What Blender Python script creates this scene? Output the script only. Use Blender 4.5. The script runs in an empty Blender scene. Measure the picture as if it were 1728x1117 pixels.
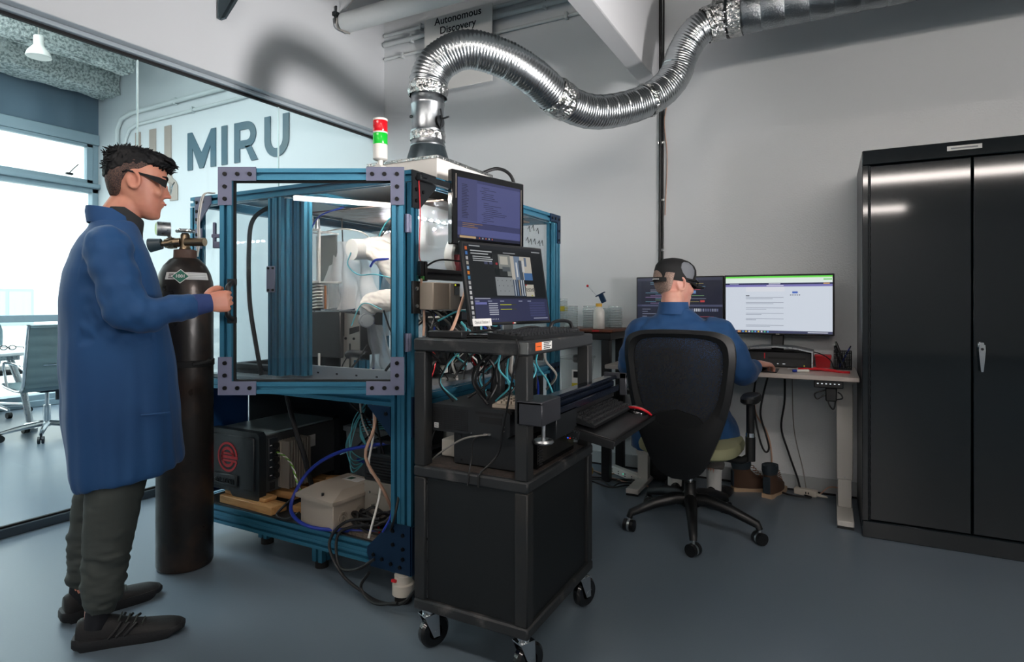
import bpy, bmesh, math, random
from mathutils import Vector as V, Matrix as MX
random.seed(7)
sc = bpy.context.scene
col = sc.collection
R = math.radians
PI = math.pi

# ------------------------------------------------------------------ camera
cam_d = bpy.data.cameras.new('camera')
cam_d.sensor_width = 36.0
cam_d.lens = 36.0 * 1010.0 / 1728.0
cam_d.shift_y = -50.5 / 1728.0
cam_d.clip_start = 0.05
cam_d.clip_end = 200
cam = bpy.data.objects.new('camera', cam_d)
col.objects.link(cam)
cam.location = (0, 0, 1.2)
cam.rotation_euler = (R(90), 0, R(27.95))
sc.camera = cam

# ------------------------------------------------------------------ world, lights, exposure
w = bpy.data.worlds.new('world')
sc.world = w
w.use_nodes = True
bg = w.node_tree.nodes['Background']
bg.inputs[0].default_value = (0.86, 0.95, 0.98, 1)
bg.inputs[1].default_value = 4.8


def area(name, loc, rot, sx, sy, power, colr, spread=None):
    d = bpy.data.lights.new(name, 'AREA')
    d.shape = 'RECTANGLE'
    d.size, d.size_y = sx, sy
    d.energy = power
    d.color = colr
    if spread:
        d.spread = R(spread)
    o = bpy.data.objects.new(name, d)
    col.objects.link(o)
    o.location = loc
    o.rotation_euler = rot
    return o


def aim(o, target):
    v = V(target) - o.location
    o.rotation_euler = v.to_track_quat('-Z', 'Y').to_euler()


# the photographer's strobe to the right of the camera
strobe = area('strobe', (2.3, 1.55, 1.32), (0, 0, 0), 0.4, 0.4, 30, (1.0, 0.95, 0.94), 58)
aim(strobe, (-2.4, 2.75, 2.6))
# added unseen fill lights: brighten the glazed meeting room, its upper wall and ceiling
area('meeting_room_fill', (-5.7, 1.6, 3.75), (0, 0, 0), 2.6, 1.6, 150, (0.88, 0.97, 1.0))
area('meeting_room_upfill', (-5.7, 1.9, 3.55), (R(180), 0, 0), 2.4, 0.3, 70, (0.90, 0.97, 1.0))
# daylight openings: portals only guide the sky's light through the windows
for (py, sy) in ((1.0, 6.2),):
    po = area('window_portal', (-8.04, py, 1.75), (0, R(-90), 0), 3.1, sy, 1, (1, 1, 1))
    po.data.cycles.is_portal = True

sc.view_settings.view_transform = 'Standard'
sc.view_settings.look = 'None'
sc.view_settings.exposure = 0.0
sc.view_settings.gamma = 1.0
sc.view_settings.use_curve_mapping = False
sc.cycles.max_bounces = 10
sc.cycles.diffuse_bounces = 4
sc.cycles.glossy_bounces = 4
sc.cycles.transmission_bounces = 6
sc.cycles.transparent_max_bounces = 24
sc.cycles.caustics_reflective = False
sc.cycles.caustics_refractive = False
sc.cycles.sample_clamp_indirect = 6


# ------------------------------------------------------------------ materials
def lin(h):
    if not isinstance(h, str):
        return (h[0], h[1], h[2], 1)
    h = h.lstrip('#')
    o = []
    for i in (0, 2, 4):
        c = int(h[i:i + 2], 16) / 255
        o.append(c / 12.92 if c <= .04045 else ((c + .055) / 1.055) ** 2.4)
    return (*o, 1)


MATS = {}


def mat(n, c='#888888', rough=.5, metal=0., bump=None, var=None, emit=None, coat=0., spec=None, rvar=None, sheen=0, stretch=None, sss=0):
    if n in MATS:
        return MATS[n]
    m = bpy.data.materials.new(n)
    m.use_nodes = True
    nt = m.node_tree
    N, L = nt.nodes, nt.links
    b = N['Principled BSDF']
    b.inputs['Base Color'].default_value = lin(c)
    b.inputs['Roughness'].default_value = rough
    b.inputs['Metallic'].default_value = metal
    if spec is not None:
        b.inputs['Specular IOR Level'].default_value = spec
    if coat:
        b.inputs['Coat Weight'].default_value = coat
        b.inputs['Coat Roughness'].default_value = .08
    if sheen:
        b.inputs['Sheen Weight'].default_value = sheen
    if sss:
        b.inputs['Subsurface Weight'].default_value = sss
        b.inputs['Subsurface Radius'].default_value = (.012, .005, .003)
    tc = None

    def noise(scale, det=4.):
        nonlocal tc
        if tc is None:
            tc = N.new('ShaderNodeTexCoord').outputs['Object']
            if stretch:
                mp = N.new('ShaderNodeMapping')
                mp.inputs['Scale'].default_value = stretch
                L.new(tc, mp.inputs['Vector'])
                tc = mp.outputs['Vector']
        t = N.new('ShaderNodeTexNoise')
        t.inputs['Scale'].default_value = scale
        t.inputs['Detail'].default_value = det
        L.new(tc, t.inputs['Vector'])
        return t
    if var:
        t = noise(var[0])
        mx = N.new('ShaderNodeMix')
        mx.data_type = 'RGBA'
        c2 = lin(var[1]) if isinstance(var[1], str) else tuple(min(1, x * (1 - var[1])) for x in lin(c)[:3]) + (1,)
        mx.inputs[6].default_value = lin(c)
        mx.inputs[7].default_value = c2
        rp = N.new('ShaderNodeValToRGB')
        lo, hi = (var[2], var[3]) if len(var) > 3 else (.35, .7)
        rp.color_ramp.elements[0].position = lo
        rp.color_ramp.elements[1].position = hi
        L.new(t.outputs['Fac'], rp.inputs['Fac'])
        L.new(rp.outputs['Color'], mx.inputs[0])
        L.new(mx.outputs[2], b.inputs['Base Color'])
    if rvar:
        t = noise(rvar[0])
        mr = N.new('ShaderNodeMapRange')
        mr.inputs['From Min'].default_value = .3
        mr.inputs['From Max'].default_value = .7
        mr.inputs['To Min'].default_value = rvar[1]
        mr.inputs['To Max'].default_value = rvar[2]
        L.new(t.outputs['Fac'], mr.inputs['Value'])
        L.new(mr.outputs['Result'], b.inputs['Roughness'])
    if bump:
        t = noise(bump[0], bump[3] if len(bump) > 3 else 4.)
        bp = N.new('ShaderNodeBump')
        bp.inputs['Strength'].default_value = bump[1]
        bp.inputs['Distance'].default_value = bump[2] if len(bump) > 2 else .01
        L.new(t.outputs['Fac'], bp.inputs['Height'])
        L.new(bp.outputs['Normal'], b.inputs['Normal'])
    if emit:
        b.inputs['Emission Color'].default_value = lin(emit[0])
        b.inputs['Emission Strength'].default_value = emit[1]
    MATS[n] = m
    return m


def glass(n, tint=(.93, .97, .97), rough=0.0, fac=1.0, ior=1.45, film=None, bump=None):
    """clear sheet: straight transmission plus fresnel reflection; film adds a share of milky scatter"""
    m = bpy.data.materials.new(n)
    m.use_nodes = True
    nt = m.node_tree
    N, L = nt.nodes, nt.links
    N.remove(N['Principled BSDF'])
    out = N['Material Output']
    tr = N.new('ShaderNodeBsdfTransparent')
    tr.inputs[0].default_value = (*tint, 1)
    gl = N.new('ShaderNodeBsdfGlossy')
    gl.inputs['Roughness'].default_value = rough
    fr = N.new('ShaderNodeFresnel')
    ge = N.new('ShaderNodeNewGeometry')
    mi = N.new('ShaderNodeMapRange')      # same reflectance from both sides of the sheet
    mi.inputs['To Min'].default_value = ior
    mi.inputs['To Max'].default_value = 1 / ior
    L.new(ge.outputs['Backfacing'], mi.inputs['Value'])
    L.new(mi.outputs[0], fr.inputs['IOR'])
    mul = N.new('ShaderNodeMath')
    mul.operation = 'MULTIPLY'
    mul.inputs[1].default_value = fac
    L.new(fr.outputs[0], mul.inputs[0])
    mx = N.new('ShaderNodeMixShader')
    L.new(mul.outputs[0], mx.inputs[0])
    L.new(tr.outputs[0], mx.inputs[1])
    L.new(gl.outputs[0], mx.inputs[2])
    if bump:
        tc = N.new('ShaderNodeTexCoord')
        t = N.new('ShaderNodeTexNoise')
        t.inputs['Scale'].default_value = bump[0]
        L.new(tc.outputs['Object'], t.inputs['Vector'])
        bp = N.new('ShaderNodeBump')
        bp.inputs['Strength'].default_value = bump[1]
        bp.inputs['Distance'].default_value = .02
        L.new(t.outputs['Fac'], bp.inputs['Height'])
        L.new(bp.outputs[0], gl.inputs['Normal'])
        L.new(bp.outputs[0], fr.inputs['Normal'])
    res = mx
    if film:
        df = N.new('ShaderNodeBsdfDiffuse')
        df.inputs[0].default_value = (*film[0], 1)
        tl = N.new('ShaderNodeBsdfTranslucent')
        tl.inputs[0].default_value = (*film[0], 1)
        m1 = N.new('ShaderNodeMixShader')
        L.new(df.outputs[0], m1.inputs[1])
        L.new(tl.outputs[0], m1.inputs[2])
        m2 = N.new('ShaderNodeMixShader')
        m2.inputs[0].default_value = film[1]
        L.new(mx.outputs[0], m2.inputs[1])
        L.new(m1.outputs[0], m2.inputs[2])
        res = m2
    L.new(res.outputs[0], out.inputs[0])
    MATS[n] = m
    return m


def emis(c, s=1.0):
    n = 'glow_%s_%.2f' % (c, s)
    if n in MATS:
        return MATS[n]
    return mat(n, '#050505', .25, emit=(c, s))


# ------------------------------------------------------------------ mesh builder
def frame(d):
    d = d.normalized()
    u = V((0, 0, 1)) if abs(d.z) < .9 else V((1, 0, 0))
    a = d.cross(u).normalized()
    return a, a.cross(d).normalized()


def catmull(pts, k=6):
    P = [V(p) for p in pts]
    if len(P) < 3:
        return P
    out = []
    E = [2 * P[0] - P[1]] + P + [2 * P[-1] - P[-2]]
    for i in range(1, len(E) - 2):
        a, b, c, d = E[i - 1:i + 3]
        for j in range(k):
            t = j / k
            out.append(.5 * ((2 * b) + (c - a) * t + (2 * a - 5 * b + 4 * c - d) * t * t + (3 * b - a - 3 * c + d) * t ** 3))
    out.append(P[-1])
    return out


class B:
    def __init__(s, m=None):
        s.v, s.f, s.fm, s.mats, s.mi = [], [], [], [], 0
        s.M = MX()
        if m:
            s.use(m)

    def use(s, m):
        m = MATS[m] if isinstance(m, str) else m
        if m not in s.mats:
            s.mats.append(m)
        s.mi = s.mats.index(m)
        return s

    def at(s, loc=(0, 0, 0), rz=0, rx=0, ry=0):
        s.M = MX.Translation(V(loc)) @ MX.Rotation(rz, 4, 'Z') @ MX.Rotation(ry, 4, 'Y') @ MX.Rotation(rx, 4, 'X')
        return s

    def add(s, vs, fs):
        o = len(s.v)
        s.v += [s.M @ V(p) for p in vs]
        for f in fs:
            s.f.append([i + o for i in f])
            s.fm.append(s.mi)
        return s

    def box(s, c, sz, bev=0, rz=0, rx=0, ry=0):
        hx, hy, hz = sz[0] / 2, sz[1] / 2, sz[2] / 2
        b = min(bev, hx * .9, hy * .9, hz * .9)
        vs, fs = [], []
        if b <= 0:
            vs = [(x, y, z) for x in (-hx, hx) for y in (-hy, hy) for z in (-hz, hz)]
            fs = [(0, 1, 3, 2), (4, 6, 7, 5), (0, 4, 5, 1), (2, 3, 7, 6), (0, 2, 6, 4), (1, 5, 7, 3)]
        else:
            idx = {}
            for x in (-1, 1):
                for y in (-1, 1):
                    for z in (-1, 1):
                        for k in range(3):
                            idx[x, y, z, k] = len(vs)
                            vs.append((x * (hx - (k != 0) * b), y * (hy - (k != 1) * b), z * (hz - (k != 2) * b)))
            for k in range(3):
                for g in (-1, 1):
                    q = []
                    for (p, r) in ((-1, -1), (1, -1), (1, 1), (-1, 1)):
                        t = [p, r]
                        t.insert(k, g)
                        q.append(idx[t[0], t[1], t[2], k])
                    fs.append(q)
            for k in range(3):
                i, j = [n for n in range(3) if n != k]
                for a in (-1, 1):
                    for c2 in (-1, 1):
                        q = []
                        for (e, g) in ((-1, i), (1, i), (1, j), (-1, j)):
                            t = [0, 0, 0]
                            t[k], t[i], t[j] = e, a, c2
                            q.append(idx[t[0], t[1], t[2], g])
                        fs.append(q)
            for x in (-1, 1):
                for y in (-1, 1):
                    for z in (-1, 1):
                        fs.append([idx[x, y, z, k] for k in range(3)])
        if rz or rx or ry:
            m = MX.Rotation(rz, 3, 'Z') @ MX.Rotation(ry, 3, 'Y') @ MX.Rotation(rx, 3, 'X')
            vs = [m @ V(p) for p in vs]
        return s.add([V(p) + V(c) for p in vs], fs)

    def b2(s, a, b, bev=0):
        return s.box([(a[i] + b[i]) / 2 for i in range(3)], [abs(b[i] - a[i]) for i in range(3)], bev)

    def tube(s, pts, r, n=8, k=0, caps=True, closed=False):
        P = catmull(pts, k) if k else [V(p) for p in pts]
        if isinstance(r, (list, tuple)):
            if k:
                rr = []
                for i in range(len(P)):
                    t = i / k
                    j = min(int(t), len(r) - 2)
                    rr.append(r[j] + (r[j + 1] - r[j]) * (t - j))
                r = rr
        else:
            r = [r] * len(P)
        vs, fs = [], []
        a = None
        for i, p in enumerate(P):
            if closed:
                d = P[(i + 1) % len(P)] - P[i - 1]
            else:
                d = P[min(i + 1, len(P) - 1)] - P[max(i - 1, 0)]
            if d.length < 1e-9:
                d = V((0, 0, 1))
            d.normalize()
            if a is None:
                a, _ = frame(d)
            else:
                a = a - d * a.dot(d)
                if a.length < 1e-6:
                    a, _ = frame(d)
                a.normalize()
            b = d.cross(a)
            for j in range(n):
                t = 2 * PI * j / n
                vs.append(p + (a * math.cos(t) + b * math.sin(t)) * r[i])
        m = len(P)
        for i in range(m if closed else m - 1):
            for j in range(n):
                i2 = (i + 1) % m
                fs.append((i * n + j, i * n + (j + 1) % n, i2 * n + (j + 1) % n, i2 * n + j))
        if caps and not closed:
            fs.append(tuple(range(n))[::-1])
            fs.append(tuple((m - 1) * n + j for j in range(n)))
        return s.add(vs, fs)

    def cyl(s, a, b, r, r2=None, n=20):
        return s.tube([a, b], [r, r if r2 is None else r2], n)

    def lathe(s, prof, c=(0, 0, 0), n=28, axis='Z', ang=None):
        vs, fs = [], []
        for (r, z) in prof:
            for j in range(n):
                t = 2 * PI * j / n
                p = V((r * math.cos(t), r * math.sin(t), z))
                if axis == 'X':
                    p = V((p.z, p.x, p.y))
                elif axis == 'Y':
                    p = V((p.y, p.z, p.x))
                vs.append(p + V(c))
        m = len(prof)
        for i in range(m - 1):
            for j in range(n):
                fs.append((i * n + j, i * n + (j + 1) % n, (i + 1) * n + (j + 1) % n, (i + 1) * n + j))
        fs.append(tuple(range(n))[::-1])
        fs.append(tuple((m - 1) * n + j for j in range(n)))
        return s.add(vs, fs)

    def prism(s, poly, o, ux, uy, ext):
        """polygon in the plane (o; ux, uy), extruded by the vector ext"""
        o, ux, uy, ext = V(o), V(ux), V(uy), V(ext)
        a = [o + ux * p[0] + uy * p[1] for p in poly]
        n = len(a)
        vs = a + [p + ext for p in a]
        fs = [tuple(range(n))[::-1], tuple(range(n, 2 * n))]
        fs += [(i, (i + 1) % n, n + (i + 1) % n, n + i) for i in range(n)]
        return s.add(vs, fs)

    def loft(s, rings, caps=True):
        n = len(rings[0])
        vs = [p for r in rings for p in r]
        fs = []
        for i in range(len(rings) - 1):
            for j in range(n):
                fs.append((i * n + j, i * n + (j + 1) % n, (i + 1) * n + (j + 1) % n, (i + 1) * n + j))
        if caps:
            fs.append(tuple(range(n))[::-1])
            fs.append(tuple((len(rings) - 1) * n + j for j in range(n)))
        return s.add(vs, fs)

    def sphere(s, c, r, n=16, sc=(1, 1, 1)):
        prof = []
        m = max(6, n // 2)
        rings = []
        for i in range(m + 1):
            t = PI * i / m
            rr = max(math.sin(t), .003)
            rings.append([V(c) + V((rr * math.cos(2 * PI * j / n) * r * sc[0], rr * math.sin(2 * PI * j / n) * r * sc[1], -math.cos(t) * r * sc[2])) for j in range(n)])
        return s.loft(rings)

    def quadstrip(s, a, b):
        n = len(a)
        return s.add(list(a) + list(b), [(i, i + 1, n + i + 1, n + i) for i in range(n - 1)])

    def obj(s, name, parent=None, world=False, ang=38, recalc=True, flat=False):
        me = bpy.data.meshes.new(name)
        me.from_pydata([tuple(p) for p in s.v], [], s.f)
        for m in s.mats:
            me.materials.append(m)
        if len(s.mats) > 1:
            me.polygons.foreach_set('material_index', s.fm)
        bm = bmesh.new()
        bm.from_mesh(me)
        if recalc:
            bmesh.ops.recalc_face_normals(bm, faces=bm.faces)
        if not flat:
            lim = R(ang)
            for f in bm.faces:
                f.smooth = True
            for e in bm.edges:
                if len(e.link_faces) == 2:
                    e.smooth = e.calc_face_angle(0) < lim
        bm.to_mesh(me)
        bm.free()
        o = bpy.data.objects.new(name, me)
        col.objects.link(o)
        if parent is not None:
            o.parent = parent
            if world:
                o.location = -wloc(parent)
        return o


def wloc(o):
    v = V((0, 0, 0))
    while o is not None:
        v += o.location
        o = o.parent
    return v


def thing(name, label, cat, loc=(0, 0, 0), rz=0, group=None):
    o = bpy.data.objects.new(name, None)
    o.empty_display_size = .1
    col.objects.link(o)
    o.location = loc
    o.rotation_euler = (0, 0, rz)
    return tag(o, label, cat, group)


def tag(o, label, cat, group=None, kind=None):
    if label:
        o['label'] = label
    if cat:
        o['category'] = cat
    if group:
        o['group'] = group
    if kind:
        o['kind'] = kind
    return o


def struct(o):
    o['kind'] = 'structure'
    return o


def dup(root, loc, rz=None, label=None):
    def cp(o, par):
        c = o.copy()
        col.objects.link(c)
        c.parent = par
        for ch in [x for x in KIDS.get(o.name, [])]:
            cp(ch, c)
        return c
    KIDS = {}
    for x in col.objects:
        if x.parent:
            KIDS.setdefault(x.parent.name, []).append(x)
    r = cp(root, None)
    r.location = loc
    if rz is not None:
        r.rotation_euler = (0, 0, rz)
    if label:
        r['label'] = label
    return r


def text(name, body, size, m, parent, M, ext=.0005, align='CENTER', space=1.0, bold=0.0, sx=1.0):
    cu = bpy.data.curves.new(name, 'FONT')
    cu.body = body
    cu.size = size
    cu.extrude = ext
    cu.offset = bold
    cu.align_x = align
    cu.align_y = 'CENTER'
    cu.space_character = space
    cu.resolution_u = 3
    t = bpy.data.objects.new(name, cu)
    col.objects.link(t)
    bpy.context.view_layer.update()
    me = bpy.data.meshes.new_from_object(t)
    col.objects.unlink(t)
    bpy.data.objects.remove(t)
    me.materials.clear()
    me.materials.append(MATS[m] if isinstance(m, str) else m)
    o = bpy.data.objects.new(name, me)
    col.objects.link(o)
    o.parent = parent
    o.matrix_local = M @ MX.Diagonal((sx, 1, 1, 1))
    return o


def basis(o, x, y):
    """matrix whose local x,y axes point along x,y, origin o"""
    x, y = V(x).normalized(), V(y).normalized()
    z = x.cross(y).normalized()
    y = z.cross(x)
    m = MX((x, y, z)).transposed().to_4x4()
    m.translation = V(o)
    return m


# common materials
mat('wall_paint', '#cdd1d4', .55, bump=(90, .12, .004))
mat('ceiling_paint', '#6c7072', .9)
mat('black_plastic', '#121416', .45, bump=(300, .05, .002))
mat('black_matte', '#0c0d0e', .7)
mat('black_rubber', '#0b0b0c', .75)
mat('black_gloss', '#0a0b0d', .12, coat=.4)
mat('dark_steel', '#1d2124', .45, .3)
mat('chrome', '#d8dcde', .12, 1.)
mat('steel', '#b4b8ba', .3, 1., rvar=(40, .22, .42))
mat('aluminium', '#c3c8ca', .28, 1.)
mat('blue_anodised', '#3d7f9b', .27, .5)
mat('plate_purple', '#71758c', .45, .3)
mat('plate_navy', '#1a3552', .4, .55)
mat('bolt_black', '#0d0e10', .35, .5)
mat('white_plastic', '#dedcd6', .4)
mat('offwhite', '#cfc9bd', .5)
mat('grey_plastic', '#80868a', .5)
mat('beige', '#b0a494', .5)
mat('cable_black', '#0d0e10', .5)
mat('cable_grey', '#8d8a84', .5)
mat('cable_pink', '#c69f88', .5)
mat('cable_blue', '#17308f', .4)
mat('cable_teal', '#58b5c2', .35)
mat('red_plastic', '#c4202a', .35)
mat('white_paper', '#dcdcd8', .7)
mat('ink', '#15181b', .7)
mat('wood_pine', '#c79a63', .6, var=(9, '#a87440', .4, .75), stretch=(1, 9, 9), bump=(30, .15, .002))
glass('acrylic', (.965, .98, .985))
glass('glass_wall', (.955, .985, .985), fac=.7)
glass('clear_plastic', (.93, .95, .95), rough=.12, film=((.92, .95, .96), .22))
# ================================================================== room shell
XL, XR, YB, YF, ZC = -3.52, 5.2, 4.2, -9.3, 4.15     # room: glass side, right, back, front, ceiling
mat('floor_epoxy', '#68767f', .3, var=(.8, '#616f7e', .1, .9), bump=(110, .10, .002))
struct(B('floor_epoxy').b2((-8.3, YF - .2, -.1), (XR + .2, YB + .2, 0)).obj('floor'))


def wall_two_tone():
    """white wall; right of the beam the lower part carries a glossier, stippled coat with a straight edge"""
    m = mat('wall_back_paint', '#d2d6d8', .6, bump=(60, .05, .003))
    nt = m.node_tree
    N, L = nt.nodes, nt.links
    b = N['Principled BSDF']
    tc = N.new('ShaderNodeTexCoord')
    sx = N.new('ShaderNodeSeparateXYZ')
    L.new(tc.outputs['Object'], sx.inputs[0])
    a1 = N.new('ShaderNodeMath'); a1.operation = 'GREATER_THAN'; a1.inputs[1].default_value = -.765
    a2 = N.new('ShaderNodeMath'); a2.operation = 'LESS_THAN'; a2.inputs[1].default_value = 2.32
    L.new(sx.outputs[0], a1.inputs[0])
    L.new(sx.outputs[2], a2.inputs[0])
    mu = N.new('ShaderNodeMath'); mu.operation = 'MULTIPLY'
    L.new(a1.outputs[0], mu.inputs[0])
    L.new(a2.outputs[0], mu.inputs[1])
    r = N.new('ShaderNodeMapRange')
    r.inputs['To Min'].default_value = .6
    r.inputs['To Max'].default_value = .36
    L.new(mu.outputs[0], r.inputs['Value'])
    L.new(r.outputs[0], b.inputs['Roughness'])
    nz = N.new('ShaderNodeTexNoise')
    nz.inputs['Scale'].default_value = 95
    L.new(tc.outputs['Object'], nz.inputs['Vector'])
    bp = N.new('ShaderNodeBump')
    bp.inputs['Distance'].default_value = .003
    r2 = N.new('ShaderNodeMapRange')
    r2.inputs['To Min'].default_value = .05
    r2.inputs['To Max'].default_value = .6
    L.new(mu.outputs[0], r2.inputs['Value'])
    L.new(r2.outputs[0], bp.inputs['Strength'])
    L.new(nz.outputs['Fac'], bp.inputs['Height'])
    L.new(bp.outputs[0], b.inputs['Normal'])
    return m


wall_two_tone()
wb = struct(B('wall_back_paint').b2((-8.3, YB, 0), (XR + .2, YB + .2, ZC)).obj('wall_back'))
struct(B('wall_paint').b2((XR, YF, 0), (XR + .2, YB, ZC)).obj('wall_right'))
struct(B('wall_paint').b2((-8.3, YF - .2, 0), (XR + .2, YF, ZC)).obj('wall_front'))
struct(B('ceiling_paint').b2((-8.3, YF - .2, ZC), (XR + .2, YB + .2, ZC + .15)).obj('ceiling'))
mat('baseboard_grey', '#a9aeb0', .5)
bb = B('baseboard_grey').b2((-3.5, YB - .012, .004), (XR, YB, .097), .002)
bb.use('black_rubber').b2((-3.5, YB - .016, 0), (XR, YB - .012, .012))
struct(bb.obj('baseboard_back'))
mat('beam_paint', '#c2c4c6', .6)
struct(B('beam_paint').b2((-1.175, YF + .01, 2.72), (-1.055, YB, ZC), .006).obj('ceiling_beam'))

# suspended linear lamps, behind and above the camera
mat('tube_glow', '#ffffff', .4, emit=('#fdf3ec', 38))
for (lx, ly, ln, lb) in ((2.6, -4.0, 5.0, 'long suspended linear lamp in the front half of the room'), (0.42, -7.6, 1.9, 'short suspended linear lamp near the front wall'), (1.65, 0.3, 3.4, 'suspended linear lamp above the camera side of the room'), (-1.93, 0.1, 1.36, 'suspended linear lamp near the glass partition'), (-2.4, -4.0, 1.9, 'suspended linear lamp in the front left of the room')):
    t = thing('linear_lamp', lb, 'lamp', (lx, ly, 3.07), group='suspended linear lamps')
    B('tube_glow').b2((-ln / 2, -.045, 0), (ln / 2, .045, .085), .01).obj('diffuser', t)
    B('white_plastic').b2((-ln / 2 - .01, -.05, .085), (ln / 2 + .01, .05, .115), .004).obj('housing', t)
    for q in (-.4, .4):
        B('steel').cyl((ln * q, 0, .115), (ln * q, 0, ZC - 3.07), .003, n=6).obj('hanger', t)

# soffit above the glass and the glass partition itself (turned 1.9 degrees against the back wall)
PR = R(-1.9)
sf = B('wall_paint').b2((-.22, -13.6, 2.70), (0, 0, ZC), .004)
sf.b2((-.22, -13.6, 0), (0, -6.25, 2.70))
so = sf.obj('wall_left')
so.location = (XL, YB, 0)
so.rotation_euler = (0, 0, PR)
struct(so)
part = bpy.data.objects.new('window_1', None)
col.objects.link(part)
part.location = (XL, YB, 0)
part.rotation_euler = (0, 0, PR)
struct(part)
mat('frame_grey', '#4a555c', .4, .4)
mat('frame_light', '#b9c4ca', .35, .3)
B('frame_grey').b2((-.13, -6.25, 0), (-.075, 0, .045), .003).use('black_rubber').b2((-.112, -6.25, .045), (-.094, 0, .055)).obj('bottom_rail', part)
B('frame_light').b2((-.135, -6.25, 2.672), (-.06, 0, 2.699), .004).use('black_rubber').b2((-.112, -6.25, 2.655), (-.09, 0, 2.672)).obj('top_rail', part)
js = [0, -1.056, -2.073, -3.12, -4.16, -5.2, -6.25]
for i in range(6):
    B('glass_wall').b2((-.106, js[i + 1] + .002, .055), (-.098, js[i] - .002, 2.656)).obj('pane', part)
mat('seal', '#c9dedd', .3)
for j in js[1:-1]:
    B('seal').b2((-.108, j - .0035, .056), (-.096, j + .0035, 2.655)).obj('pane_seal', part)

# ------------------------------------------------------------------ glazed meeting room beyond
WX = -8.1
mat('lintel_blue', '#5f7584', .75, var=(5, '#4f6676', .3, .7), bump=(50, .2, .004), stretch=(1, 1, .3))
wf = B('wall_paint').b2((WX - .2, YF, 0), (WX, -2.3, ZC))
wf.use('lintel_blue').b2((WX - .2, -2.3, 3.27), (WX, YB, ZC))
wf.use('wall_paint').b2((WX - .2, -2.3, 0), (WX, YB, .03))
struct(wf.obj('wall_far'))
w2 = bpy.data.objects.new('window_2', None)
col.objects.link(w2)
w2.location = (WX, 0, 0)
struct(w2)
mat('window_frame', '#8ea3ad', .45, .2)
fr = B('window_frame')
ys = [-2.3, -1.0, .3, 1.6, 2.9, 4.2]
for y in (-2.27, 4.165):
    fr.b2((-.1, y - .035, .03), (.0, y + .035, 3.27), .004)
fr.b2((-.1, -2.3, 3.14), (.03, 4.2, 3.27), .005)
fr.b2((-.1, -2.3, 2.54), (.0, 4.2, 2.60), .005)
fr.b2((-.12, -2.3, 2.60), (.05, 4.2, 2.655), .005)
fr.b2((-.08, -2.3, .96), (.03, 4.2, 1.04), .005)
fr.b2((-.1, -2.3, .03), (.1, 4.2, .13), .005)
fr.obj('window_frame', w2)
glass('glass_out', (.96, .985, 1), fac=.5)
for (z0, z1) in ((.13, .96), (1.04, 2.54), (2.655, 3.14)):
    B('glass_out').b2((-.06, -2.23, z0), (-.052, 4.13, z1)).obj('pane', w2)
sa = B('window_frame')
sa.b2((-.05, 4.06, 2.655), (.015, 4.13, 3.14), .004)
sa.b2((-.05, 2.0, 2.655), (.015, 4.13, 2.70), .004)
sa.b2((-.05, 2.0, 3.10), (.015, 4.13, 3.14), .004)
sa.obj('sash', w2)
lv = B('dark_steel').b2((.0, 3.83, 2.72), (.04, 3.90, 2.745), .003).tube([(.03, 3.86, 2.74), (.05, 3.9, 2.80), (.05, 3.95, 2.86)], .006, 6)
lv.obj('window_handle', w2)
tr = struct(B('window_frame').b2((WX + .03, -2.3, 0), (WX + .16, YB, .07), .006).obj('trim_1'))

# sprayed concrete on the far ceiling
mat('spray_concrete', '#dfe5e1', .95, var=(38, '#8d9997', .42, .62), bump=(70, .9, .02))


def rough_beam(name, a, b, n=(10, 60, 6), amp=.02):
    bm_ = B('spray_concrete')
    ny = n[1]
    x0, x1, z0, z1 = a[0], b[0], a[2], b[2]
    rings = []
    for i in range(ny + 1):
        y = a[1] + (b[1] - a[1]) * i / ny
        ring = []
        base = []
        for k in range(n[2] + 1):
            base.append((x0, z1 + (z0 - z1) * k / n[2]))
        for k in range(1, n[0] + 1):
            base.append((x0 + (x1 - x0) * k / n[0], z0))
        for k in range(1, n[2] + 1):
            base.append((x1, z0 + (z1 - z0) * k / n[2]))
        for (x, z) in base:
            ring.append(V((x + random.uniform(-amp, amp), y + random.uniform(-amp, amp) * .5, min(z + random.uniform(-amp, amp), ZC))))
        rings.append(ring)
    bm_.loft(rings)
    return struct(bm_.obj(name, ang=60))


rough_beam('ceiling_beam', (-8.05, -3, 3.95), (-7.45, 4.19, ZC))
rough_beam('ceiling_beam', (-7.98, -3, 3.70), (-7.62, 4.19, 4.0))
rough_beam('ceiling_beam', (-7.15, -3, 3.78), (-6.9, 3.95, ZC))
for (y, w_) in ((2.6, .22), (3.45, .2), (1.2, .22)):
    o = rough_beam('ceiling_beam', (-.13, -.55, 3.88), (.13, .35, ZC), (6, 12, 5))
    o.location = (-6.75, y, 0)
    o.rotation_euler = (0, 0, R(90 + random.uniform(-20, 20)))
mat('spray_light', '#eef2ef', .95, var=(14, '#a5b0ad', .48, .62), bump=(60, .8, .02))
struct(B('spray_light').b2((-7.45, -4, ZC - .02), (-3.9, 4.19, ZC)).obj('ceiling'))

# conduits on the back wall: two long ones pass through into the meeting room
mat('pipe_white', '#c9cfcf', .45)


def conduit(label, pts, r, clips=()):
    t = thing('wall_conduit', label, 'pipe', pts[0], group='conduits on the back wall')
    b = B('pipe_white').tube(pts, r, 10)
    b.obj('pipe', t, True)
    for (x, z) in clips:
        c = B('pipe_white').b2((x - .012, 4.155, z - r - .012), (x + .012, 4.199, z + r + .012), .003)
        c.obj('clip', t, True)
    return t


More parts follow.
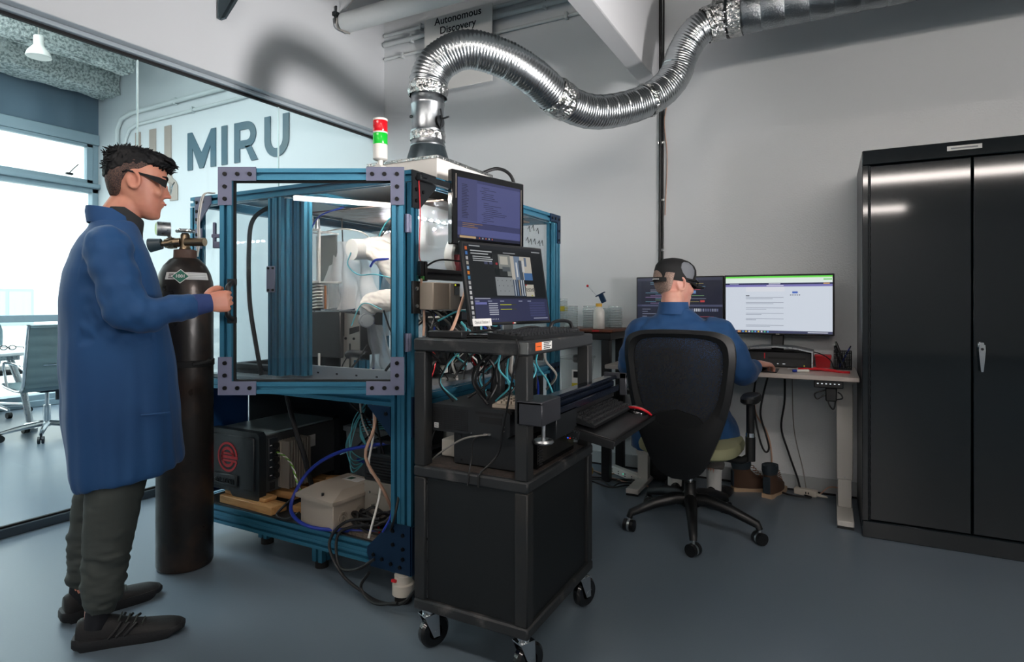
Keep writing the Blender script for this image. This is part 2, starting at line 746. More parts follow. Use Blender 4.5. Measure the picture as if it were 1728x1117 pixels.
conduit('thick white conduit high on the back wall behind the sign, middle of three', [(-3.5, 4.17, 3.475), (-1.18, 4.17, 3.475)], .022, ((-3.2, 3.475), (-1.93, 3.475), (-1.55, 3.475)))
conduit('lowest thin white conduit on the back wall below the sign top', [(-3.5, 4.18, 3.35), (-1.18, 4.18, 3.35)], .013, ((-1.75, 3.35), (-3.3, 3.35)))
conduit('topmost white conduit on the back wall beside the sign', [(-3.5, 4.175, 3.555), (-1.18, 4.175, 3.555)], .016, ((-3.1, 3.555),))
conduit('upper white conduit bending down beside the meeting room window', [(-3.72, 4.17, 3.475), (-7.35, 4.17, 3.44), (-7.55, 4.17, 3.40), (-7.64, 4.17, 3.28), (-7.65, 4.17, 2.4)], .026, ((-6.5, 3.45), (-5.0, 3.46)))
conduit('lower white conduit bending down above the bronze wall emblem', [(-3.72, 4.18, 3.34), (-7.25, 4.18, 3.29), (-7.40, 4.18, 3.25), (-7.48, 4.18, 3.14), (-7.49, 4.18, 2.4)], .018, ((-6.2, 3.31),))

# company name and emblem on the far part of the back wall
mat('letter_teal', '#3f6070', .5, var=(2.0, '#586a70', .3, .7))
mat('letter_bronze', '#a0948a', .45)
LT = thing('wall_lettering', 'grey-blue capital letters MIRU on the meeting room wall', 'sign', (-5.5, 4.2, 2.65))
z0, z1 = 0.0, .415
yw = -.001


def letter(nm, poly):
    B('letter_teal').prism([(p[0] + 5.5, p[1]) for p in poly], (0, -.012, 0), (1, 0, 0), (0, 0, 1), (0, .011, 0)).obj(nm, LT)


def arc(cx, cy, r, a0, a1, n=10):
    return [(cx + r * math.cos(R(a0 + (a1 - a0) * i / n)), cy + r * math.sin(R(a0 + (a1 - a0) * i / n))) for i in range(n + 1)]


s_ = .085
xM0, xM1 = -6.31, -5.83
mid = (xM0 + xM1) / 2
letter('letter_m', [(xM0, 0), (xM0, .415), (xM0 + .075, .415), (mid, .17), (xM1 - .075, .415), (xM1, .415), (xM1, 0), (xM1 - s_, 0), (xM1 - s_, .24), (mid + .035, .005), (mid - .035, .005), (xM0 + s_, .24), (xM0 + s_, 0)])
letter('letter_i', [(-5.735, 0), (-5.735, .415), (-5.645, .415), (-5.645, 0)])
x0 = -5.53
rl = B('letter_teal')
outer, inner = arc(.195, .278, .137, 90, -90, 12), arc(.195, .278, .056, 90, -90, 12)
for pl in ([(0, 0), (0, .415), (s_, .415), (s_, 0)], [(s_, .334), (s_, .415)] + outer + [(s_, .141), (s_, .222)] + inner[::-1], [(.17, .16), (.255, .16), (.36, 0), (.262, 0)]):
    rl.prism([(p[0] + x0 + 5.5, p[1]) for p in pl], (0, -.012, 0), (1, 0, 0), (0, 0, 1), (0, .011, 0))
rl.obj('letter_r', LT)
x0 = -5.07
Up = [(x0, .415), (x0, .17)] + arc(x0 + .175, .172, .175, 180, 360, 12) + [(x0 + .35, .415), (x0 + .265, .415), (x0 + .265, .172)] + arc(x0 + .175, .172, .09, 360, 180, 10)[1:] + [(x0 + .085, .415)]
letter('letter_u', Up)
EM = thing('wall_emblem', 'bronze emblem of tall bars on the meeting room wall beside the lettering', 'sign', (-6.9, 4.2, 2.3))
bars = [(-7.30, -7.20, 2.75, 3.20, 0), (-7.02, -6.90, 2.6, 3.20, 0), (-6.73, -6.61, 2.34, 3.20, 1)]
for (a, b_, z0_, z1_, k) in bars:
    if k:
        pl = [(a, z1_), (a, 2.62), (a + .04, 2.57), (a + .09, 2.53), (a + .10, z0_), (b_ + .12, z0_), (b_ + .12, 2.50), (b_ + .09, 2.55), (b_ + .02, 2.60), (b_, 2.65), (b_, z1_)]
    else:
        pl = [(a, z0_), (a, z1_), (b_, z1_), (b_, z0_)]
    B('letter_bronze').prism([(p[0] + 6.9, p[1] - 2.3) for p in pl], (0, -.012, 0), (1, 0, 0), (0, 0, 1), (0, .011, 0)).obj('emblem_bar', EM)

# pendant lamp in the meeting room
pl_ = thing('pendant_lamp', 'white cone pendant lamp hanging in the meeting room', 'lamp', (-6.42, 2.82, 3.44))
B('white_plastic').lathe([(.095, 0), (.1, .005), (.085, .05), (.05, .095), (.04, .11), (.04, .19), (.03, .2)], n=24).obj('lamp_shade', pl_)
B('cable_grey').cyl((0, 0, .2), (0, 0, ZC - 3.44 - .02), .006, n=8).obj('cord', pl_)
B(emis('#fff4e0', 1.2)).lathe([(.04, .004), (.088, .004), (.088, .002), (.04, .002)], n=24).obj('bulb', pl_)

# outside: pale building across the street
bd = thing('building', 'pale building across the street outside the meeting room windows', 'building', (-24, 4, -4))
mat('render_pale', '#d9d6cf', .9)
B('render_pale').b2((-1, -22, 0), (0, 22, 14)).b2((0, -22, 3.1), (.25, 22, 3.4)).obj('facade', bd)
for (y, z) in ((5.6, 4.4), (3.0, 4.4), (8.2, 4.4), (.4, 4.4)):
    wd = B('window_frame').b2((0, y - .75, z), (.12, y + .75, z + 1.2), .01)
    wo = wd.obj('window', bd)
    for q in (-.36, .36):
        B(mat('ext_pane', '#9fb6b8', .2)).b2((.1, y + q - .31, z + .08), (.13, y + q + .31, z + 1.12)).obj('pane', wo)
struct(B(mat('street', '#b9b6b0', .9)).b2((-40, -30, -4.2), (-8.4, 30, -4)).obj('street_ground'))

# ------------------------------------------------------------------ meeting room furniture
mat('eames_leather', '#7f9498', .42)
glass('mesh_back', (.45, .55, .60), rough=.4, film=((.25, .33, .36), .55))


def ribbed_chair(name, label, loc, rz):
    t = thing(name, label, 'chair', loc, rz, 'meeting room chairs')
    # side profile of seat + back in local y (facing +y), z
    prof = [(.24, .47), (.20, .455), (.05, .44), (-.12, .435), (-.20, .455), (-.24, .52), (-.27, .65), (-.30, .80), (-.33, .95), (-.35, 1.0)]
    P = catmull([(0, y, z) for y, z in prof], 5)
    b = B('eames_leather')
    top, bot = [], []
    for i, p in enumerate(P):
        t_ = (P[min(i + 1, len(P) - 1)] - P[max(i - 1, 0)]).normalized()
        nrm = V((0, t_.z, -t_.y)) * -1
        bulge = .006 if i % 3 == 1 else 0
        top.append(p + nrm * (.008 + bulge))
        bot.append(p - nrm * .008)
    W = .23
    rings = [[V((x, q.y, q.z)) for q in top + bot[::-1]] for x in (-W, W)]
    b.loft(rings)
    b.obj('seat_shell', t)
    for x in (-W - .012, W + .012):
        B('chrome').tube([(x, p.y, p.z) for p in P], .013, 8).obj('side_rail', t)
        B('chrome').tube([(x, .14, .45), (x * 1.08, .16, .64), (x * 1.08, .05, .665), (x * 1.08, -.18, .66), (x, -.27, .62)], .011, 8, 4).obj('armrest', t)
    B('chrome').tube([(-W, -.262, .66), (0, -.28, .66), (W, -.262, .66)], .012, 8).obj('back_brace', t)
    b = B('chrome')
    b.cyl((0, 0, .09), (0, 0, .28), .028).cyl((0, 0, .28), (0, 0, .41), .016)
    b.use('black_plastic').box((0, 0, .415), (.16, .2, .03), .008).cyl((.06, -.1, .33), (.06, -.1, .42), .03)
    b.obj('column', t)
    for k in range(5):
        a = 2 * PI * k / 5 + .5
        d = V((math.cos(a), math.sin(a), 0))
        l = B('chrome').tube([d * .02 + V((0, 0, .12)), d * .18 + V((0, 0, .1)), d * .32 + V((0, 0, .075))], [.024, .022, .015], 8)
        lo = l.obj('leg', t)
        c = B('black_plastic')
        e = V((-d.y, d.x, 0))
        p = d * .32
        for q in (-.014, .014):
            c.cyl(p + e * (q - .009) + V((0, 0, .03)), p + e * (q + .009) + V((0, 0, .03)), .03, n=14)
        c.cyl(p + V((0, 0, .03)), p + V((0, 0, .085)), .008, n=8)
        c.obj('caster', lo)
    return t


ribbed_chair('office_chair', 'ribbed grey leather chair with chrome base beyond the glass beside the table', (-6.14, 2.76, 0), R(84))
mch = thing('office_chair', 'dark mesh-back chair across the meeting room table at the left edge', 'chair', (-7.72, 2.98, 0), R(-80), 'meeting room chairs')
rings = []
for i in range(9):
    z = .52 + .06 * i
    wv = .24 * math.sin(min(1, .55 + i * .06) * PI / 2) * (1 if i < 7 else (.93, .75)[i - 7])
    rings.append([V((wv * math.cos(t), -.22 - .03 * i * .3 + .04 * abs(math.cos(t)) + .012 * math.sin(t), z)) for t in [2 * PI * k / 16 for k in range(16)]])
B('mesh_back').loft(rings).obj('backrest', mch)
B('black_plastic').box((0, 0, .46), (.46, .46, .06), .02).obj('seat', mch)
B('chrome').cyl((0, 0, .1), (0, 0, .44), .025).obj('column', mch)
for k in range(5):
    a = 2 * PI * k / 5 + .2
    d = V((math.cos(a), math.sin(a), 0))
    lo = B('chrome').tube([d * .02 + V((0, 0, .12)), d * .3 + V((0, 0, .08))], [.024, .015], 8).obj('leg', mch)
    B('black_plastic').cyl(d * .3 + V((-d.y, d.x, 0)) * -.02 + V((0, 0, .03)), d * .3 + V((-d.y, d.x, 0)) * .02 + V((0, 0, .03)), .03, n=14).obj('caster', lo)
mat('table_white', '#d9dedf', .35)
mt = thing('meeting_table', 'white meeting table with splayed metal legs beyond the glass', 'table', (-6.9, 2.2, 0))
B('table_white').b2((-.55, -1.6, .715), (.55, .75, .745), .006).obj('table_top', mt)
for (x, y) in ((-.4, -1.4), (.4, -1.4), (-.4, .55), (.4, .55)):
    B('steel').tube([(x * .7, y * .85, .715), (x * .95, y, .35), (x, y * 1.08, .03)], .028, 10).cyl((x, y * 1.08, .0), (x, y * 1.08, .03), .05, n=16).obj('leg', mt)
B('steel').b2((-.3, -1.3, .66), (.3, .55, .712)).obj('under_frame', mt)
gl = thing('eyeglasses', 'dark-rimmed eyeglasses lying on the meeting table', 'glasses', (-6.75, 2.72, .745), R(40))
for q in (-.035, .035):
    B('black_plastic').tube([(q + .03 * math.cos(t), 0, .022 + .02 * math.sin(t)) for t in [2 * PI * k / 12 for k in range(12)]], .004, 6, closed=True).obj('rim', gl)
    B('black_plastic').tube([(q * 1.9, 0, .03), (q * 1.8, .12, .02), (q * 1.6, .14, .006)], .004, 6).obj('temple', gl)

# ================================================================== exhaust duct
mat('duct_foil', '#b4b9bb', .27, 1., bump=(60, .05, .002))
mat('duct_galv', '#b7bcbf', .3, 1., var=(20, '#9fa5a9', .4, .6))
mat('foil_tape', '#d5d6d4', .16, 1., bump=(28, 1.0, .03))
mat('duct_dark', '#3b464b', .35, .6)
DU = thing('exhaust_duct', 'silver flexible exhaust duct curving from the enclosure hood to the wall', 'duct', (-1.813, 2.5, 1.865))
cx, cy = -1.813, 2.5
B('duct_dark').lathe([(.118, 1.868), (.12, 1.88), (.088, 1.985), (.086, 1.99)], (cx, cy, 0), 36).obj('cone', DU, True)
cl = B('duct_galv').lathe([(.089, 1.985), (.091, 1.99), (.086, 2.0), (.085, 2.06), (.087, 2.065), (.085, 2.07), (.085, 2.19), (.088, 2.195), (.088, 2.205), (.085, 2.21), (.085, 2.26)], (cx, cy, 0), 36)
cl.use('dark_steel').cyl((cx - .05, cy - .07, 2.13), (cx - .054, cy - .077, 2.13), .008, n=10)
cl.obj('collar', DU, True)
dh = B('dark_steel').tube([(cx + .085, cy - .02, 2.11), (cx + .16, cy - .05, 2.105)], .005, 8).lathe([(.028, 0), (.03, .005), (.012, .012)], (cx + .09, cy - .02, 2.10), 14, 'X')
dh.tube([(cx + .088, cy - .02, 2.06), (cx + .11, cy - .03, 2.10), (cx + .095, cy - .025, 2.16)], .005, 6)
dh.obj('damper_handle', DU, True)
path = [(-1.813, 2.50, 2.24), (-1.806, 2.505, 2.34), (-1.757, 2.532, 2.428), (-1.638, 2.60, 2.488), (-1.501, 2.736, 2.462), (-1.399, 2.88, 2.398),
        (-1.321, 3.058, 2.318), (-1.207, 3.265, 2.290), (-1.055, 3.459, 2.348), (-.924, 3.608, 2.447), (-.835, 3.69, 2.573), (-.790, 3.72, 2.718), (-.70, 3.74, 2.845), (-.551, 3.79, 2.904)]


def resample(P, step):
    out, acc = [P[0]], 0.
    for a, b_ in zip(P, P[1:]):
        L_ = (b_ - a).length
        t = step - acc
        while t <= L_:
            out.append(a + (b_ - a) * (t / L_))
            t += step
        acc = (acc + L_) % step
    return out


DP = resample(catmull(path, 24), .0055)
fx = B('duct_foil').tube(DP, [.0945 + (.0028 if i % 3 == 0 else 0) + (.0015 if i % 15 == 0 else 0) for i in range(len(DP))], 36, caps=False)
fx.obj('flexible_hose', DU, True, ang=75)


def crinkle(i0, i1, r, nm):
    rr = random.Random(i0)
    seg = DP[i0:i1:3]
    b = B('foil_tape')
    a = None
    rings = []
    for i, p in enumerate(seg):
        d = (seg[min(i + 1, len(seg) - 1)] - seg[max(i - 1, 0)]).normalized()
        if a is None:
            a, _ = frame(d)
        else:
            a = (a - d * a.dot(d)).normalized()
        c = d.cross(a)
        e = 0 if 0 < i < len(seg) - 1 else -.006
        rings.append([p + (a * math.cos(2 * PI * j / 40) + c * math.sin(2 * PI * j / 40)) * (r + e + rr.uniform(-.004, .006)) for j in range(40)])
    b.loft(rings, False)
    b.obj(nm, DU, True, ang=12)


n_ = len(DP)
near = lambda q: min(range(n_), key=lambda i: (DP[i] - V(q)).length)
crinkle(0, 14, .099, 'foil_tape')
k = near((-1.321, 3.058, 2.318))
crinkle(k - 11, k + 13, .104, 'foil_tape')
k = near((-.97, 3.56, 2.41))
crinkle(k - 3, k + 4, .102, 'foil_tape')
crinkle(n_ - 24, n_ - 1, .106, 'foil_tape')
b = B('foil_tape')
rr = random.Random(3)
b.loft([[V((cx + (.0875 + rr.uniform(-.001, .004)) * math.cos(2 * PI * j / 40), cy + (.0875 + rr.uniform(-.001, .004)) * math.sin(2 * PI * j / 40), z)) for j in range(40)] for z in (2.015, 2.025, 2.035, 2.045, 2.055)], False)
b.obj('foil_tape', DU, True, ang=12)
SP = thing('insulated_duct', 'straight foil-wrapped insulated duct running right along the back wall', 'duct', (-.5, 3.8, 2.79))
mat('duct_wrap', '#9aa0a3', .32, 1., bump=(110, .5, .006))
x = -.60
i = 0
while x < 4.9:
    L_ = .125
    r0 = .112
    B('duct_wrap').lathe([(r0 - .004, 0), (r0, .006), (r0, L_ - .006), (r0 - .004, L_)], (x, 3.795, 2.908), 32, 'X').obj('wrap_section', SP, True)
    x += L_
    i += 1
b = B('foil_tape')
b.loft([[V((-.62 + .02 * q, 3.795 + (.116 + rr.uniform(-.002, .006)) * math.cos(2 * PI * j / 40), 2.908 + (.116 + rr.uniform(-.002, .006)) * math.sin(2 * PI * j / 40))) for j in range(40)] for q in range(9)], False)
b.obj('foil_tape', SP, True, ang=12)
B('dark_steel').lathe([(.119, 0), (.121, .004), (.121, .014), (.119, .018)], (-.55, 3.795, 2.908), 32, 'X').obj('clamp_band', SP, True)

# hood box on the enclosure roof
HB = thing('hood_box', 'white exhaust hood box on top of the enclosure under the duct', 'hood', (-1.785, 2.5, 1.72))
mat('hood_white', '#dcd9d3', .5)
B('hood_white').b2((-1.99, 2.25, 1.735), (-1.58, 2.75, 1.862), .003).obj('box_body', HB, True)
B('foil_tape').b2((-1.995, 2.245, 1.853), (-1.575, 2.755, 1.868), .002).obj('tape_edge', HB, True)
B('cable_black').tube([(-1.62, 2.7, 1.87), (-1.55, 2.76, 1.90), (-1.49, 2.80, 1.86), (-1.47, 2.83, 1.74)], .009, 8, 6).obj('cable', HB, True)

# sign
SG = thing('hanging_sign', 'white sign reading Autonomous Discovery high on the back wall', 'sign', (-2.69, 4.12, 2.95))
B('white_paper').b2((-.335, 0, 0), (.325, .012, .62), .002).obj('board', SG)
mS = basis((0, -.002, .578), (1, 0, 0), (0, 0, 1))
text('lettering', 'Autonomous', .086, 'ink', SG, mS, bold=.0012)
text('lettering', 'Discovery', .086, 'ink', SG, basis((0, -.002, .496), (1, 0, 0), (0, 0, 1)), bold=.0012)
B('ink').b2((-.13, -.003, .395), (.115, -.001, .425)).obj('printed_mark', SG)
for q in (-.25, .25):
    B('steel').b2((q - .01, .012, .3), (q + .01, .075, .33)).obj('wall_bracket', SG)

# thick white pipe from the soffit, parallel to the back wall
WP = thing('white_pipe', 'thick white pipe high up crossing from the soffit past the sign', 'pipe', (-3.5, 3.68, 3.47))
B('pipe_white').cyl((-3.50, 3.68, 3.47), (-1.18, 3.68, 3.47), .078, n=32).obj('pipe', WP, True)
b = B('dark_steel').b2((-3.56, 3.58, 3.5), (-3.50, 3.62, 3.53)).tube([(-3.515, 3.60, 3.58), (-3.515, 3.595, 3.50), (-3.515, 3.60, 3.44)], .008, 6)
b.obj('bracket', WP, True)
B('cable_grey').tube([(-3.48, 3.57, 3.46), (-3.5, 3.6, 3.40), (-3.46, 3.7, 3.385)], .006, 6, 4).tube([(-3.42, 3.62, 3.545), (-3.0, 3.5, 3.72), (-2.4, 3.4, 4.0)], .003, 6).obj('hanger_wire', WP, True)
BK = thing('steel_bracket', 'dark steel angle bracket hanging off the soffit near the top edge', 'bracket', (-3.58, 2.55, 3.06))
B(mat('bracket_steel', '#57646a', .45, .7)).prism([(0, 0), (.02, 0), (.10, .16), (.10, .32), (0, .32)], (-3.555, 2.57, 3.06), (0, 1, 0), (0, 0, 1), (.008, 0, 0)).prism([(0, 0), (.012, -.004), (.112, .18), (.10, .2)], (-3.555, 2.585, 3.06), (0, 1, 0), (0, 0, 1), (.05, 0, 0)).obj('angle', BK, True)

# cables running down the back wall below the beam
WC = thing('wall_cable', 'black cable bundle running down the back wall under the beam', 'cable', (-1.05, 4.19, 1.42))
B('cable_black').tube([(-1.045, 4.188, 4.1), (-1.045, 4.188, 2.5), (-1.05, 4.188, 1.43)], .011, 8).obj('cable', WC, True)
B('cable_black').tube([(-1.02, 4.19, 4.1), (-1.025, 4.19, 2.8), (-1.028, 4.19, 2.2), (-1.032, 4.19, 1.40)], .006, 8).obj('cable', WC, True)
B('cable_pink').tube([(-1.005, 4.193, 2.9), (-1.0, 4.193, 2.6), (-1.02, 4.193, 2.45), (-1.0, 4.193, 2.2), (-1.015, 4.193, 1.8)], .003, 6, 5).obj('cable', WC, True)
for z in (2.3, 1.9, 1.55):
    B('steel').b2((-1.065, 4.185, z), (-1.02, 4.199, z + .015)).obj('cable_clip', WC, True)
# ================================================================== robot enclosure of blue extrusions
def slot_profile(w_, h_):
    """outline of a slotted extrusion, w_ x h_, one groove per 45 mm of every side"""
    sw, sd = .0065, .016
    pts = []
    cs = [(-w_ / 2, -h_ / 2), (w_ / 2, -h_ / 2), (w_ / 2, h_ / 2), (-w_ / 2, h_ / 2)]
    for i in range(4):
        a, b = V((*cs[i], 0)), V((*cs[(i + 1) % 4], 0))
        d = (b - a)
        L_ = d.length
        d.normalize()
        nn = V((-d.y, d.x, 0))
        pts.append((a.x, a.y))
        k = max(1, round(L_ / .045))
        for q in range(k):
            c = a + d * (L_ * (q + .5) / k)
            for (t, e) in ((-sw, 0), (-sw, sd), (sw, sd), (sw, 0)):
                p = c + d * t + nn * e
                pts.append((p.x, p.y))
            if q < k - 1:      # fine grip lines between grooves
                g = a + d * (L_ * (q + 1) / k)
                for (t, e) in ((-.002, 0), (-.002, .002), (.002, .002), (.002, 0)):
                    p = g + d * t + nn * e
                    pts.append((p.x, p.y))
    return pts


def extr(b, lo, hi):
    """slotted bar filling the box lo..hi, running along its longest side"""
    d = [hi[i] - lo[i] for i in range(3)]
    ax = d.index(max(d))
    i, j = [(1, 2), (2, 0), (0, 1)][ax]
    o = [0, 0, 0]
    o[ax] = lo[ax]
    o[i] = (lo[i] + hi[i]) / 2
    o[j] = (lo[j] + hi[j]) / 2
    u, v_, e = V(), V(), V()
    u[i] = 1
    v_[j] = 1
    e[ax] = d[ax]
    return b.prism(slot_profile(d[i], d[j]), o, u, v_, e)


X0, X1, Y0, Y1, ZT = -2.84, -1.46, 1.90, 3.38, 1.72
EN = thing('robot_enclosure', 'blue aluminium robot enclosure with clear panels and open front door', 'enclosure', (-2.15, 2.64, 0))
BA = 'blue_anodised'


def bar(nm, lo, hi, m=BA):
    return extr(B(m), lo, hi).obj(nm, EN, True, flat=True)


for (x0, x1, y0, y1) in ((X1 - .10, X1, Y0, Y0 + .05), (X0, X0 + .05, Y0, Y0 + .05), (X0, X0 + .05, Y1 - .05, Y1), (X1 - .05, X1, Y1 - .09, Y1)):
    bar('post', (x0, y0, .11), (x1, y1, ZT - .05))
bar('post', (-2.275, Y0, .86), (-2.19, Y0 + .05, ZT - .05))
bar('post', (-2.196, Y0 + .051, .86), (-2.10, Y0 + .10, ZT - .05))
bar('post', (-2.19, Y1 - .05, .16), (-2.11, Y1, ZT - .05))
for z0, z1 in ((ZT - .045, ZT), (.775, .82), (.12, .205)):
    for (y0, y1) in ((Y0, Y0 + .045), (Y1 - .045, Y1)):
        if z0 < .2:
            bar('rail', (X0 + .05, y0 + .002, z0), (X1 - .10 + (.05 if y0 > 3 else 0), y1, z1))
        else:
            bar('rail', (X0, y0 + .001, z0), (X1 - (.10 if z0 < 1 else 0), y1, z1))
    for x0 in (X0, X1 - .045):
        bar('rail', (x0, Y0 + .055, z0), (x0 + .045, Y1 - .095 if x0 > -2 else Y1 - .055, z1))
bar('rail', (-2.19, Y0 + .06, ZT - .045), (-2.145, Y1 - .06, ZT))
bar('rail', (X0 + .06, 2.62, .12), (X1 - .06, 2.70, .18))
bar('rail', (X1 - .045, Y0 + .06, 1.17 + .12), (X1, 2.75, 1.335), 'black_plastic')
# short struts under the frame
for (x, y) in ((-2.47, 2.06), (-2.03, 1.99), (-2.7, 2.5)):
    bar('strut', (x - .03, y - .03, .03), (x + .03, y + .03, .12))
    B('black_rubber').cyl((x, y, 0), (x, y, .03), .03).obj('foot', EN, True)

# corner gussets with bolts
def bolts(b, pts, nrm, r=.0085, h=.005, m='bolt_black'):
    b.use(m)
    for p in pts:
        p = V(p)
        b.cyl(p, p + V(nrm) * h, r, r * .9, 10)
        b.cyl(p, p + V(nrm) * (h * 1.02), r * .45, r * .4, 6)


def gusset(poly, o, ux, uy, nrm, holes, m='plate_navy', t=.006):
    b = B(m).prism(poly, o, ux, uy, V(nrm) * t)
    bolts(b, [V(o) + V(ux) * h[0] + V(uy) * h[1] + V(nrm) * t for h in holes], nrm)
    return b.obj('corner_plate', EN, True)


# lower right corner, front and side
gusset([(0, 0), (.20, 0), (.20, .195), (.10, .195), (-.02, .075), (-.02, .05)], (X1 - .20, Y0, .115), (1, 0, 0), (0, 0, 1), (0, -1, 0),
       [(.015, .05), (.06, .04), (.105, .03), (.15, .025), (.115, .11), (.165, .10), (.115, .165), (.165, .155), (.165, .06)])
gusset([(0, 0), (.10, 0), (.05, .19), (0, .19)], (X1, Y0, .115), (0, 1, 0), (0, 0, 1), (1, 0, 0), [(.025, .03), (.025, .09), (.025, .15), (.07, .03)])
# upper right, on the side
gusset([(0, 0), (.05, 0), (.16, .10), (.16, .15), (0, .15)], (X1, Y0 + .002, ZT - .15), (0, 1, 0), (0, 0, 1), (1, 0, 0), [(.025, .03), (.025, .075), (.025, .12), (.075, .12), (.125, .12), (.07, .07)], 'dark_steel')
# deck level, on the side and below the door
gusset([(0, 0), (.055, 0), (.055, .16), (0, .16)], (X1, Y0 + .002, .66), (0, 1, 0), (0, 0, 1), (1, 0, 0), [(.025, .03), (.025, .08), (.025, .13)])
gusset([(0, 0), (.12, -.12), (.12, 0)], (X1 - .22, Y0, .775), (1, 0, 0), (0, 0, 1), (0, -1, 0), [(.10, -.03)])
# upper left, front
gusset([(0, 0), (.03, 0), (.12, .09), (.12, .13), (0, .13)], (X0 + .045, Y0, ZT - .135), (1, 0, 0), (0, 0, 1), (0, -1, 0), [(.015, .02), (.015, .06), (.015, .105), (.06, .105)], 'plate_purple')
gusset([(0, 0), (.05, 0), (.05, .10), (0, .10)], (X0 + .045, Y0, ZT - .26), (1, 0, 0), (0, 0, 1), (0, -1, 0), [(.015, .02), (.015, .07)], 'plate_purple')
# back right, on the side
gusset([(0, 0), (.045, 0), (.045, .17), (-.10, .17), (-.10, .125), (0, .125)], (X1, Y1 - .05, ZT - .17), (0, 1, 0), (0, 0, 1), (1, 0, 0), [(.022, .02), (.022, .075), (.022, .145), (-.03, .145), (-.075, .145)])
gusset([(0, 0), (.13, 0), (.13, .06), (0, .06)], (X1, Y1 - .15, .77), (0, 1, 0), (0, 0, 1), (1, 0, 0), [(.02, .03), (.065, .03), (.11, .03)])
gusset([(-.1, .0), (0, -.14), (0, 0)], (X1 - .008, Y1 - .06, .77), (0, 1, 0), (0, 0, 1), (1, 0, 0), [])

# panels
def panel(nm, lo, hi, m):
    return B(m).b2(lo, hi).obj(nm, EN, True)


panel('side_pane', (X1 - .03, Y0 + .06, 1.34), (X1 - .024, Y1 - .10, ZT - .05), 'acrylic')
panel('side_pane', (X1 - .03, 2.76, .83), (X1 - .024, Y1 - .10, 1.34), 'acrylic')
panel('side_pane', (X0 + .02, Y0 + .06, .83), (X0 + .026, Y1 - .06, ZT - .05), 'acrylic')
panel('back_pane', (X0 + .06, Y1 - .03, .83), (-2.20, Y1 - .024, ZT - .05), 'acrylic')
panel('back_pane', (-2.10, Y1 - .03, .83), (X1 - .06, Y1 - .024, ZT - .05), 'acrylic')
panel('front_pane', (X0 + .06, Y0 + .02, .83), (-2.28, Y0 + .026, ZT - .05), 'acrylic')
mat('roof_panel', '#8c8f90', .35, .5)
panel('roof_panel', (X0 + .05, Y0 + .05, ZT), (X1 - .05, Y1 - .05, ZT + .012), 'roof_panel')
mat('deck', '#9fa4a8', .4, .6)
panel('deck', (X0 + .05, Y0 + .05, .82), (X1 - .05, Y1 - .05, .835), 'deck')
mat('shelf_black', '#17191a', .8, bump=(120, .2, .003))
panel('shelf', (X0 + .05, Y0 + .01, .19), (X1 - .02, Y1 - .05, .21), 'shelf_black')
mat('liner_blue', '#1f4d86', .4)
panel('back_panel', (X0 + .05, Y1 - .06, .22), (-2.20, Y1 - .05, .77), 'liner_blue')
panel('back_panel', (-2.10, Y1 - .06, .22), (X1 - .2, Y1 - .05, .77), 'dark_steel')
mat('slate_dark', '#46535a', .5)
panel('side_panel', (X0 + .03, 2.22, .22), (X0 + .038, Y1 - .06, .77), 'slate_dark')
panel('side_panel', (X0 + .03, Y0 + .06, .22), (X0 + .038, 2.21, .77), 'liner_blue')
# levelling caster under the front right corner
b = B('offwhite').lathe([(.036, .03), (.044, .034), (.044, .075), (.036, .08), (.036, .11), (.03, .112)], (X1 - .045, Y0 + .01, 0), 24)
b.use('black_rubber').lathe([(.03, 0), (.034, .004), (.034, .028), (.03, .03)], (X1 - .045, Y0 + .01, 0), 20)
b.use('red_plastic').box((X1 - .06, Y0 - .03, .095), (.02, .01, .01))
b.obj('levelling_caster', EN, True)
b = B('offwhite').lathe([(.036, .03), (.044, .034), (.044, .075), (.036, .08), (.036, .11), (.03, .112)], (X0 + .045, Y1 - .05, 0), 24)
b.obj('levelling_caster', EN, True)

# the open door, swung out towards the camera
DR = B(BA)
W_, H_ = .703, .863
for (lo, hi) in (((0, 0, 0), (.045, .045, H_)), ((W_ - .045, 0, 0), (W_, .045, H_)), ((.045, 0, 0), (W_ - .045, .045, .045)), ((.045, 0, H_ - .045), (W_ - .045, .045, H_))):
    extr(DR, lo, hi)
door = DR.obj('door', EN, flat=True)
door.location = V((-1.462, 1.868, .845)) - EN.location
door.rotation_euler = (0, 0, math.atan2(-.33, -.621))
B('acrylic').b2((.04, .02, .04), (W_ - .04, .026, H_ - .04)).obj('pane', door)
B('black_rubber').b2((.044, .017, .044), (W_ - .044, .029, .052)).b2((.044, .017, H_ - .052), (W_ - .044, .029, H_ - .044)).b2((.044, .017, .044), (.052, .029, H_ - .044)).b2((W_ - .052, .017, .044), (W_ - .044, .029, H_ - .044)).obj('gasket', door)
for (cx_, cz_, sx_, sz_) in ((-.004, -.004, 1, 1), (W_ + .004, -.004, -1, 1), (-.004, H_ + .004, 1, -1), (W_ + .004, H_ + .004, -1, -1)):
    pl = [(0, 0), (.145, 0), (.145, .052), (.052, .052), (.052, .145), (0, .145)]
    b = B('plate_purple').prism([(p[0] * sx_, p[1] * sz_) for p in pl], (cx_, .046, cz_), (1, 0, 0), (0, 0, 1), (0, .005, 0))
    bolts(b, [(cx_ + q[0] * sx_, .051, cz_ + q[1] * sz_) for q in ((.027, .027), (.075, .027), (.122, .027), (.027, .075), (.027, .122))], (0, 1, 0))
    b.obj('corner_plate', door)
for z in (.16, .62):
    B('plate_purple').b2((-.025, .0, z), (.0, .03, z + .07), .003).cyl((-.012, .03, z), (-.012, .03, z + .07), .008, n=10).obj('hinge', door)
hd = B('black_plastic').tube([(W_ - .049, .045, .285), (W_ - .049, .078, .30), (W_ - .049, .082, .33), (W_ - .049, .082, .38), (W_ - .049, .078, .41), (W_ - .049, .045, .425)], .010, 10, 4)
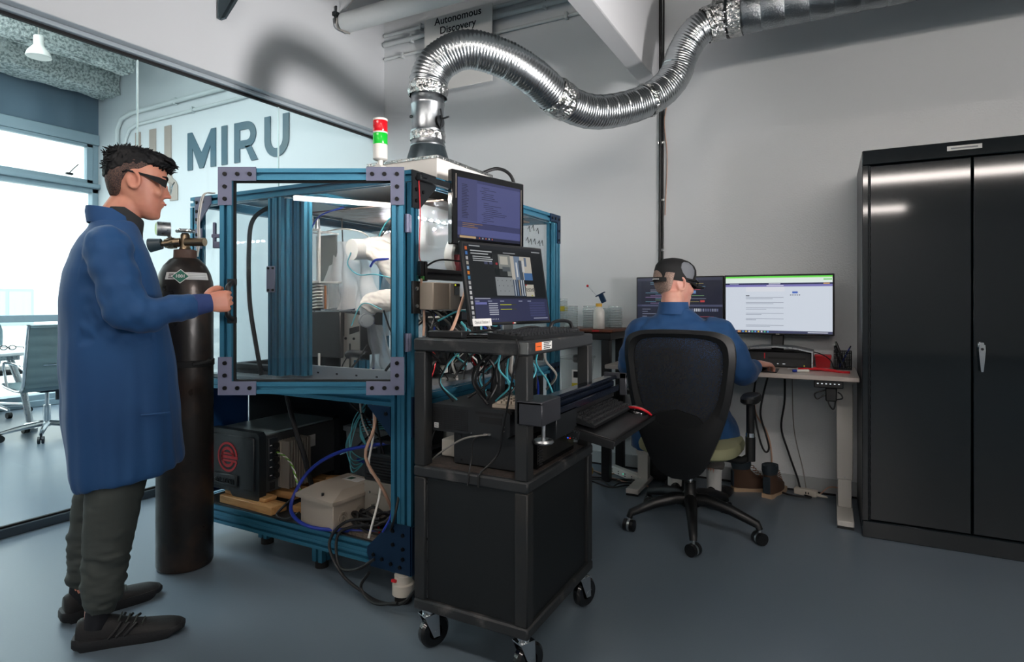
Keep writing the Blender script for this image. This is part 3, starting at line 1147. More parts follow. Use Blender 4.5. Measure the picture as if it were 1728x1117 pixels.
hd.b2((W_ - .068, .045, .27), (W_ - .03, .05, .295), .002).b2((W_ - .068, .045, .415), (W_ - .03, .05, .44), .002)
hd.obj('handle', door)
lt = B('plate_purple').b2((W_ - .0, .004, .56), (W_ + .04, .02, .585), .002).b2((W_, .004, .60), (W_ + .045, .02, .615), .002).b2((W_ + .03, .004, .56), (W_ + .04, .02, .66), .002)
lt.obj('latch', door)
# catch on the middle post and plates left of the door
b = B('plate_purple').b2((-2.28, Y0 - .006, 1.24), (-2.225, Y0, 1.36), .002)
bolts(b, [(-2.265, Y0 - .006, 1.25), (-2.265, Y0 - .006, 1.35), (-2.235, Y0 - .006, 1.35), (-2.235, Y0 - .006, 1.25)], (0, -1, 0), .006)
b.obj('catch_plate', EN, True)
b = B('steel').b2((-2.80, Y0 - .05, .93), (-2.72, Y0, .95), .002).b2((-2.80, Y0 - .05, .99), (-2.735, Y0 - .04, 1.06), .002).b2((-2.80, Y0 - .05, .99), (-2.72, Y0, 1.005), .002).b2((-2.80, Y0 - .06, .86), (-2.70, Y0, .90), .002)
b.obj('strap_mount', EN, True)
b = B('offwhite').b2((X1 - .004, 2.68, 1.62), (X1 + .004, 2.73, 1.71), .004).obj('tape_flag', EN, True)
b = B('ink')
for i, (y, z) in enumerate(((2.98, 1.60), (3.03, 1.61), (3.09, 1.60), (2.96, 1.535), (3.0, 1.53), (3.05, 1.535), (3.11, 1.53), (3.15, 1.535))):
    b.tube([(X1 - .022, y, z), (X1 - .022, y + .02, z + .02), (X1 - .022, y + .03, z - .012)], .002, 4)
b.obj('marker_writing', EN, True)
# monitor arm fixed to the side
MA = B('dark_steel').b2((X1 + .0, 1.925, 1.68), (X1 + .03, 2.30, 1.705), .003)
MA.tube([(X1 + .03, 1.93, 1.70), (X1 + .03, 1.96, 1.70)], .012, 8)
MA.obj('monitor_arm', EN, True)

# ---- signal tower on the front rail
TW = thing('signal_tower', 'red and green signal tower light on top of the enclosure', 'signal light', (-1.70, 2.0, ZT + .012))
B('white_plastic').lathe([(.012, 0), (.022, .002), (.022, .006), (.012, .01)], n=20).box((0, 0, .025), (.03, .02, .04), .004).cyl((0, -.018, .03), (0, .018, .03), .022, n=18).cyl((0, 0, .04), (0, 0, .075), .011, n=12).obj('bracket', TW)
B('white_plastic').lathe([(.024, .07), (.031, .075), (.031, .135), (.030, .137)], n=24).obj('body', TW)
mat('lens_green', '#12a62c', .2, emit=('#0fb52f', .35))
mat('lens_red', '#b9101c', .2, emit=('#c01020', .25))
B('lens_green').lathe([(.030, .137), (.031, .139), (.031, .182), (.030, .184)], n=24).obj('green_lens', TW)
B('white_plastic').lathe([(.0315, .184), (.0315, .190)], n=24).obj('divider_ring', TW)
B('lens_red').lathe([(.030, .190), (.031, .192), (.031, .236), (.030, .238)], n=24).obj('red_lens', TW)
B('white_plastic').lathe([(.0315, .238), (.0315, .246), (.02, .252)], n=24).obj('cap', TW)

# ================================================================== inside the enclosure
DZ = .835
RB = thing('industrial_robot', 'white robot arm hanging from the enclosure ceiling in plastic sleeves', 'robot', (-1.86, 2.5, DZ))
mat('robot_white', '#d4d6d6', .35)
mat('robot_grey', '#878d92', .35, .2)
B('robot_white').cyl((-1.86, 2.5, 1.715), (-1.86, 2.5, 1.66), .10, .10, 24).cyl((-1.86, 2.5, 1.66), (-1.88, 2.48, 1.54), .075, .07, 24).obj('base', RB, True)
B('robot_white').cyl((-1.80, 2.50, 1.52), (-1.98, 2.44, 1.50), .068, .068, 24).tube([(-1.97, 2.44, 1.50), (-2.02, 2.36, 1.475), (-2.07, 2.30, 1.46)], [.062, .055, .05], 20).obj('upper_arm', RB, True)
B('robot_white').cyl((-2.085, 2.24, 1.455), (-2.055, 2.37, 1.465), .052, .052, 24).obj('elbow', RB, True)
B('robot_grey').cyl((-2.03, 2.29, 1.18), (-2.03, 2.29, 1.13), .036, .036, 20).obj('wrist', RB, True)
B('robot_grey').cyl((-2.06, 2.31, 1.105), (-1.995, 2.25, 1.105), .036, .036, 24).use('steel').cyl((-1.993, 2.249, 1.105), (-1.990, 2.246, 1.105), .03, .03, 24).obj('tool_flange', RB, True)
B('cable_teal').tube([(-2.09, 2.24, 1.44), (-2.12, 2.25, 1.38), (-2.05, 2.25, 1.33), (-1.95, 2.25, 1.33), (-1.86, 2.28, 1.31)], .003, 6, 5).tube([(-2.05, 2.2, 1.08), (-2.0, 2.2, 1.17), (-1.95, 2.2, 1.19), (-1.88, 2.22, 1.16)], .003, 6, 5).obj('air_line', RB, True)
B('cable_blue').tube([(-2.0, 2.28, 1.37), (-1.96, 2.27, 1.40), (-1.9, 2.30, 1.405)], .006, 6, 4).obj('tie_band', RB, True)
# plastic drapes
glass('drape', (.88, .92, .94), rough=.12, film=((.9, .94, .96), .36), bump=(16, 1.0), fac=1.6)


glass('drape_milky', (.9, .93, .95), rough=.15, film=((.95, .96, .97), .62), bump=(16, 1.0), fac=1.6)


def drape(label, top, bot, nx, nz, amp, seed, m='drape'):
    r_ = random.Random(seed)
    ph = [r_.uniform(0, 6) for _ in range(4)]
    rows = []
    for j in range(nz + 1):
        t = j / nz
        row = []
        for i in range(nx + 1):
            u = i / nx
            a = V(top[0]).lerp(V(top[1]), u)
            b_ = V(bot[0]).lerp(V(bot[1]), u)
            p = a.lerp(b_, t)
            f = amp * (.3 + t) * (math.sin(u * 17 + ph[0] + t * 3) + .6 * math.sin(u * 31 + ph[1] - t * 4) + .5 * math.sin(t * 9 + u * 7 + ph[2]))
            p += V((f * .6, f, .25 * f))
            row.append(p)
        rows.append(row)
    b = B(m)
    for j in range(nz):
        b.quadstrip(rows[j], rows[j + 1])
    o = b.obj('plastic_drape', None, recalc=False, ang=180)
    return tag(o, label, 'plastic sheet', 'clear plastic drapes inside the enclosure')


drape('clear plastic drape gathered left of the robot elbow', ((-2.42, 2.42, 1.53), (-2.14, 2.40, 1.50)), ((-2.38, 2.34, 1.16), (-1.98, 2.30, 1.16)), 40, 26, .016, 1, 'drape_milky')
drape('clear plastic drape hanging below the robot wrist', ((-2.08, 2.34, 1.09), (-1.94, 2.30, 1.08)), ((-2.10, 2.40, .86), (-1.88, 2.36, .86)), 24, 16, .010, 2)
drape('clear plastic drape behind the side window of the enclosure', ((-1.56, 2.05, 1.62), (-1.56, 3.15, 1.62)), ((-1.60, 2.05, 1.15), (-1.60, 3.15, 1.15)), 40, 18, .014, 3)
drape('clear plastic drape in the robot workspace behind the elbow', ((-2.2, 2.7, 1.60), (-1.62, 2.7, 1.60)), ((-2.3, 2.62, 1.0), (-1.62, 2.62, 1.0)), 40, 18, .02, 4)

# fixtures on the deck
CF = thing('clear_frame_box', 'clear acrylic box with white edges beside the middle post', 'box', (-2.41, 2.31, 1.29))
mat('edge_white', '#e6e6e2', .4)
for (lo, hi) in (((-2.49, 2.26, 1.30), (-2.48, 2.27, 1.575)), ((-2.335, 2.26, 1.30), (-2.325, 2.27, 1.56)), ((-2.49, 2.26, 1.565), (-2.325, 2.27, 1.575)), ((-2.49, 2.26, 1.295), (-2.325, 2.27, 1.305)), ((-2.49, 2.26, 1.567), (-2.48, 2.40, 1.575)), ((-2.335, 2.26, 1.555), (-2.325, 2.40, 1.563))):
    B('edge_white').b2(lo, hi).obj('edge', CF, True)
B('clear_plastic').b2((-2.48, 2.264, 1.305), (-2.335, 2.268, 1.565)).obj('pane', CF, True)
mat('smoke_back', '#6f7474', .4)
B('smoke_back').b2((-2.48, 2.39, 1.305), (-2.335, 2.40, 1.555)).obj('back_plate', CF, True)
B('steel').cyl((-2.47, 2.33, 1.58), (-2.47, 2.33, 1.66), .022, n=16).cyl((-2.41, 2.33, 1.575), (-2.41, 2.33, 1.635), .014, n=16).obj('fittings', CF, True)
B('dark_steel').b2((-2.46, 2.30, DZ), (-2.44, 2.36, 1.295)).obj('stand', CF, True)
BH = thing('black_housing', 'black instrument housing on the enclosure deck behind the perforated rail', 'instrument', (-2.34, 2.40, DZ))
B('black_plastic').b2((-2.49, 2.27, .91), (-2.19, 2.60, 1.145), .004).obj('body', BH, True)
B('steel').b2((-2.20, 2.27, 1.145), (-2.49, 2.60, 1.150)).obj('top_plate', BH, True)
for x in (-2.47, -2.33, -2.21):
    B('dark_steel').b2((x - .012, 2.30, DZ), (x + .012, 2.5, .91)).obj('foot', BH, True)
B('white_plastic').b2((-2.335, 2.262, .855), (-2.325, 2.268, .93)).obj('label_strip', BH, True)
RK = thing('slotted_rack', 'rack of thin white slats standing on the black instrument housing', 'rack', (-2.38, 2.33, 1.15))
for i in range(9):
    B('edge_white').box((-2.392, 2.33, 1.165 + i * .0165), (.05, .09, .0075), .001, ry=R(-8)).obj('slat', RK, True)
B('dark_steel').b2((-2.425, 2.30, 1.15), (-2.416, 2.36, 1.30)).obj('upright', RK, True)
CL = thing('vial_holder', 'clear rods and vials held upright on the black housing', 'vials', (-2.30, 2.33, 1.15))
for i, x in enumerate((-2.345, -2.318, -2.292, -2.268)):
    B('clear_plastic').cyl((x, 2.33, 1.15), (x, 2.33, 1.29), .009, n=12).obj('rod', CL, True)
B('edge_white').b2((-2.40, 2.315, 1.292), (-2.25, 2.345, 1.302), .002).obj('clamp_bar', CL, True)
B(mat('amber', '#a9683a', .3)).cyl((-2.332, 2.31, 1.16), (-2.332, 2.31, 1.28), .006, n=8).obj('amber_tube', CL, True)
SB = thing('steel_bracket_plate', 'tall bent steel bracket plate on the deck right of the black housing', 'bracket', (-2.14, 2.29, DZ))
mat('brushed_steel', '#c2bbb2', .35, .85, bump=(90, .06, .002))
b = B('brushed_steel').prism([(-2.21, .84), (-2.21, 1.02), (-2.185, 1.02), (-2.185, 1.14), (-2.085, 1.13), (-2.085, .84)], (0, 2.295, 0), (1, 0, 0), (0, 0, 1), (0, .006, 0))
b.use('black_matte').b2((-2.150, 2.292, .845), (-2.143, 2.296, .985)).prism([(-2.15, 1.03), (-2.085, 1.048), (-2.085, 1.075), (-2.15, 1.062)], (0, 2.293, 0), (1, 0, 0), (0, 0, 1), (0, .002, 0))
bolts(b, [(-2.175, 2.295, 1.01), (-2.12, 2.295, 1.01)], (0, -1, 0), .007)
b.obj('plate', SB, True)
B('dark_steel').b2((-2.18, 2.301, 1.12), (-2.07, 2.40, 1.14)).obj('cap_block', SB, True)
PB = thing('perforated_rail', 'grey perforated steel rail along the front of the deck', 'rail', (-2.05, 2.05, DZ))
b = B('deck').b2((-2.34, 2.00, .845), (-1.57, 2.012, .905), .001).b2((-2.34, 2.00, DZ), (-1.57, 2.10, .845))
b.use('black_matte')
for i in range(7):
    b.b2((-2.30 + i * .115, 1.9995, .87), (-2.288 + i * .115, 2.001, .877))
b.obj('rail_body', PB, True)
CS = thing('camera_stand', 'small black camera on a short blue post on the deck', 'camera', (-1.93, 2.14, DZ))
extr(B(BA), (-1.955, 2.115, DZ), (-1.905, 2.165, .925)).obj('post', CS, True, flat=True)
B('black_plastic').tube([(-2.0, 2.12, .945), (-1.97, 2.12, .955), (-1.88, 2.12, .95)], .018, 10, 4).obj('camera_body', CS, True)
B('cable_black').tube([(-1.86, 2.10, 1.0), (-1.90, 2.08, .93), (-1.95, 2.06, .87), (-1.99, 2.05, .855)], .005, 6, 4).tube([(-2.0, 2.12, .94), (-2.015, 2.10, .89), (-1.98, 2.08, .85)], .003, 6, 4).obj('cable', CS, True)
BF = thing('workpiece_stand', 'slim blue-edged open stand below the robot arm', 'stand', (-1.98, 2.45, DZ))
mat('frame_violet', '#3d4483', .4)
for (a, c) in (((-2.13, 2.45, DZ), (-2.13, 2.45, 1.245)), ((-2.13, 2.45, 1.24), (-1.82, 2.42, 1.235)), ((-1.82, 2.42, DZ), (-1.82, 2.42, 1.24))):
    B('frame_violet').tube([a, c], .0065, 6).obj('frame_bar', BF, True)
# ceiling clutter: added hidden bar that brightens the interior, diode strips, folded lining
LS = thing('fill_bar', 'added unseen fill light bar behind the front top rail of the enclosure', 'light', (-1.85, 1.952, 1.70))
mat('fill_glow', '#ffffff', .4, emit=('#fff0e2', 260))
B('fill_glow').b2((-2.08, 1.949, 1.698), (-1.62, 1.957, 1.708)).obj('diffuser', LS, True)
B('aluminium').b2((-2.09, 1.946, 1.709), (-1.61, 1.962, 1.715)).obj('holder', LS, True)
LD = thing('led_strip', 'row of small bright points along the inner roof beam', 'light', (-1.9, 2.6, 1.62))
B('aluminium').b2((-2.40, 2.75, 1.60), (-1.60, 2.78, 1.612)).obj('holder', LD, True)
mat('led_white', '#ffffff', .4, emit=('#f4f8ff', 130))
for i in range(8):
    B('led_white').sphere((-2.30 + i * .05, 2.745, 1.600), .008, 8).obj('diode', LD, True)
B('aluminium').b2((-1.575, 2.0, 1.552), (-1.555, 2.7, 1.56)).obj('holder', LD, True)
for i in range(9):
    B('led_white').sphere((-1.553, 2.02 + i * .05, 1.556), .006, 8).obj('diode', LD, True)
mat('foil_brown', '#8d7468', .35, .4, bump=(12, .6, .03))
FL = B('foil_brown').b2((-2.42, 2.3, 1.665), (-1.58, 3.2, 1.672)).b2((-2.40, 2.8, 1.57), (-1.62, 2.84, 1.60)).obj('roof_lining')
tag(FL, 'crumpled brownish foil lining under the enclosure roof', 'lining')
CB = thing('corrugated_cable', 'thick black cable looping down inside the left bay of the enclosure', 'cable', (-2.5, 2.1, .84))
B('cable_black').tube([(-2.32, 2.1, 1.66), (-2.42, 2.05, 1.665), (-2.50, 2.0, 1.60), (-2.505, 1.98, 1.45), (-2.50, 1.98, 1.2), (-2.47, 1.99, 1.0), (-2.44, 2.0, .84)], .011, 8, 5).obj('cable', CB, True)
ic = thing('roof_cables', 'thin blue and white cables strung under the enclosure roof', 'cable', (-2.0, 2.4, 1.55))
for (m_, pts) in (('cable_blue', [(-2.46, 2.28, 1.50), (-2.38, 2.25, 1.56), (-2.28, 2.22, 1.63), (-2.1, 2.2, 1.66)]), ('white_plastic', [(-2.42, 2.35, 1.56), (-2.25, 2.33, 1.575), (-2.10, 2.33, 1.55), (-2.02, 2.33, 1.49)]), ('cable_teal', [(-2.02, 2.35, 1.50), (-1.95, 2.33, 1.58), (-1.85, 2.3, 1.62), (-1.66, 2.25, 1.60)]), ('cable_black', [(-1.95, 2.3, 1.52), (-1.85, 2.26, 1.56), (-1.7, 2.22, 1.58)]), ('cable_black', [(-2.40, 2.5, 1.66), (-2.39, 2.5, 1.45), (-2.40, 2.5, 1.3)])):
    B(m_).tube(pts, .004, 6, 5).obj('cable', ic, True)
GP = tag(B(mat('panel_slate', '#46566a', .4)).b2((-2.68, 2.55, DZ), (-2.36, 2.565, 1.28), .002).obj('slate_panel'), 'slate blue panel standing in the left bay of the enclosure', 'panel')
PF = thing('module_frame', 'dark slotted base frame on the deck in the left bay', 'frame', (-2.62, 2.2, DZ))
extr(B('dark_steel'), (-2.74, 2.05, DZ), (-2.36, 2.095, .88)).obj('front_bar', PF, True, flat=True)
extr(B('dark_steel'), (-2.74, 2.10, DZ), (-2.695, 2.5, .88)).obj('side_bar', PF, True, flat=True)
WT = thing('white_tubing', 'white looped tubing at the upper left corner of the enclosure', 'tubing', (-2.74, 1.9, 1.4))
for q in (0, .012):
    B('white_plastic').tube([(-2.70 + q, 1.93, 1.735), (-2.72 + q, 1.885, 1.72), (-2.735 + q, 1.87, 1.60), (-2.74 + q, 1.875, 1.5), (-2.77 + q, 1.885, 1.42)], .0035, 6, 5).obj('tube', WT, True)
# right-hand bay: ring spool, red block, beige controller
RS = thing('ring_spool', 'white ring spool behind the side window of the enclosure', 'spool', (-1.52, 2.30, 1.3))
B('white_plastic').lathe([(.075, -.02), (.095, -.02), (.095, .02), (.075, .02), (.075, -.02)], (-1.505, 2.32, 1.40), 32, 'X').obj('ring', RS, True)
B(mat('dull_red', '#9c4a50', .5)).b2((-1.53, 2.26, 1.33), (-1.47, 2.36, 1.41), .003).obj('red_block', RS, True)
IN = thing('beige_controller', 'beige controller with small green display on the enclosure side', 'controller', (-1.40, 2.02, 1.15))
B('beige').b2((X1 - .02, 1.945, 1.165), (-1.385, 2.13, 1.275), .004).obj('body', IN, True)
B(mat('beige_light', '#c0b6a8', .45)).b2((-1.385, 2.055, 1.165), (-1.378, 2.13, 1.275), .003).obj('front_plate', IN, True)
B(mat('lcd_green', '#232b1e', .2)).b2((-1.378, 2.085, 1.225), (-1.376, 2.122, 1.258)).obj('display', IN, True)
B('ink').b2((-1.378, 2.082, 1.262), (-1.3765, 2.126, 1.272)).use(emis('#d8e030', .9)).b2((-1.3765, 2.086, 1.264), (-1.376, 2.096, 1.270)).obj('buttons', IN, True)
b = B('black_plastic').b2((X1, 1.90, 1.15), (X1 + .01, 1.95, 1.28), .002)
bolts(b, [(X1 + .01, 1.925, 1.18), (X1 + .01, 1.925, 1.25)], (1, 0, 0), .008, m='steel')
b.obj('mount_plate', IN, True)
WH = thing('wiring_loom', 'thin red and pink wires with small connectors on the right post', 'wire', (X1 + .012, 1.94, 1.1))
B('red_plastic').tube([(X1 + .012, 1.935, 1.69), (X1 + .014, 1.942, 1.55), (X1 + .012, 1.938, 1.40), (X1 + .016, 1.94, 1.36)], .0022, 5, 4).obj('red_wire', WH, True)
B('black_plastic').b2((X1 + .008, 1.93, 1.30), (X1 + .026, 1.952, 1.36), .002).b2((X1 + .01, 1.96, 1.28), (X1 + .028, 1.975, 1.36), .002).use(mat('conn_green', '#4f9a52', .5)).b2((X1 + .01, 1.95, 1.285), (X1 + .022, 1.962, 1.30)).obj('connector', WH, True)
B('cable_pink').tube([(X1 + .016, 1.945, 1.29), (X1 + .02, 1.955, 1.22), (X1 + .02, 1.96, 1.12), (X1 + .02, 1.955, 1.06)], .005, 6, 4).obj('pink_wire', WH, True)
B('cable_black').tube([(X1 + .02, 1.97, 1.34), (X1 + .03, 2.05, 1.37), (X1 + .03, 2.2, 1.375), (X1 + .02, 2.3, 1.38)], .004, 6, 5).obj('black_wire', WH, True)

# ================================================================== lower shelf
SZ = .21
CH = thing('chiller_unit', 'black unit with a red ringed letter emblem on the enclosure bottom shelf', 'machine', (-2.58, 2.21, .265))
mat('chiller_black', '#1b2126', .45)
mat('chiller_grey', '#46494b', .45, .4)
B('chiller_grey').b2((-2.745, 1.985, .275), (-2.395, 2.44, .552), .003).obj('body', CH, True)
mat('chiller_top', '#93a3a6', .3, .3)
B('chiller_top').b2((-2.74, 1.99, .552), (-2.40, 2.435, .562), .002).obj('top_plate', CH, True)
for y0 in (1.945, 2.435):
    ft = B('chiller_black').prism([(-.18, .02), (-.18, .285), (-.165, .30), (.165, .30), (.18, .285), (.18, -.015), (.165, -.03), (.0, -.03), (-.03, .0), (-.165, .0)], (-2.57, y0, .27), (1, 0, 0), (0, 0, 1), (0, .04, 0))
    ft.obj('bezel', CH, True)
B('chiller_black').b2((-2.72, 1.938, .29), (-2.42, 1.946, .545), .004).obj('front_panel', CH, True)
# emblem: ring and letter e
mat('emblem_red', '#c8232c', .45)


def ringpoly(b, cx_, cz_, r0, r1, a0, a1, y, n=36):
    pts = [(cx_ + r1 * math.cos(R(a0 + (a1 - a0) * i / n)), cz_ + r1 * math.sin(R(a0 + (a1 - a0) * i / n))) for i in range(n + 1)]
    pts += [(cx_ + r0 * math.cos(R(a1 + (a0 - a1) * i / n)), cz_ + r0 * math.sin(R(a1 + (a0 - a1) * i / n))) for i in range(n + 1)]
    for i in range(n):
        b.prism([pts[i], pts[i + 1], pts[2 * n - i], pts[2 * n + 1 - i]], (0, y, 0), (1, 0, 0), (0, 0, 1), (0, .002, 0))


b = B('emblem_red')
ex, ez = -2.605, .437
ringpoly(b, ex, ez, .062, .073, 8, 344, 1.936)
ringpoly(b, ex, ez, .036, .05, 2, 335, 1.936)
b.b2((ex - .05, 1.936, ez - .007), (ex + .073, 1.938, ez + .007))
b.b2((ex - .045, 1.936, ez + .012), (ex + .048, 1.938, ez + .022))
b.b2((ex - .045, 1.936, ez - .022), (ex + .066, 1.938, ez - .012))
b.obj('emblem', CH, True)
B('chiller_black').b2((-2.70, 1.928, .30), (-2.53, 1.94, .355), .005).obj('name_plate', CH, True)
text('name_lettering', 'enacon', .05, 'dark_steel', CH, basis(V((-2.615, 1.926, .327)) - CH.location, (1, 0, 0), (0, 0, 1)), ext=.002)
B('chiller_black').b2((-2.398, 2.0, .33), (-2.388, 2.055, .535), .002).obj('side_strip', CH, True)
for i, z in enumerate((.50, .465, .43, .395, .355)):
    B('black_plastic').cyl((-2.39, 2.035, z), (-2.37, 2.035, z), .014, n=14).use('white_paper').b2((-2.3885, 2.005, z - .001), (-2.387, 2.018, z + .003)).obj('knob', CH, True)
b = B(mat('heatsink', '#b3ab9f', .4, .6))
b.b2((-2.395, 2.06, .29), (-2.38, 2.21, .51))
for i in range(9):
    b.b2((-2.395, 2.065 + i * .0165, .285), (-2.325, 2.071 + i * .0165, .515))
b.obj('heatsink', CH, True)
B('white_paper').b2((-2.3945, 2.23, .44), (-2.393, 2.30, .50)).obj('data_label', CH, True)
B('ink').b2((-2.394, 2.01, .285), (-2.391, 2.04, .32), .001).obj('port', CH, True)


def block(label, c, sz, rz, nm='wood_block'):
    b = B('wood_pine').box((0, 0, sz[2] / 2), sz, .003)
    o = b.obj(nm)
    o.location = (c[0], c[1], c[2])
    o.rotation_euler = (0, 0, R(rz))
    return tag(o, label, 'wood', 'wood blocks on the enclosure shelf')


block('long pine block lying flat under the black unit front', (-2.46, 1.965, SZ), (.38, .09, .038), -2)
block('pine block stacked on the long block under the black unit', (-2.50, 1.985, SZ + .038), (.30, .07, .018), -2)
block('pine block sticking out under the heatsink of the black unit', (-2.41, 2.13, SZ + .016), (.19, .10, .038), 3)
block('pale pine block under the back of the black unit', (-2.42, 2.34, SZ), (.20, .09, .054), 0)
block('short pine block standing behind the junction box', (-2.20, 2.27, SZ), (.12, .05, .10), 20)
block('small pine offcut beside the junction box corner', (-2.20, 2.03, SZ), (.07, .06, .03), 10)

JB = thing('junction_box', 'beige metal junction box with sloped lid on the bottom shelf', 'box', (-1.955, 2.03, SZ), R(-6))
mat('jb_beige', '#a79d90', .5)
B('jb_beige').b2((-.12, -.125, 0), (.10, .14, .12), .004).obj('body', JB)
b = B('jb_beige').loft([[V(p) for p in r] for r in (
    [(-.135, -.14, .12), (.115, -.14, .12), (.115, .155, .12), (-.135, .155, .12)],
    [(-.135, -.14, .135), (.115, -.14, .135), (.115, .155, .135), (-.135, .155, .135)],
    [(-.10, -.06, .165), (.08, -.06, .165), (.08, .13, .165), (-.10, .13, .165)])])
b.obj('lid', JB)
B('dark_steel').cyl((.02, -.115, .135), (.02, -.115, .155), .006, n=10).b2((.0, -.12, .135), (.03, -.108, .14)).obj('lid_screw', JB)
for (y, z) in ((-.07, .05), (.02, .05)):
    b = B('jb_beige')
    for r_ in (.028, .02, .012):
        b.lathe([(r_, 0), (r_, .003), (r_ - .004, .003), (r_ - .004, 0)], (.10, y, z), 20, 'X')
    b.obj('knockout', JB)
B('steel').b2((.10, .06, .03), (.125, .10, .09), .002).use(mat('brass', '#b9903a', .3, 1.)).cyl((.125, .08, .075), (.135, .08, .075), .008, n=10).obj('latch', JB)
B('white_paper').box((0, .08, .1655), (.10, .06, .001)).use(mat('print_green', '#3d6b58', .6)).box((-.02, .08, .1662), (.03, .03, .0006)).obj('lid_label', JB)

PS = thing('power_supply', 'grey power supply with black louvred top behind the right post', 'power supply', (-1.72, 2.16, SZ + .03))
B(mat('ps_grey', '#8b877f', .5)).b2((-1.845, 2.06, .235), (-1.56, 2.40, .40), .004).obj('body', PS, True)
B('chiller_black').b2((-1.845, 2.058, .40), (-1.56, 2.40, .525), .006).obj('top_cover', PS, True)
for i in range(8):
    B('black_plastic').box((-1.70, 2.056, .415 + i * .013), (.25, .008, .006), .001, rx=R(25)).obj('louvre', PS, True)
b = B('ps_grey').b2((-1.80, 2.054, .255), (-1.58, 2.06, .345), .002)
bolts(b, [(-1.81, 2.058, .35), (-1.72, 2.058, .35), (-1.81, 2.058, .25), (-1.72, 2.058, .25)], (0, -1, 0), .005, m='steel')
b.use('steel').cyl((-1.78, 2.054, .30), (-1.78, 2.04, .30), .005, n=8)
b.obj('terminal_plate', PS, True)
for x in (-1.80, -1.60):
    B('black_rubber').cyl((x, 2.1, SZ), (x, 2.1, .236), .015).cyl((x, 2.36, SZ), (x, 2.36, .236), .015).obj('foot', PS, True)
BN = thing('grey_bin', 'grey plastic waste bin with purple cap standing on the bottom shelf', 'bin', (-2.20, 2.66, SZ))
mat('bin_grey', '#7a868c', .5)
B('bin_grey').loft([[V((sx_ * (x + .0), sy_ * y, z)) for (sx_, sy_) in ((-1, -1), (1, -1), (1, 1), (-1, 1))] for (x, y, z) in ((.15, .14, 0), (.17, .16, .27), (.18, .17, .275), (.18, .17, .30), (.165, .155, .30), (.15, .14, .03))]).obj('tub', BN)
B(mat('cap_purple', '#4a4560', .5)).lathe([(.045, .30), (.05, .305), (.05, .335), (.03, .345)], (-.03, -.08, 0), 20).obj('cap', BN)
B('bin_grey').loft([[V((-.02 + (.09 + .02 * q) * math.cos(t), .05 + (.09 + .02 * q) * math.sin(t), .30 + .11 * q)) for t in [2 * PI * k / 20 for k in range(20)]] for q in (0, 1)]).obj('inner_pail', BN)
FP = tag(B(mat('felt', '#6d6258', .95, var=(60, '#3c3530', .3, .7))).prism([(-.20, -.03), (.05, -.045), (.12, .03), (-.16, .06)], (-1.66, 1.955, SZ), (1, 0, 0), (0, 1, 0), (0, 0, .014)).obj('felt_pad'), 'frayed brown felt pad on the shelf edge beside the corner plate', 'pad')

# cables on and under the shelf
def cable(label, pts, r, m, k=6, nm='cable', grp=None):
    o = B(m).tube(pts, r, 8, k).obj(nm)
    return tag(o, label, 'cable', grp)


cable('thick blue cable looping in front of the junction box', [(-1.58, 2.10, .60), (-1.75, 2.05, .57), (-1.95, 2.02, .52), (-2.08, 1.98, .44), (-2.13, 1.93, .34), (-2.10, 1.88, .265), (-1.98, 1.875, .225), (-1.80, 1.93, .222), (-1.65, 2.0, .222)], .008, 'cable_blue')
cable('black hose dropping from the deck past the black unit', [(-2.30, 2.02, .80), (-2.26, 2.01, .70), (-2.20, 2.0, .58), (-2.15, 2.0, .48), (-2.14, 2.02, .38), (-2.12, 2.06, .22)], .011, 'cable_black')
tw = thing('twisted_wire', 'green and white twisted wire pair from the black unit', 'wire', (-2.3, 2.03, .46))
P0 = catmull([(-2.375, 2.035, .465), (-2.30, 2.02, .455), (-2.22, 1.99, .43), (-2.17, 1.97, .38), (-2.14, 1.97, .33), (-2.08, 1.98, .31)], 10)
for ph, m_ in ((0, mat('wire_green', '#6fa82e', .4)), (PI, 'white_plastic')):
    pts = []
    for i, p in enumerate(P0):
        d = (P0[min(i + 1, len(P0) - 1)] - P0[max(0, i - 1)]).normalized()
        a, c = frame(d)
        pts.append(p + (a * math.cos(i * 1.0 + ph) + c * math.sin(i * 1.0 + ph)) * .0032)
    B(m_).tube(pts, .0032, 6).obj('strand', tw, True)
cable('blue hose with brass fitting behind the junction box', [(-2.10, 2.30, .40), (-2.0, 2.28, .395), (-1.90, 2.26, .37), (-1.82, 2.22, .34)], .009, 'cable_blue')
rr = random.Random(11)
cb = thing('cable_coil', 'tangled coil of black cables hanging over the shelf edge', 'cable', (-1.72, 1.95, SZ))
for q in range(5):
    pts = []
    cx_, cy_ = -1.70 + rr.uniform(-.03, .03), 1.985 + rr.uniform(-.02, .02)
    for i in range(13):
        a = i * 2 * PI / 12 + q
        rad = .09 + rr.uniform(-.02, .025)
        pts.append((cx_ + rad * 1.15 * math.cos(a), cy_ + rad * .55 * math.sin(a), SZ + .012 + .012 * q + rr.uniform(0, .03)))
    B('cable_black').tube(pts, .006, 7, 4).obj('cable', cb, True)
for pts in ([(-1.66, 1.95, .29), (-1.80, 1.90, .27), (-1.86, 1.865, .18), (-1.78, 1.85, .08), (-1.66, 1.84, .035), (-1.56, 1.83, .02), (-1.45, 1.83, .04), (-1.40, 1.85, .10)],
            [(-1.70, 1.93, .27), (-1.83, 1.89, .22), (-1.80, 1.86, .10), (-1.70, 1.85, .11), (-1.62, 1.87, .16)],
            [(-1.62, 1.84, .12), (-1.66, 1.835, .05), (-1.56, 1.80, .03), (-1.44, 1.79, .06)]):
    B('cable_black').tube(pts, .0065, 7, 6).obj('cable', cb, True)
B('red_plastic').tube([(-1.74, 2.03, .235), (-1.70, 1.99, .225), (-1.67, 1.96, .225)], .004, 6, 4).obj('red_wire', cb, True)
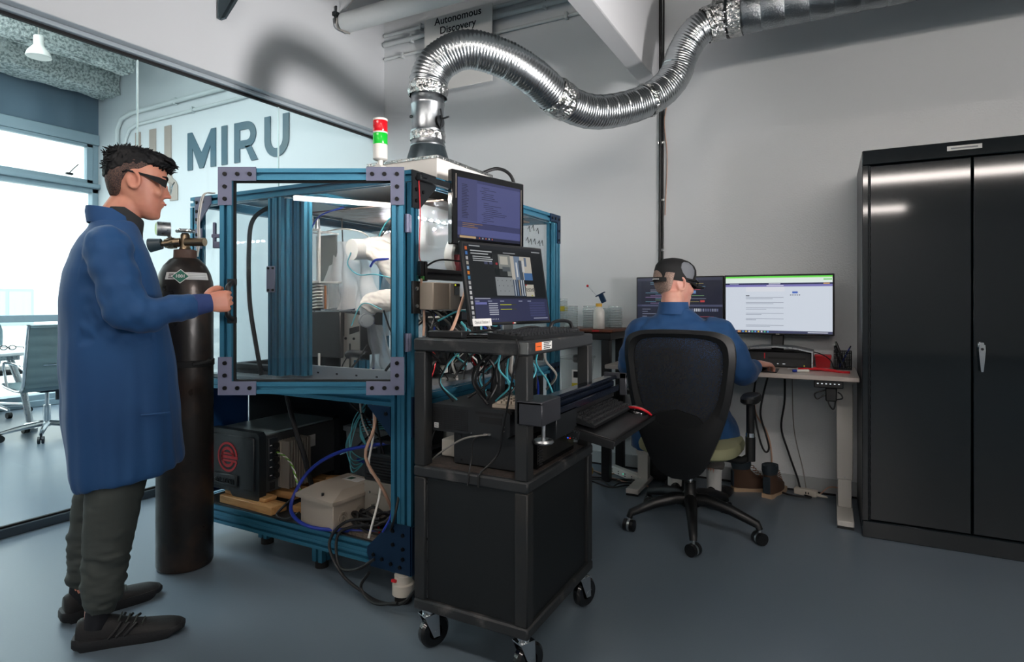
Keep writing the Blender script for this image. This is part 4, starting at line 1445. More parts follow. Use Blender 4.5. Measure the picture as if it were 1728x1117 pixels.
cable('black cable loop lying left of the junction box', [(-2.18, 1.97, .30), (-2.23, 1.93, .24), (-2.22, 1.905, .222), (-2.15, 1.90, .222), (-2.08, 1.905, .26)], .006, 'cable_black')
fb = thing('fibre_loop', 'loose loops of thin teal fibre cable above the grey bin', 'cable', (-2.0, 2.35, .5))
for q in range(5):
    rr = random.Random(40 + q)
    pts = [(-2.05 + .03 * q, 2.35, .77), (-2.11 + rr.uniform(-.03, .03), 2.33, .62), (-2.16 + rr.uniform(-.02, .02), 2.30, .47), (-2.08 + rr.uniform(-.04, .02), 2.28, .34 + .02 * q), (-2.03, 2.30, .44), (-2.10, 2.32, .53 + .015 * q), (-1.95, 2.36, .565 + .008 * q)]
    B('cable_teal').tube(pts, .0028, 6, 6).obj('fibre', fb, True)
# hanging cables in the open bay behind the cart
hb = thing('hanging_cables', 'many hanging cables in the open lower bay beside the cart', 'cable', (-1.7, 2.5, .25))
rr = random.Random(21)
pal = ['cable_black'] * 7 + ['cable_grey', 'cable_pink', 'cable_teal', 'cable_grey', 'cable_blue', 'cable_teal', 'white_plastic']
for q in range(46):
    x, y = rr.uniform(-1.80, -1.48), rr.uniform(1.99, 3.15)
    pts = [(x, y, .80)]
    for k_ in range(4):
        x = min(-1.47, x + rr.uniform(-.07, .07))
        y += rr.uniform(-.10, .10)
        pts.append((x, y, .80 - .14 * (k_ + 1) + rr.uniform(-.04, .04)))
    B(pal[q % len(pal)]).tube(pts, rr.choice((.004, .005, .007)), 6, 4).obj('cable', hb, True)
for q in range(8):
    x = -2.05 + q * .055
    B(('cable_black', 'white_plastic', 'cable_black', 'cable_teal')[q % 4]).tube([(x, 2.2, .80), (x + rr.uniform(-.05, .05), 2.22, .70), (x + rr.uniform(-.1, .1), 2.3, .58), (x + rr.uniform(-.1, .1), 2.35, .45)], .005, 6, 4).obj('cable', hb, True)
UB = thing('electronics_rack', 'black electronics shelf with small modules below the deck on the right', 'electronics', (-1.62, 2.55, .52))
B('black_plastic').b2((-1.78, 2.05, .575), (-1.475, 3.1, .59)).obj('tray', UB, True)
rr = random.Random(5)
for q in range(9):
    y = 2.08 + q * .11
    h = rr.uniform(.04, .12)
    m_ = rr.choice(['black_plastic', 'grey_plastic', 'dark_steel', 'steel', 'white_plastic'])
    B(m_).b2((-1.62 - rr.uniform(0, .1), y, .59), (-1.485, y + .085, .59 + h), .003).obj('module', UB, True)
B(emis('#b6f02a', 2.0)).b2((-1.484, 2.36, .66), (-1.482, 2.40, .668)).b2((-1.484, 2.22, .65), (-1.482, 2.24, .66)).obj('indicator', UB, True)
for x in (-1.76, -1.50):
    for y in (2.07, 3.08):
        B('dark_steel').b2((x - .008, y - .008, .21), (x + .008, y + .008, .575)).obj('leg', UB, True)
# wiring bay beside the side window, above the deck
WBY = thing('wiring_bay', 'crowded wiring panel with modules and cables above the deck beside the cart', 'electronics', (-1.6, 2.5, DZ))
B('black_plastic').b2((-1.70, 2.30, DZ), (-1.69, 3.2, 1.27)).obj('back_board', WBY, True)
rr = random.Random(77)
for q in range(22):
    y = 2.30 + rr.uniform(0, .8)
    z = rr.choice((.84, .92, 1.0, 1.08, 1.16)) + rr.uniform(0, .02)
    B(rr.choice(['black_plastic', 'dark_steel', 'grey_plastic', 'black_plastic', 'steel', 'white_plastic'])).b2((-1.69, y, z), (-1.69 + rr.uniform(.03, .12), y + rr.uniform(.04, .12), z + rr.uniform(.03, .07)), .002).obj('module', WBY, True)
pal2 = ['cable_black'] * 6 + ['cable_grey', 'cable_blue', 'cable_teal', 'white_plastic', 'red_plastic']
for q in range(40):
    y = rr.uniform(2.0, 2.85)
    x = rr.uniform(-1.64, -1.49)
    z = rr.uniform(1.02, 1.2)
    pts = [(x - .05, y, z)]
    n5 = 4
    for k_ in range(n5):
        x = max(-1.68, min(-1.48, x + rr.uniform(-.05, .05)))
        y += rr.uniform(-.09, .09)
        z = max(.842, z - rr.uniform(.03, .12))
        pts.append((x, y, z))
    B(pal2[q % len(pal2)]).tube(pts, rr.choice((.003, .004, .006)), 6, 4).obj('cable', WBY, True)
B('clear_plastic').cyl((-1.52, 2.05, .95), (-1.52, 2.05, 1.14), .02, n=14).obj('filter_bowl', WBY, True)
B('steel').cyl((-1.52, 2.05, 1.14), (-1.52, 2.05, 1.165), .016, n=14).obj('filter_head', WBY, True)
B(emis('#b6f02a', 2.0)).b2((-1.60, 2.42, .93), (-1.598, 2.45, .938)).obj('indicator', WBY, True)
cl_ = thing('clear_tub', 'clear plastic tub with yellow label behind the enclosure corner', 'container', (-1.46, 3.66, .56))
B('clear_plastic').loft([[V((sx_ * x, sy_ * x, z)) for (sx_, sy_) in ((-1, -1), (1, -1), (1, 1), (-1, 1))] for (x, z) in ((.07, 0), (.085, .26), (.088, .265))]).obj('tub', cl_)
B('black_plastic').box((.04, -.06, .27), (.08, .05, .05), .01).obj('clip', cl_)
B('clear_plastic').box((0, 0, .272), (.19, .19, .014), .004).obj('lid', cl_)
B('white_paper').b2((.0, -.0875, .08), (.06, -.0865, .20)).use(mat('label_yellow', '#c3b32e', .6)).b2((.0, -.089, .08), (.06, -.0875, .115)).use('ink').b2((.01, -.0885, .15), (.04, -.0875, .19)).obj('label', cl_)
st_ = thing('tub_shelf', 'small white wall shelf carrying the clear tub behind the enclosure', 'shelf', (-1.46, 4.2, .54))
B('white_plastic').b2((-.10, -.64, 0), (.10, 0, .02), .003).obj('board', st_)
for q in (-.08, .08):
    B('steel').prism([(0, 0), (-.5, 0), (0, -.22)], (q, -.001, -.001), (0, 1, 0), (0, 0, 1), (.008, 0, 0)).obj('bracket', st_)

# ================================================================== gas cylinder
GC = thing('gas_cylinder', 'dark steel gas cylinder with regulator strapped before the enclosure', 'gas cylinder', (-2.60, 1.715, 0))
mat('cyl_paint', '#2a2725', .34, .35, var=(7, '#4a3a31', .48, .72), bump=(35, .2, .004), rvar=(9, .25, .5))
r_ = .117
B('cyl_paint').lathe([(.09, 0), (.112, .004), (r_, .016), (r_, 1.26), (.114, 1.29), (.105, 1.325), (.088, 1.36), (.064, 1.388), (.052, 1.395)], n=48).obj('body', GC)
B(mat('neck_brown', '#4a352b', .6)).lathe([(.052, 1.392), (.048, 1.40), (.047, 1.432), (.03, 1.436)], n=28).obj('neck_ring', GC)
mat('valve_brass', '#8f7e68', .3, 1.)
B('valve_brass').lathe([(.026, 1.434), (.02, 1.45), (.02, 1.50), (.014, 1.51)], n=20).obj('valve_stem', GC)
a_ = R(28)
du = V((math.cos(a_), math.sin(a_), 0))       # runs across the view
Q = lambda u, v_, z: du * u + V((-du.y, du.x, 0)) * v_ + V((0, 0, z))
B('valve_brass').cyl(Q(.01, -.01, 1.468), Q(.10, -.02, 1.468), .019, n=18).obj('outlet', GC)
B('valve_brass').cyl(Q(-.02, 0, 1.468), Q(-.085, -.01, 1.462), .021, n=18).cyl(Q(-.045, 0, 1.465), Q(-.075, 0, 1.463), .028, .028, 6).cyl(Q(-.085, -.01, 1.462), Q(-.10, -.012, 1.460), .013, n=14).obj('regulator_body', GC)
b = B(mat('knob_slate', '#2f3e45', .5)).cyl(Q(-.10, -.012, 1.460), Q(-.15, -.02, 1.452), .024, .032, 18)
b.obj('regulator_knob', GC)
hw = B('steel').lathe([(.032, 1.513), (.036, 1.517), (.036, 1.523), (.032, 1.527)], (0, 0, 0), 20)
for k in range(5):
    hw.sphere((.034 * math.cos(k * 1.2566), .034 * math.sin(k * 1.2566), 1.52), .009, 8)
hw.obj('hand_wheel', GC)
g = B('steel').cyl(Q(-.055, -.02, 1.525), Q(-.10, -.05, 1.525), .032, .032, 24).cyl(Q(-.06, 0, 1.475), Q(-.065, -.02, 1.50), .008, n=10)
g.use(mat('gauge_green', '#9fc65a', .4)).cyl(Q(-.10, -.05, 1.525), Q(-.101, -.051, 1.525), .028, .028, 24)
g.obj('pressure_gauge', GC)
# wrapped label
cdir = math.atan2(-1.715, 2.60)      # towards the camera


def wrap(b, a0, a1, z0_, z1_, rr0, n=14):
    def rad(z):
        for (ra, za), (rb, zb) in zip([(r_, 1.26), (.114, 1.29), (.105, 1.325), (.088, 1.36)], [(.114, 1.29), (.105, 1.325), (.088, 1.36), (.064, 1.388)]):
            if za <= z <= zb:
                return ra + (rb - ra) * (z - za) / (zb - za)
        return r_
    rows = []
    for z in (z0_, (z0_ + z1_) / 2, z1_):
        rows.append([V(((rad(z) + rr0) * math.cos(a0 + (a1 - a0) * i / n), (rad(z) + rr0) * math.sin(a0 + (a1 - a0) * i / n), z)) for i in range(n + 1)])
    b.quadstrip(rows[0], rows[1]).quadstrip(rows[1], rows[2])


b = B('white_paper')
wrap(b, cdir - .75, cdir + .95, 1.295, 1.327, .0015)
b.use('ink')
for i in range(3):
    wrap(b, cdir - .62, cdir - .40, 1.300 + i * .008, 1.304 + i * .008, .002, 4)
b.use(mat('print_grey', '#8c8f92', .7))
for i in range(4):
    wrap(b, cdir + .1, cdir + .85, 1.299 + i * .007, 1.301 + i * .007, .002, 8)
b.obj('label', GC)
lb = V((math.cos(cdir - .16), math.sin(cdir - .16), 0))
sd = V((-lb.y, lb.x, 0))
up = (V((0, 0, 1)) - lb * .35).normalized()
o = lb * .1135 + V((0, 0, 1.309))
b = B('white_paper').prism([(-.036, 0), (0, -.034), (.036, 0), (0, .034)], o, sd, up, lb * .002)
b.use(mat('label_green', '#1f6b58', .5)).prism([(-.032, 0), (0, -.030), (.032, 0), (0, .030)], o + lb * .002, sd, up, lb * .0006)
b.obj('diamond_label', GC)
text('label_text', '1001', .020, 'white_paper', GC, basis(o + lb * .0032, sd, up), ext=.0003, bold=.0006)
B('black_rubber').lathe([(r_ + .001, .905), (r_ + .004, .907), (r_ + .004, .933), (r_ + .001, .935)], n=48).obj('strap', GC)
b = B('black_rubber').tube([Q(.08, -.085, .92), Q(.14, -.05, .925), V((-.13, .14, .955))], .011, 8)
b.obj('strap_tail', GC)
# ================================================================== screens, keyboards (used on cart and desk)
def screen(parent, w_, h_, yo, bg, rects, s=.75, name='screen_image', z0=0.):
    """lit picture on a panel facing local -y; rects are (x0, y0, x1, y1, colour) in 0..1 from the top left"""
    b = B(emis(bg, s)).add([(-w_ / 2, yo, z0), (w_ / 2, yo, z0), (w_ / 2, yo, z0 + h_), (-w_ / 2, yo, z0 + h_)], [(0, 1, 2, 3)])
    for i, r in enumerate(rects):
        x0, y0, x1, y1, c = r[:5]
        e = yo - .0002 - .0001 * (r[5] if len(r) > 5 else 1)
        b.use(emis(c, s))
        q = [(x0, y1), (x1, y1), (x1, y0), (x0, y0)]
        if len(r) > 6:
            q = r[6]
        b.add([((x - .5) * w_, e, z0 + (1 - y) * h_) for x, y in q], [tuple(range(len(q)))])
    o = b.obj(name, parent, recalc=False, flat=True)
    return o


def panel_monitor(t, w_, h_, bez, th, scr_bg, rects, s=.75, tilt=0., z0=0., back=.02, m='black_plastic'):
    """display head hung on a child empty-free part: the housing mesh carries the screen"""
    b = B(m)
    b.b2((-w_ / 2, 0, 0), (w_ / 2, th, h_), .004)
    b.box((0, th + back / 2, h_ * .45), (w_ * .55, back, h_ * .5), .008)
    hs = b.obj('housing', t)
    hs.location = (0, 0, z0)
    hs.rotation_euler = (tilt, 0, 0)
    screen(hs, w_ - 2 * bez, h_ - 2 * bez, -.0008, scr_bg, rects, s, z0=bez)
    return hs


def textlines(x0, y0, x1, n, dy, colr, rnd, th=.006, lo=.4, ind=0., layer=2):
    out = []
    for i in range(n):
        a = x0 + ind * rnd.choice((0, 1, 2, 1))
        out.append((a, y0 + i * dy, a + (x1 - a) * rnd.uniform(lo, 1), y0 + i * dy + th, colr, layer))
    return out


def keyboard(name, label, loc, rz, w_=.43, d_=.135, rx=0., m='black_plastic', rows=5, cols=20, cat='keyboard', keymat='key_black'):
    t = thing(name, label, cat, loc, rz)
    t.rotation_euler = (rx, 0, rz)
    B(m).loft([[V(p) for p in r] for r in ([(-w_ / 2, -d_ / 2, 0), (w_ / 2, -d_ / 2, 0), (w_ / 2, d_ / 2, 0), (-w_ / 2, d_ / 2, 0)],
               [(-w_ / 2, -d_ / 2, .010), (w_ / 2, -d_ / 2, .010), (w_ / 2, d_ / 2, .022), (-w_ / 2, d_ / 2, .022)])]).obj('case', t)
    b = B(keymat)
    kw, kd = (w_ - .02) / cols, (d_ - .02) / rows
    for j in range(rows):
        for i in range(cols):
            if cols > 8 and i in (14, 16) and False:
                continue
            x = -w_ / 2 + .01 + kw * (i + .5)
            y = -d_ / 2 + .01 + kd * (j + .5)
            z = .010 + .012 * (y + d_ / 2) / d_
            a, c = kw * .42, kd * .42
            b.loft([[V((x - a, y - c, z)), V((x + a, y - c, z)), V((x + a, y + c, z)), V((x - a, y + c, z))],
                    [V((x - a * .75, y - c * .75, z + .008)), V((x + a * .75, y - c * .75, z + .008)), V((x + a * .75, y + c * .75, z + .008)), V((x - a * .75, y + c * .75, z + .008))]])
    k = b.obj('keys', t, flat=True)
    k['kind'] = 'stuff'
    return t


mat('key_black', '#1a1c1f', .45)

# ================================================================== cart
KX0, KX1, KY0, KY1 = -1.266, -.826, 1.66, 2.24
CT = thing('utility_cart', 'black utility cart with closed lower cabinet on casters', 'cart', (-1.046, 1.95, 0))
mat('cart_black', '#202325', .55, bump=(200, .15, .003), var=(6, '#2c2b29', .45, .7))
mat('cart_scuff', '#26292b', .55, var=(14, '#565452', .58, .75), bump=(150, .2, .003))
mat('cart_panel', '#0f1315', .5, bump=(400, .1, .002))
for (z0, z1, nm) in ((1.028, 1.073, 'top_tray'), (.598, .636, 'middle_shelf'), (.142, .18, 'bottom_shelf')):
    b = B('cart_scuff').b2((KX0, KY0, z0), (KX1, KY1, z1), .006)
    if nm == 'middle_shelf':
        b.use(mat('cart_mat', '#4a403a', .9, var=(90, '#2a2522', .3, .7))).b2((KX0 + .02, KY0 + .02, z1 - .004), (KX1 - .02, KY1 - .02, z1 + .001))
    b.obj(nm, CT, True)
for (x0, x1) in ((KX0 + .002, KX0 + .048), (KX1 - .048, KX1 - .002)):
    for (y0, y1) in ((KY0 + .002, KY0 + .048), (KY1 - .048, KY1 - .002)):
        B('cart_black').b2((x0, y0, .636), (x1, y1, 1.028), .004).obj('post', CT, True)
        B('cart_black').b2((x0, y0, .18), (x1, y1, .598), .004).obj('lower_post', CT, True)
B('cart_panel').b2((KX0 + .05, KY0 + .014, .182), (KX1 - .05, KY0 + .022, .597)).obj('front_panel', CT, True)
B('cart_panel').b2((KX1 - .022, KY0 + .05, .182), (KX1 - .014, KY1 - .05, .597)).obj('side_panel', CT, True)
B('cart_panel').b2((KX0 + .014, KY0 + .05, .182), (KX0 + .022, KY1 - .05, .597)).obj('side_panel', CT, True)
B('cart_panel').b2((KX0 + .05, KY1 - .022, .182), (KX1 - .05, KY1 - .014, .597)).obj('back_panel', CT, True)
B('steel').b2((KX1 - .05, KY0 + .0505, .185), (KX1 - .013, KY0 + .053, .595)).obj('panel_strip', CT, True)
B('steel').b2((KX0 + .049, KY0 + .012, .185), (KX0 + .051, KY0 + .024, .595)).obj('panel_strip', CT, True)
mat('tray_metal', '#8a8c8b', .4, .8)
B('tray_metal').b2((KX1 - .03, KY0 - .0012, 1.034), (KX1 + .0012, KY0 + .004, 1.07), .001).obj('corner_wear', CT, True)
b = B(mat('label_orange', '#e2672a', .6)).b2((KX1, 1.715, 1.041), (KX1 + .0012, 1.762, 1.067))
b.use('white_paper').b2((KX1, 1.762, 1.041), (KX1 + .0012, 1.84, 1.067)).use('ink')
for i in range(4):
    b.b2((KX1 + .0012, 1.775, 1.0445 + i * .006), (KX1 + .0016, 1.775 + (.05, .06, .045, .055)[i], 1.0475 + i * .006))
b.b2((KX1 + .0012, 1.722, 1.053), (KX1 + .0016, 1.752, 1.055))
b.obj('sticker', CT, True)


def caster(parent, x, y, h, r, w_, ang, m_fork='chrome', m_wheel='black_gloss', world=True):
    d = V((math.cos(ang), math.sin(ang), 0))
    e = V((-d.y, d.x, 0))
    c = V((x, y, r)) - d * r * .35
    b = B(m_fork)
    b.cyl((x, y, h), (x, y, h - .022), .024, .022, 18)
    for s in (-1, 1):
        o = e * (s * (w_ / 2 + .006))
        b.prism([(-.028, h - .02), (.028, h - .02), (.012 - r * .35, r - .014), (-.012 - r * .35, r - .014)], V((x, y, 0)) + o - e * .0015, d, (0, 0, 1), e * .003)
    b.b2((0, 0, 0), (0, 0, 0)) if False else None
    b.box(V((x, y, h - .021)), (.056, w_ + .014, .004), 0, rz=ang)
    f = b.obj('caster_fork', parent, world)
    wv = B(m_wheel)
    prof = [(r * .45, -w_ / 2), (r - .008, -w_ / 2), (r, -w_ / 4), (r, w_ / 4), (r - .008, w_ / 2), (r * .45, w_ / 2), (r * .4, w_ / 3), (r * .4, -w_ / 3), (r * .45, -w_ / 2)]
    m4 = MX.Translation(c) @ MX.Rotation(ang, 4, 'Z')
    wv.M = m4
    wv.lathe(prof, (0, 0, 0), 28, 'Y')
    wv.use(m_fork).cyl((0, -w_ / 2 - .008, 0), (0, w_ / 2 + .008, 0), r * .2, n=12)
    wo = wv.obj('wheel', parent, world)
    return f


for (x, y, a) in ((KX0 + .04, KY0 + .035, -2.0), (KX1 - .035, KY0 + .04, -2.0), (KX1 - .035, KY1 - .04, -1.9), (KX0 + .04, KY1 - .04, -2.1)):
    caster(CT, x, y, .142, .056, .034, a)

# keyboard tray clamp: glossy beam with two clamps, slide and tilted tray
KT = thing('keyboard_tray', 'black keyboard tray clamped to the side of the cart', 'tray', (-.76, 2.15, .72))
TZ = R(10.5)
tm = MX.Translation((-.86, 0, .772)) @ MX.Rotation(TZ, 4, 'Y')
b = B('black_plastic')
b.M = tm
b.b2((0, 1.95, -.012), (.225, 2.49, 0), .003).b2((.21, 1.95, -.028), (.225, 2.49, .0), .003).b2((0, 1.945, -.034), (.225, 1.952, -.006), .001)
b.obj('tray_board', KT, True)
b = B('dark_steel')
b.M = tm
b.b2((-.005, 1.935, -.036), (.10, 1.944, -.006), .001)
b.use('steel')
for i in range(10):
    b.b2((.004 + i * .0095, 1.9345, -.012), (.007 + i * .0095, 1.9355, -.0095)).b2((.004 + i * .0095, 1.9345, -.032), (.007 + i * .0095, 1.9355, -.0295))
b.obj('slide_rail', KT, True)
mat('beam_gloss', '#141b28', .18, .3)
B('beam_gloss').b2((-.85, 1.74, .868), (-.80, 2.47, .884), .006).b2((-.845, 1.76, .835), (-.812, 2.46, .862), .004).b2((-.80, 1.76, .82), (-.79, 2.46, .845), .003).obj('beam', KT, True)
b = B('grey_plastic')
mat('clamp_grey', '#3b3d42', .4, .3)
b = B('clamp_grey').b2((-.862, 1.655, .815), (-.775, 1.665, .888), .003).b2((-.862, 1.655, .815), (-.85, 1.80, .888), .003).b2((-.795, 1.66, .815), (-.775, 1.80, .885), .003)
b.b2((-.862, 1.655, .878), (-.775, 1.80, .890), .003)
b.obj('clamp', KT, True)
B('clamp_grey').b2((-.79, 2.462, .80), (-.76, 2.475, .895), .003).b2((-.86, 2.462, .87), (-.76, 2.475, .895), .003).obj('clamp', KT, True)
B('steel').cyl((-.80, 1.72, .76), (-.80, 1.72, .815), .007, n=12).lathe([(.03, .75), (.034, .755), (.03, .762)], (-.80, 1.72, 0), 18).obj('clamp_screw', KT, True)
B('dark_steel').b2((-.83, 1.80, .745), (-.79, 1.98, .83), .003).obj('bracket', KT, True)
B('black_plastic').b2((KX1 - .02, 1.98, .80), (-.80, 2.42, .835), .003).obj('mount', KT, True)
kb2 = keyboard('tray_keyboard', 'black keyboard on the tilted tray beside the cart', (-.785, 2.19, .769), R(90), rx=0, w_=.44, d_=.13)
kb2.rotation_euler = (MX.Rotation(TZ, 3, 'Y') @ MX.Rotation(R(90), 3, 'Z')).to_euler()
MS = thing('trackball_mouse', 'black mouse with red rim on the keyboard tray', 'mouse', (-.70, 2.425, .7425), 0)
MS.rotation_euler = (0, TZ, 0)
B('black_gloss').sphere((0, 0, 0), .05, 20, (.85, 1.0, .55)).obj('shell', MS)
B('red_plastic').tube([(-.045, -.02, .006), (-.02, -.045, .022), (.02, -.05, .028), (.047, -.025, .016), (.053, .01, .0)], .0055, 8, 5).obj('red_rim', MS)

# computers on the middle shelf
PC = thing('desktop_computer', 'slim black desktop computer on top of a box on the cart shelf', 'computer', (-1.08, 1.89, .752))
mat('pc_black', '#1a1d20', .5)
B('pc_black').b2((-1.232, 1.725, .754), (-.92, 2.06, .842), .006).obj('case', PC, True)
b = B('pc_black').prism([(-1.235, .762), (-1.225, .752), (-.925, .752), (-.915, .762), (-.915, .83), (-.93, .844), (-1.22, .844), (-1.235, .83)], (0, 1.71, 0), (1, 0, 0), (0, 0, 1), (0, .018, 0))
b.obj('front_bezel', PC, True)
b = B(mat('grille', '#0b0c0d', .6))
for i in range(26):
    for j in range(11):
        b.box((-1.222 + i * .0058, 1.7095, .763 + j * .0068), (.0034, .001, .0038), 0, ry=R(35))
g = b.obj('grille_holes', PC, True, flat=True)
g['kind'] = 'stuff'
B('black_matte').b2((-1.045, 1.7085, .824), (-.94, 1.71, .832)).obj('drive_slot', PC, True)
B('black_matte').b2((-1.03, 1.7085, .795), (-.945, 1.71, .816)).obj('bay_cover', PC, True)
B('white_paper').b2((-1.212, 1.7085, .762), (-1.194, 1.7092, .78)).use('print_grey').b2((-1.209, 1.708, .766), (-1.197, 1.7085, .769)).b2((-1.209, 1.708, .773), (-1.197, 1.7085, .776)).obj('sticker', PC, True)
b = B('steel').b2((-1.01, 1.70, .757), (-.985, 1.71, .763), .001).cyl((-1.06, 1.705, .758), (-1.06, 1.71, .758), .002)
b.use('cable_grey').tube([(-.935, 1.704, .80), (-.932, 1.702, .79), (-.938, 1.702, .783), (-.932, 1.703, .775)], .002, 5)
b.obj('front_ports', PC, True)
UP = thing('backup_battery', 'black battery backup box under the slim computer on the cart shelf', 'battery backup', (-1.0, 1.9, .637))
B('pc_black').b2((-1.15, 1.735, .64), (-.885, 2.12, .75), .004).obj('case', UP, True)
b = B('black_gloss').prism([(1.80, .64), (2.12, .64), (2.12, .75), (1.80, .75)], (-.885, 0, 0), (0, 1, 0), (0, 0, 1), (.025, 0, 0))
b.use('black_matte')
for i in range(10):
    b.b2((-.861, 1.81, .648 + i * .0095), (-.858, 1.84, .652 + i * .0095))
b.use(emis('#3060ff', 1.2)).b2((-.86, 2.06, .69), (-.858, 2.066, .695)).use(emis('#ff3030', .8)).b2((-.86, 2.08, .685), (-.858, 2.086, .69))
b.obj('front_bezel', UP, True)
B('pc_black').cyl((-1.12, 1.735, .655), (-1.12, 1.73, .655), .006, n=10).cyl((-1.12, 1.735, .735), (-1.12, 1.73, .735), .006, n=10).obj('screws', UP, True)
WB = tag(B('offwhite').b2((-1.245, 1.80, .64), (-1.165, 2.05, .70), .003).obj('adapter_box'), 'pale adapter box behind the left post on the cart shelf', 'box')
keyboard('numeric_keypad', 'brown-grey numeric keypad on top of the slim computer', (-.945, 1.80, .8445), R(3), .11, .12, 0, 'beige', 5, 5, 'keypad', 'beige')
# cables over the cart shelf
cable('thin black cable hanging from the cart top over the shelf', [(-.865, 1.66, 1.08), (-.855, 1.652, 1.05), (-.875, 1.66, .98), (-.905, 1.68, .88), (-.93, 1.695, .80), (-.955, 1.70, .70), (-1.0, 1.66, .64), (-1.0, 1.652, .60)], .0035, 'cable_black')
cable('thin black cable plugged into the computer front', [(-1.0, 1.70, .759), (-1.04, 1.69, .74), (-1.045, 1.685, .68), (-1.04, 1.66, .64), (-1.04, 1.652, .60)], .003, 'cable_black')
cable('long grey cable from the computer front to the left post', [(-.99, 1.70, .761), (-1.08, 1.69, .74), (-1.18, 1.70, .68), (-1.23, 1.72, .645)], .003, 'cable_grey')
cable('thick grey video cable hanging under the cart top', [(-1.06, 2.0, 1.03), (-1.06, 1.99, .97), (-1.05, 1.97, .93), (-1.0, 1.96, .90), (-1.03, 1.99, .86), (-1.06, 2.05, .842)], .009, 'cable_grey')
rr = random.Random(9)
lc = thing('loose_cables', 'loose cables hanging under the cart top behind the computer', 'cable', (-1.05, 2.0, .85))
for q in range(20):
    x, y = rr.uniform(-1.22, -.90), rr.uniform(1.80, 2.18)
    pts = [(x, y, 1.03)]
    for k_ in range(3):
        x = max(-1.24, min(-.87, x + rr.uniform(-.07, .07)))
        y = max(1.78, min(2.2, y + rr.uniform(-.06, .06)))
        pts.append((x, y, 1.03 - .062 * (k_ + 1)))
    B(rr.choice(['cable_black', 'cable_black', 'cable_grey', 'cable_black', 'cable_teal'])).tube(pts, rr.choice((.0035, .005)), 6, 5).obj('cable', lc, True)

# ---- lower monitor on the cart
rr = random.Random(2)
R1 = []
icons = ['#e2703a', '#4a7fc8', '#c9c9c9', '#b9b5a8', '#8fb4d8', '#e68a2e', '#3f8ec2', '#c0c0c0', '#d8d8d8', '#e0e0e0', '#d8d8d8', '#d0d0d0', '#d8d8d8', '#cfcfcf', '#c8c8c8']
R1.append((0, 0, .045, 1, '#2a2c33', 1))
for i, c in enumerate(icons):
    R1.append((.01, .035 + i * .063, .035, .035 + i * .063 + .042, c, 2))
R1.append((.05, 0, 1, .045, '#24282e', 1))
R1 += textlines(.06, .012, .2, 1, .1, '#b8bcc0', rr, .014, .9)
R1 += textlines(.07, .075, .34, 2, .035, '#c8ccd0', rr, .014, .7)
R1 += textlines(.09, .15, .33, 3, .026, '#c8ccd0', rr, .012, .7)
R1 += [(.47, .075, .63, .087, '#a8acb0', 2), (.86, .03, .98, .045, '#b0b4b8', 2)]
R1 += [(.22, .215, .26, .25, '#4e5470', 2), (.28, .215, .32, .25, '#4e5470', 2)]
# camera views
R1 += [(.335, .105, .555, .395, '#8f938f', 1), (.335, .105, .40, .395, '#23282a', 2), (.335, .30, .50, .395, '#2a2f31', 2), (.42, .13, .52, .24, '#c9c6ba', 2), (.44, .27, .54, .33, '#5d6468', 3), (.36, .22, .385, .25, '#b0303c', 3)]
R1 += [(.555, .115, .835, .44, '#cfc9bd', 1), (.60, .115, .68, .44, '#7d90a8', 2), (.66, .17, .71, .44, '#4d5866', 3), (.70, .17, .735, .33, '#e0e0de', 3), (.74, .125, .77, .25, '#6d7f98', 3), (.72, .34, .835, .44, '#4f79ae', 2), (.62, .2, .64, .40, '#e3e6ea', 3)]
R1 += [(.335, .41, .56, .655, '#9aa0a3', 1)] + [(.36 + .055 * (i % 4) + .01 * (i // 4), .45 + .07 * (i // 4), .367 + .055 * (i % 4) + .01 * (i // 4), .46 + .07 * (i // 4), '#23282a', 2) for i in range(11)]
R1 += [(.56, .43, .71, .665, '#3d4a60', 1)] + [(.575 + .03 * i, .44, .587 + .03 * i, .655, ('#cdd6e0', '#7f93ad', '#b9a88c', '#dfe6ec')[i % 4], 2) for i in range(5)]
R1 += [(.72, .50, .835, .665, '#cfcabd', 1), (.72, .50, .74, .515, '#c03040', 2), (.79, .645, .81, .66, '#b8c030', 2)]
# lower panel
R1 += [(.05, .68, 1, 1, '#3b3f60', 1), (.05, .68, 1, .70, '#262a3c', 2), (.06, .745, .195, .772, '#7f83c8', 2)]
R1 += textlines(.06, .69, .3, 1, .1, '#b8bcd0', rr, .012, .5, layer=3)
R1 += [(x, .725, x + .05, .735, '#aab0cc', 3) for x in (.06, .21, .36, .60, .72)]
R1 += textlines(.215, .755, .33, 6, .028, '#c8ccdc', rr, .013, .9, layer=3)
R1 += [(.355, .772, .50, .782, '#c2c832', 3), (.355, .832, .50, .842, '#c2c832', 3), (.50, .772, .56, .782, '#4c4e30', 3), (.50, .832, .56, .842, '#4c4e30', 3)]
R1 += [(.74, .745 + i * .034, .96, .768 + i * .034, '#4a4f78', 3) for i in range(6)]
R1 += [(.06 + i * .022, .955, .072 + i * .022, .975, '#c8ccdc', 3) for i in range(5)] + [(.22 + i * .022, .955, .228 + i * .022, .97, '#c8ccdc', 3) for i in range(5)]
R1 += [(.78, .96, .98, .972, '#b0b4cc', 3)]
M1 = thing('cart_monitor', 'black widescreen monitor showing camera views on the cart top', 'monitor', (-1.112, 2.11, 1.074), R(75.5))
hs = panel_monitor(M1, .475, .325, .011, .018, '#1b2024', R1, .6, R(-9.5), .034)
text('clock_digits', '10:53:02', .020, 'ink', hs, basis(((.777 - .5) * .453, -.0016, .011 + .303 * (1 - .575)), (1, 0, 0), (0, 0, 1)), ext=.0001, bold=.0004)
B('aluminium').b2((-.03, .03, .0), (.03, .045, .12), .002).obj('stand_neck', M1)
B('aluminium').b2((-.1, -.05, 0), (.1, .11, .008), .003).obj('stand_base', M1)
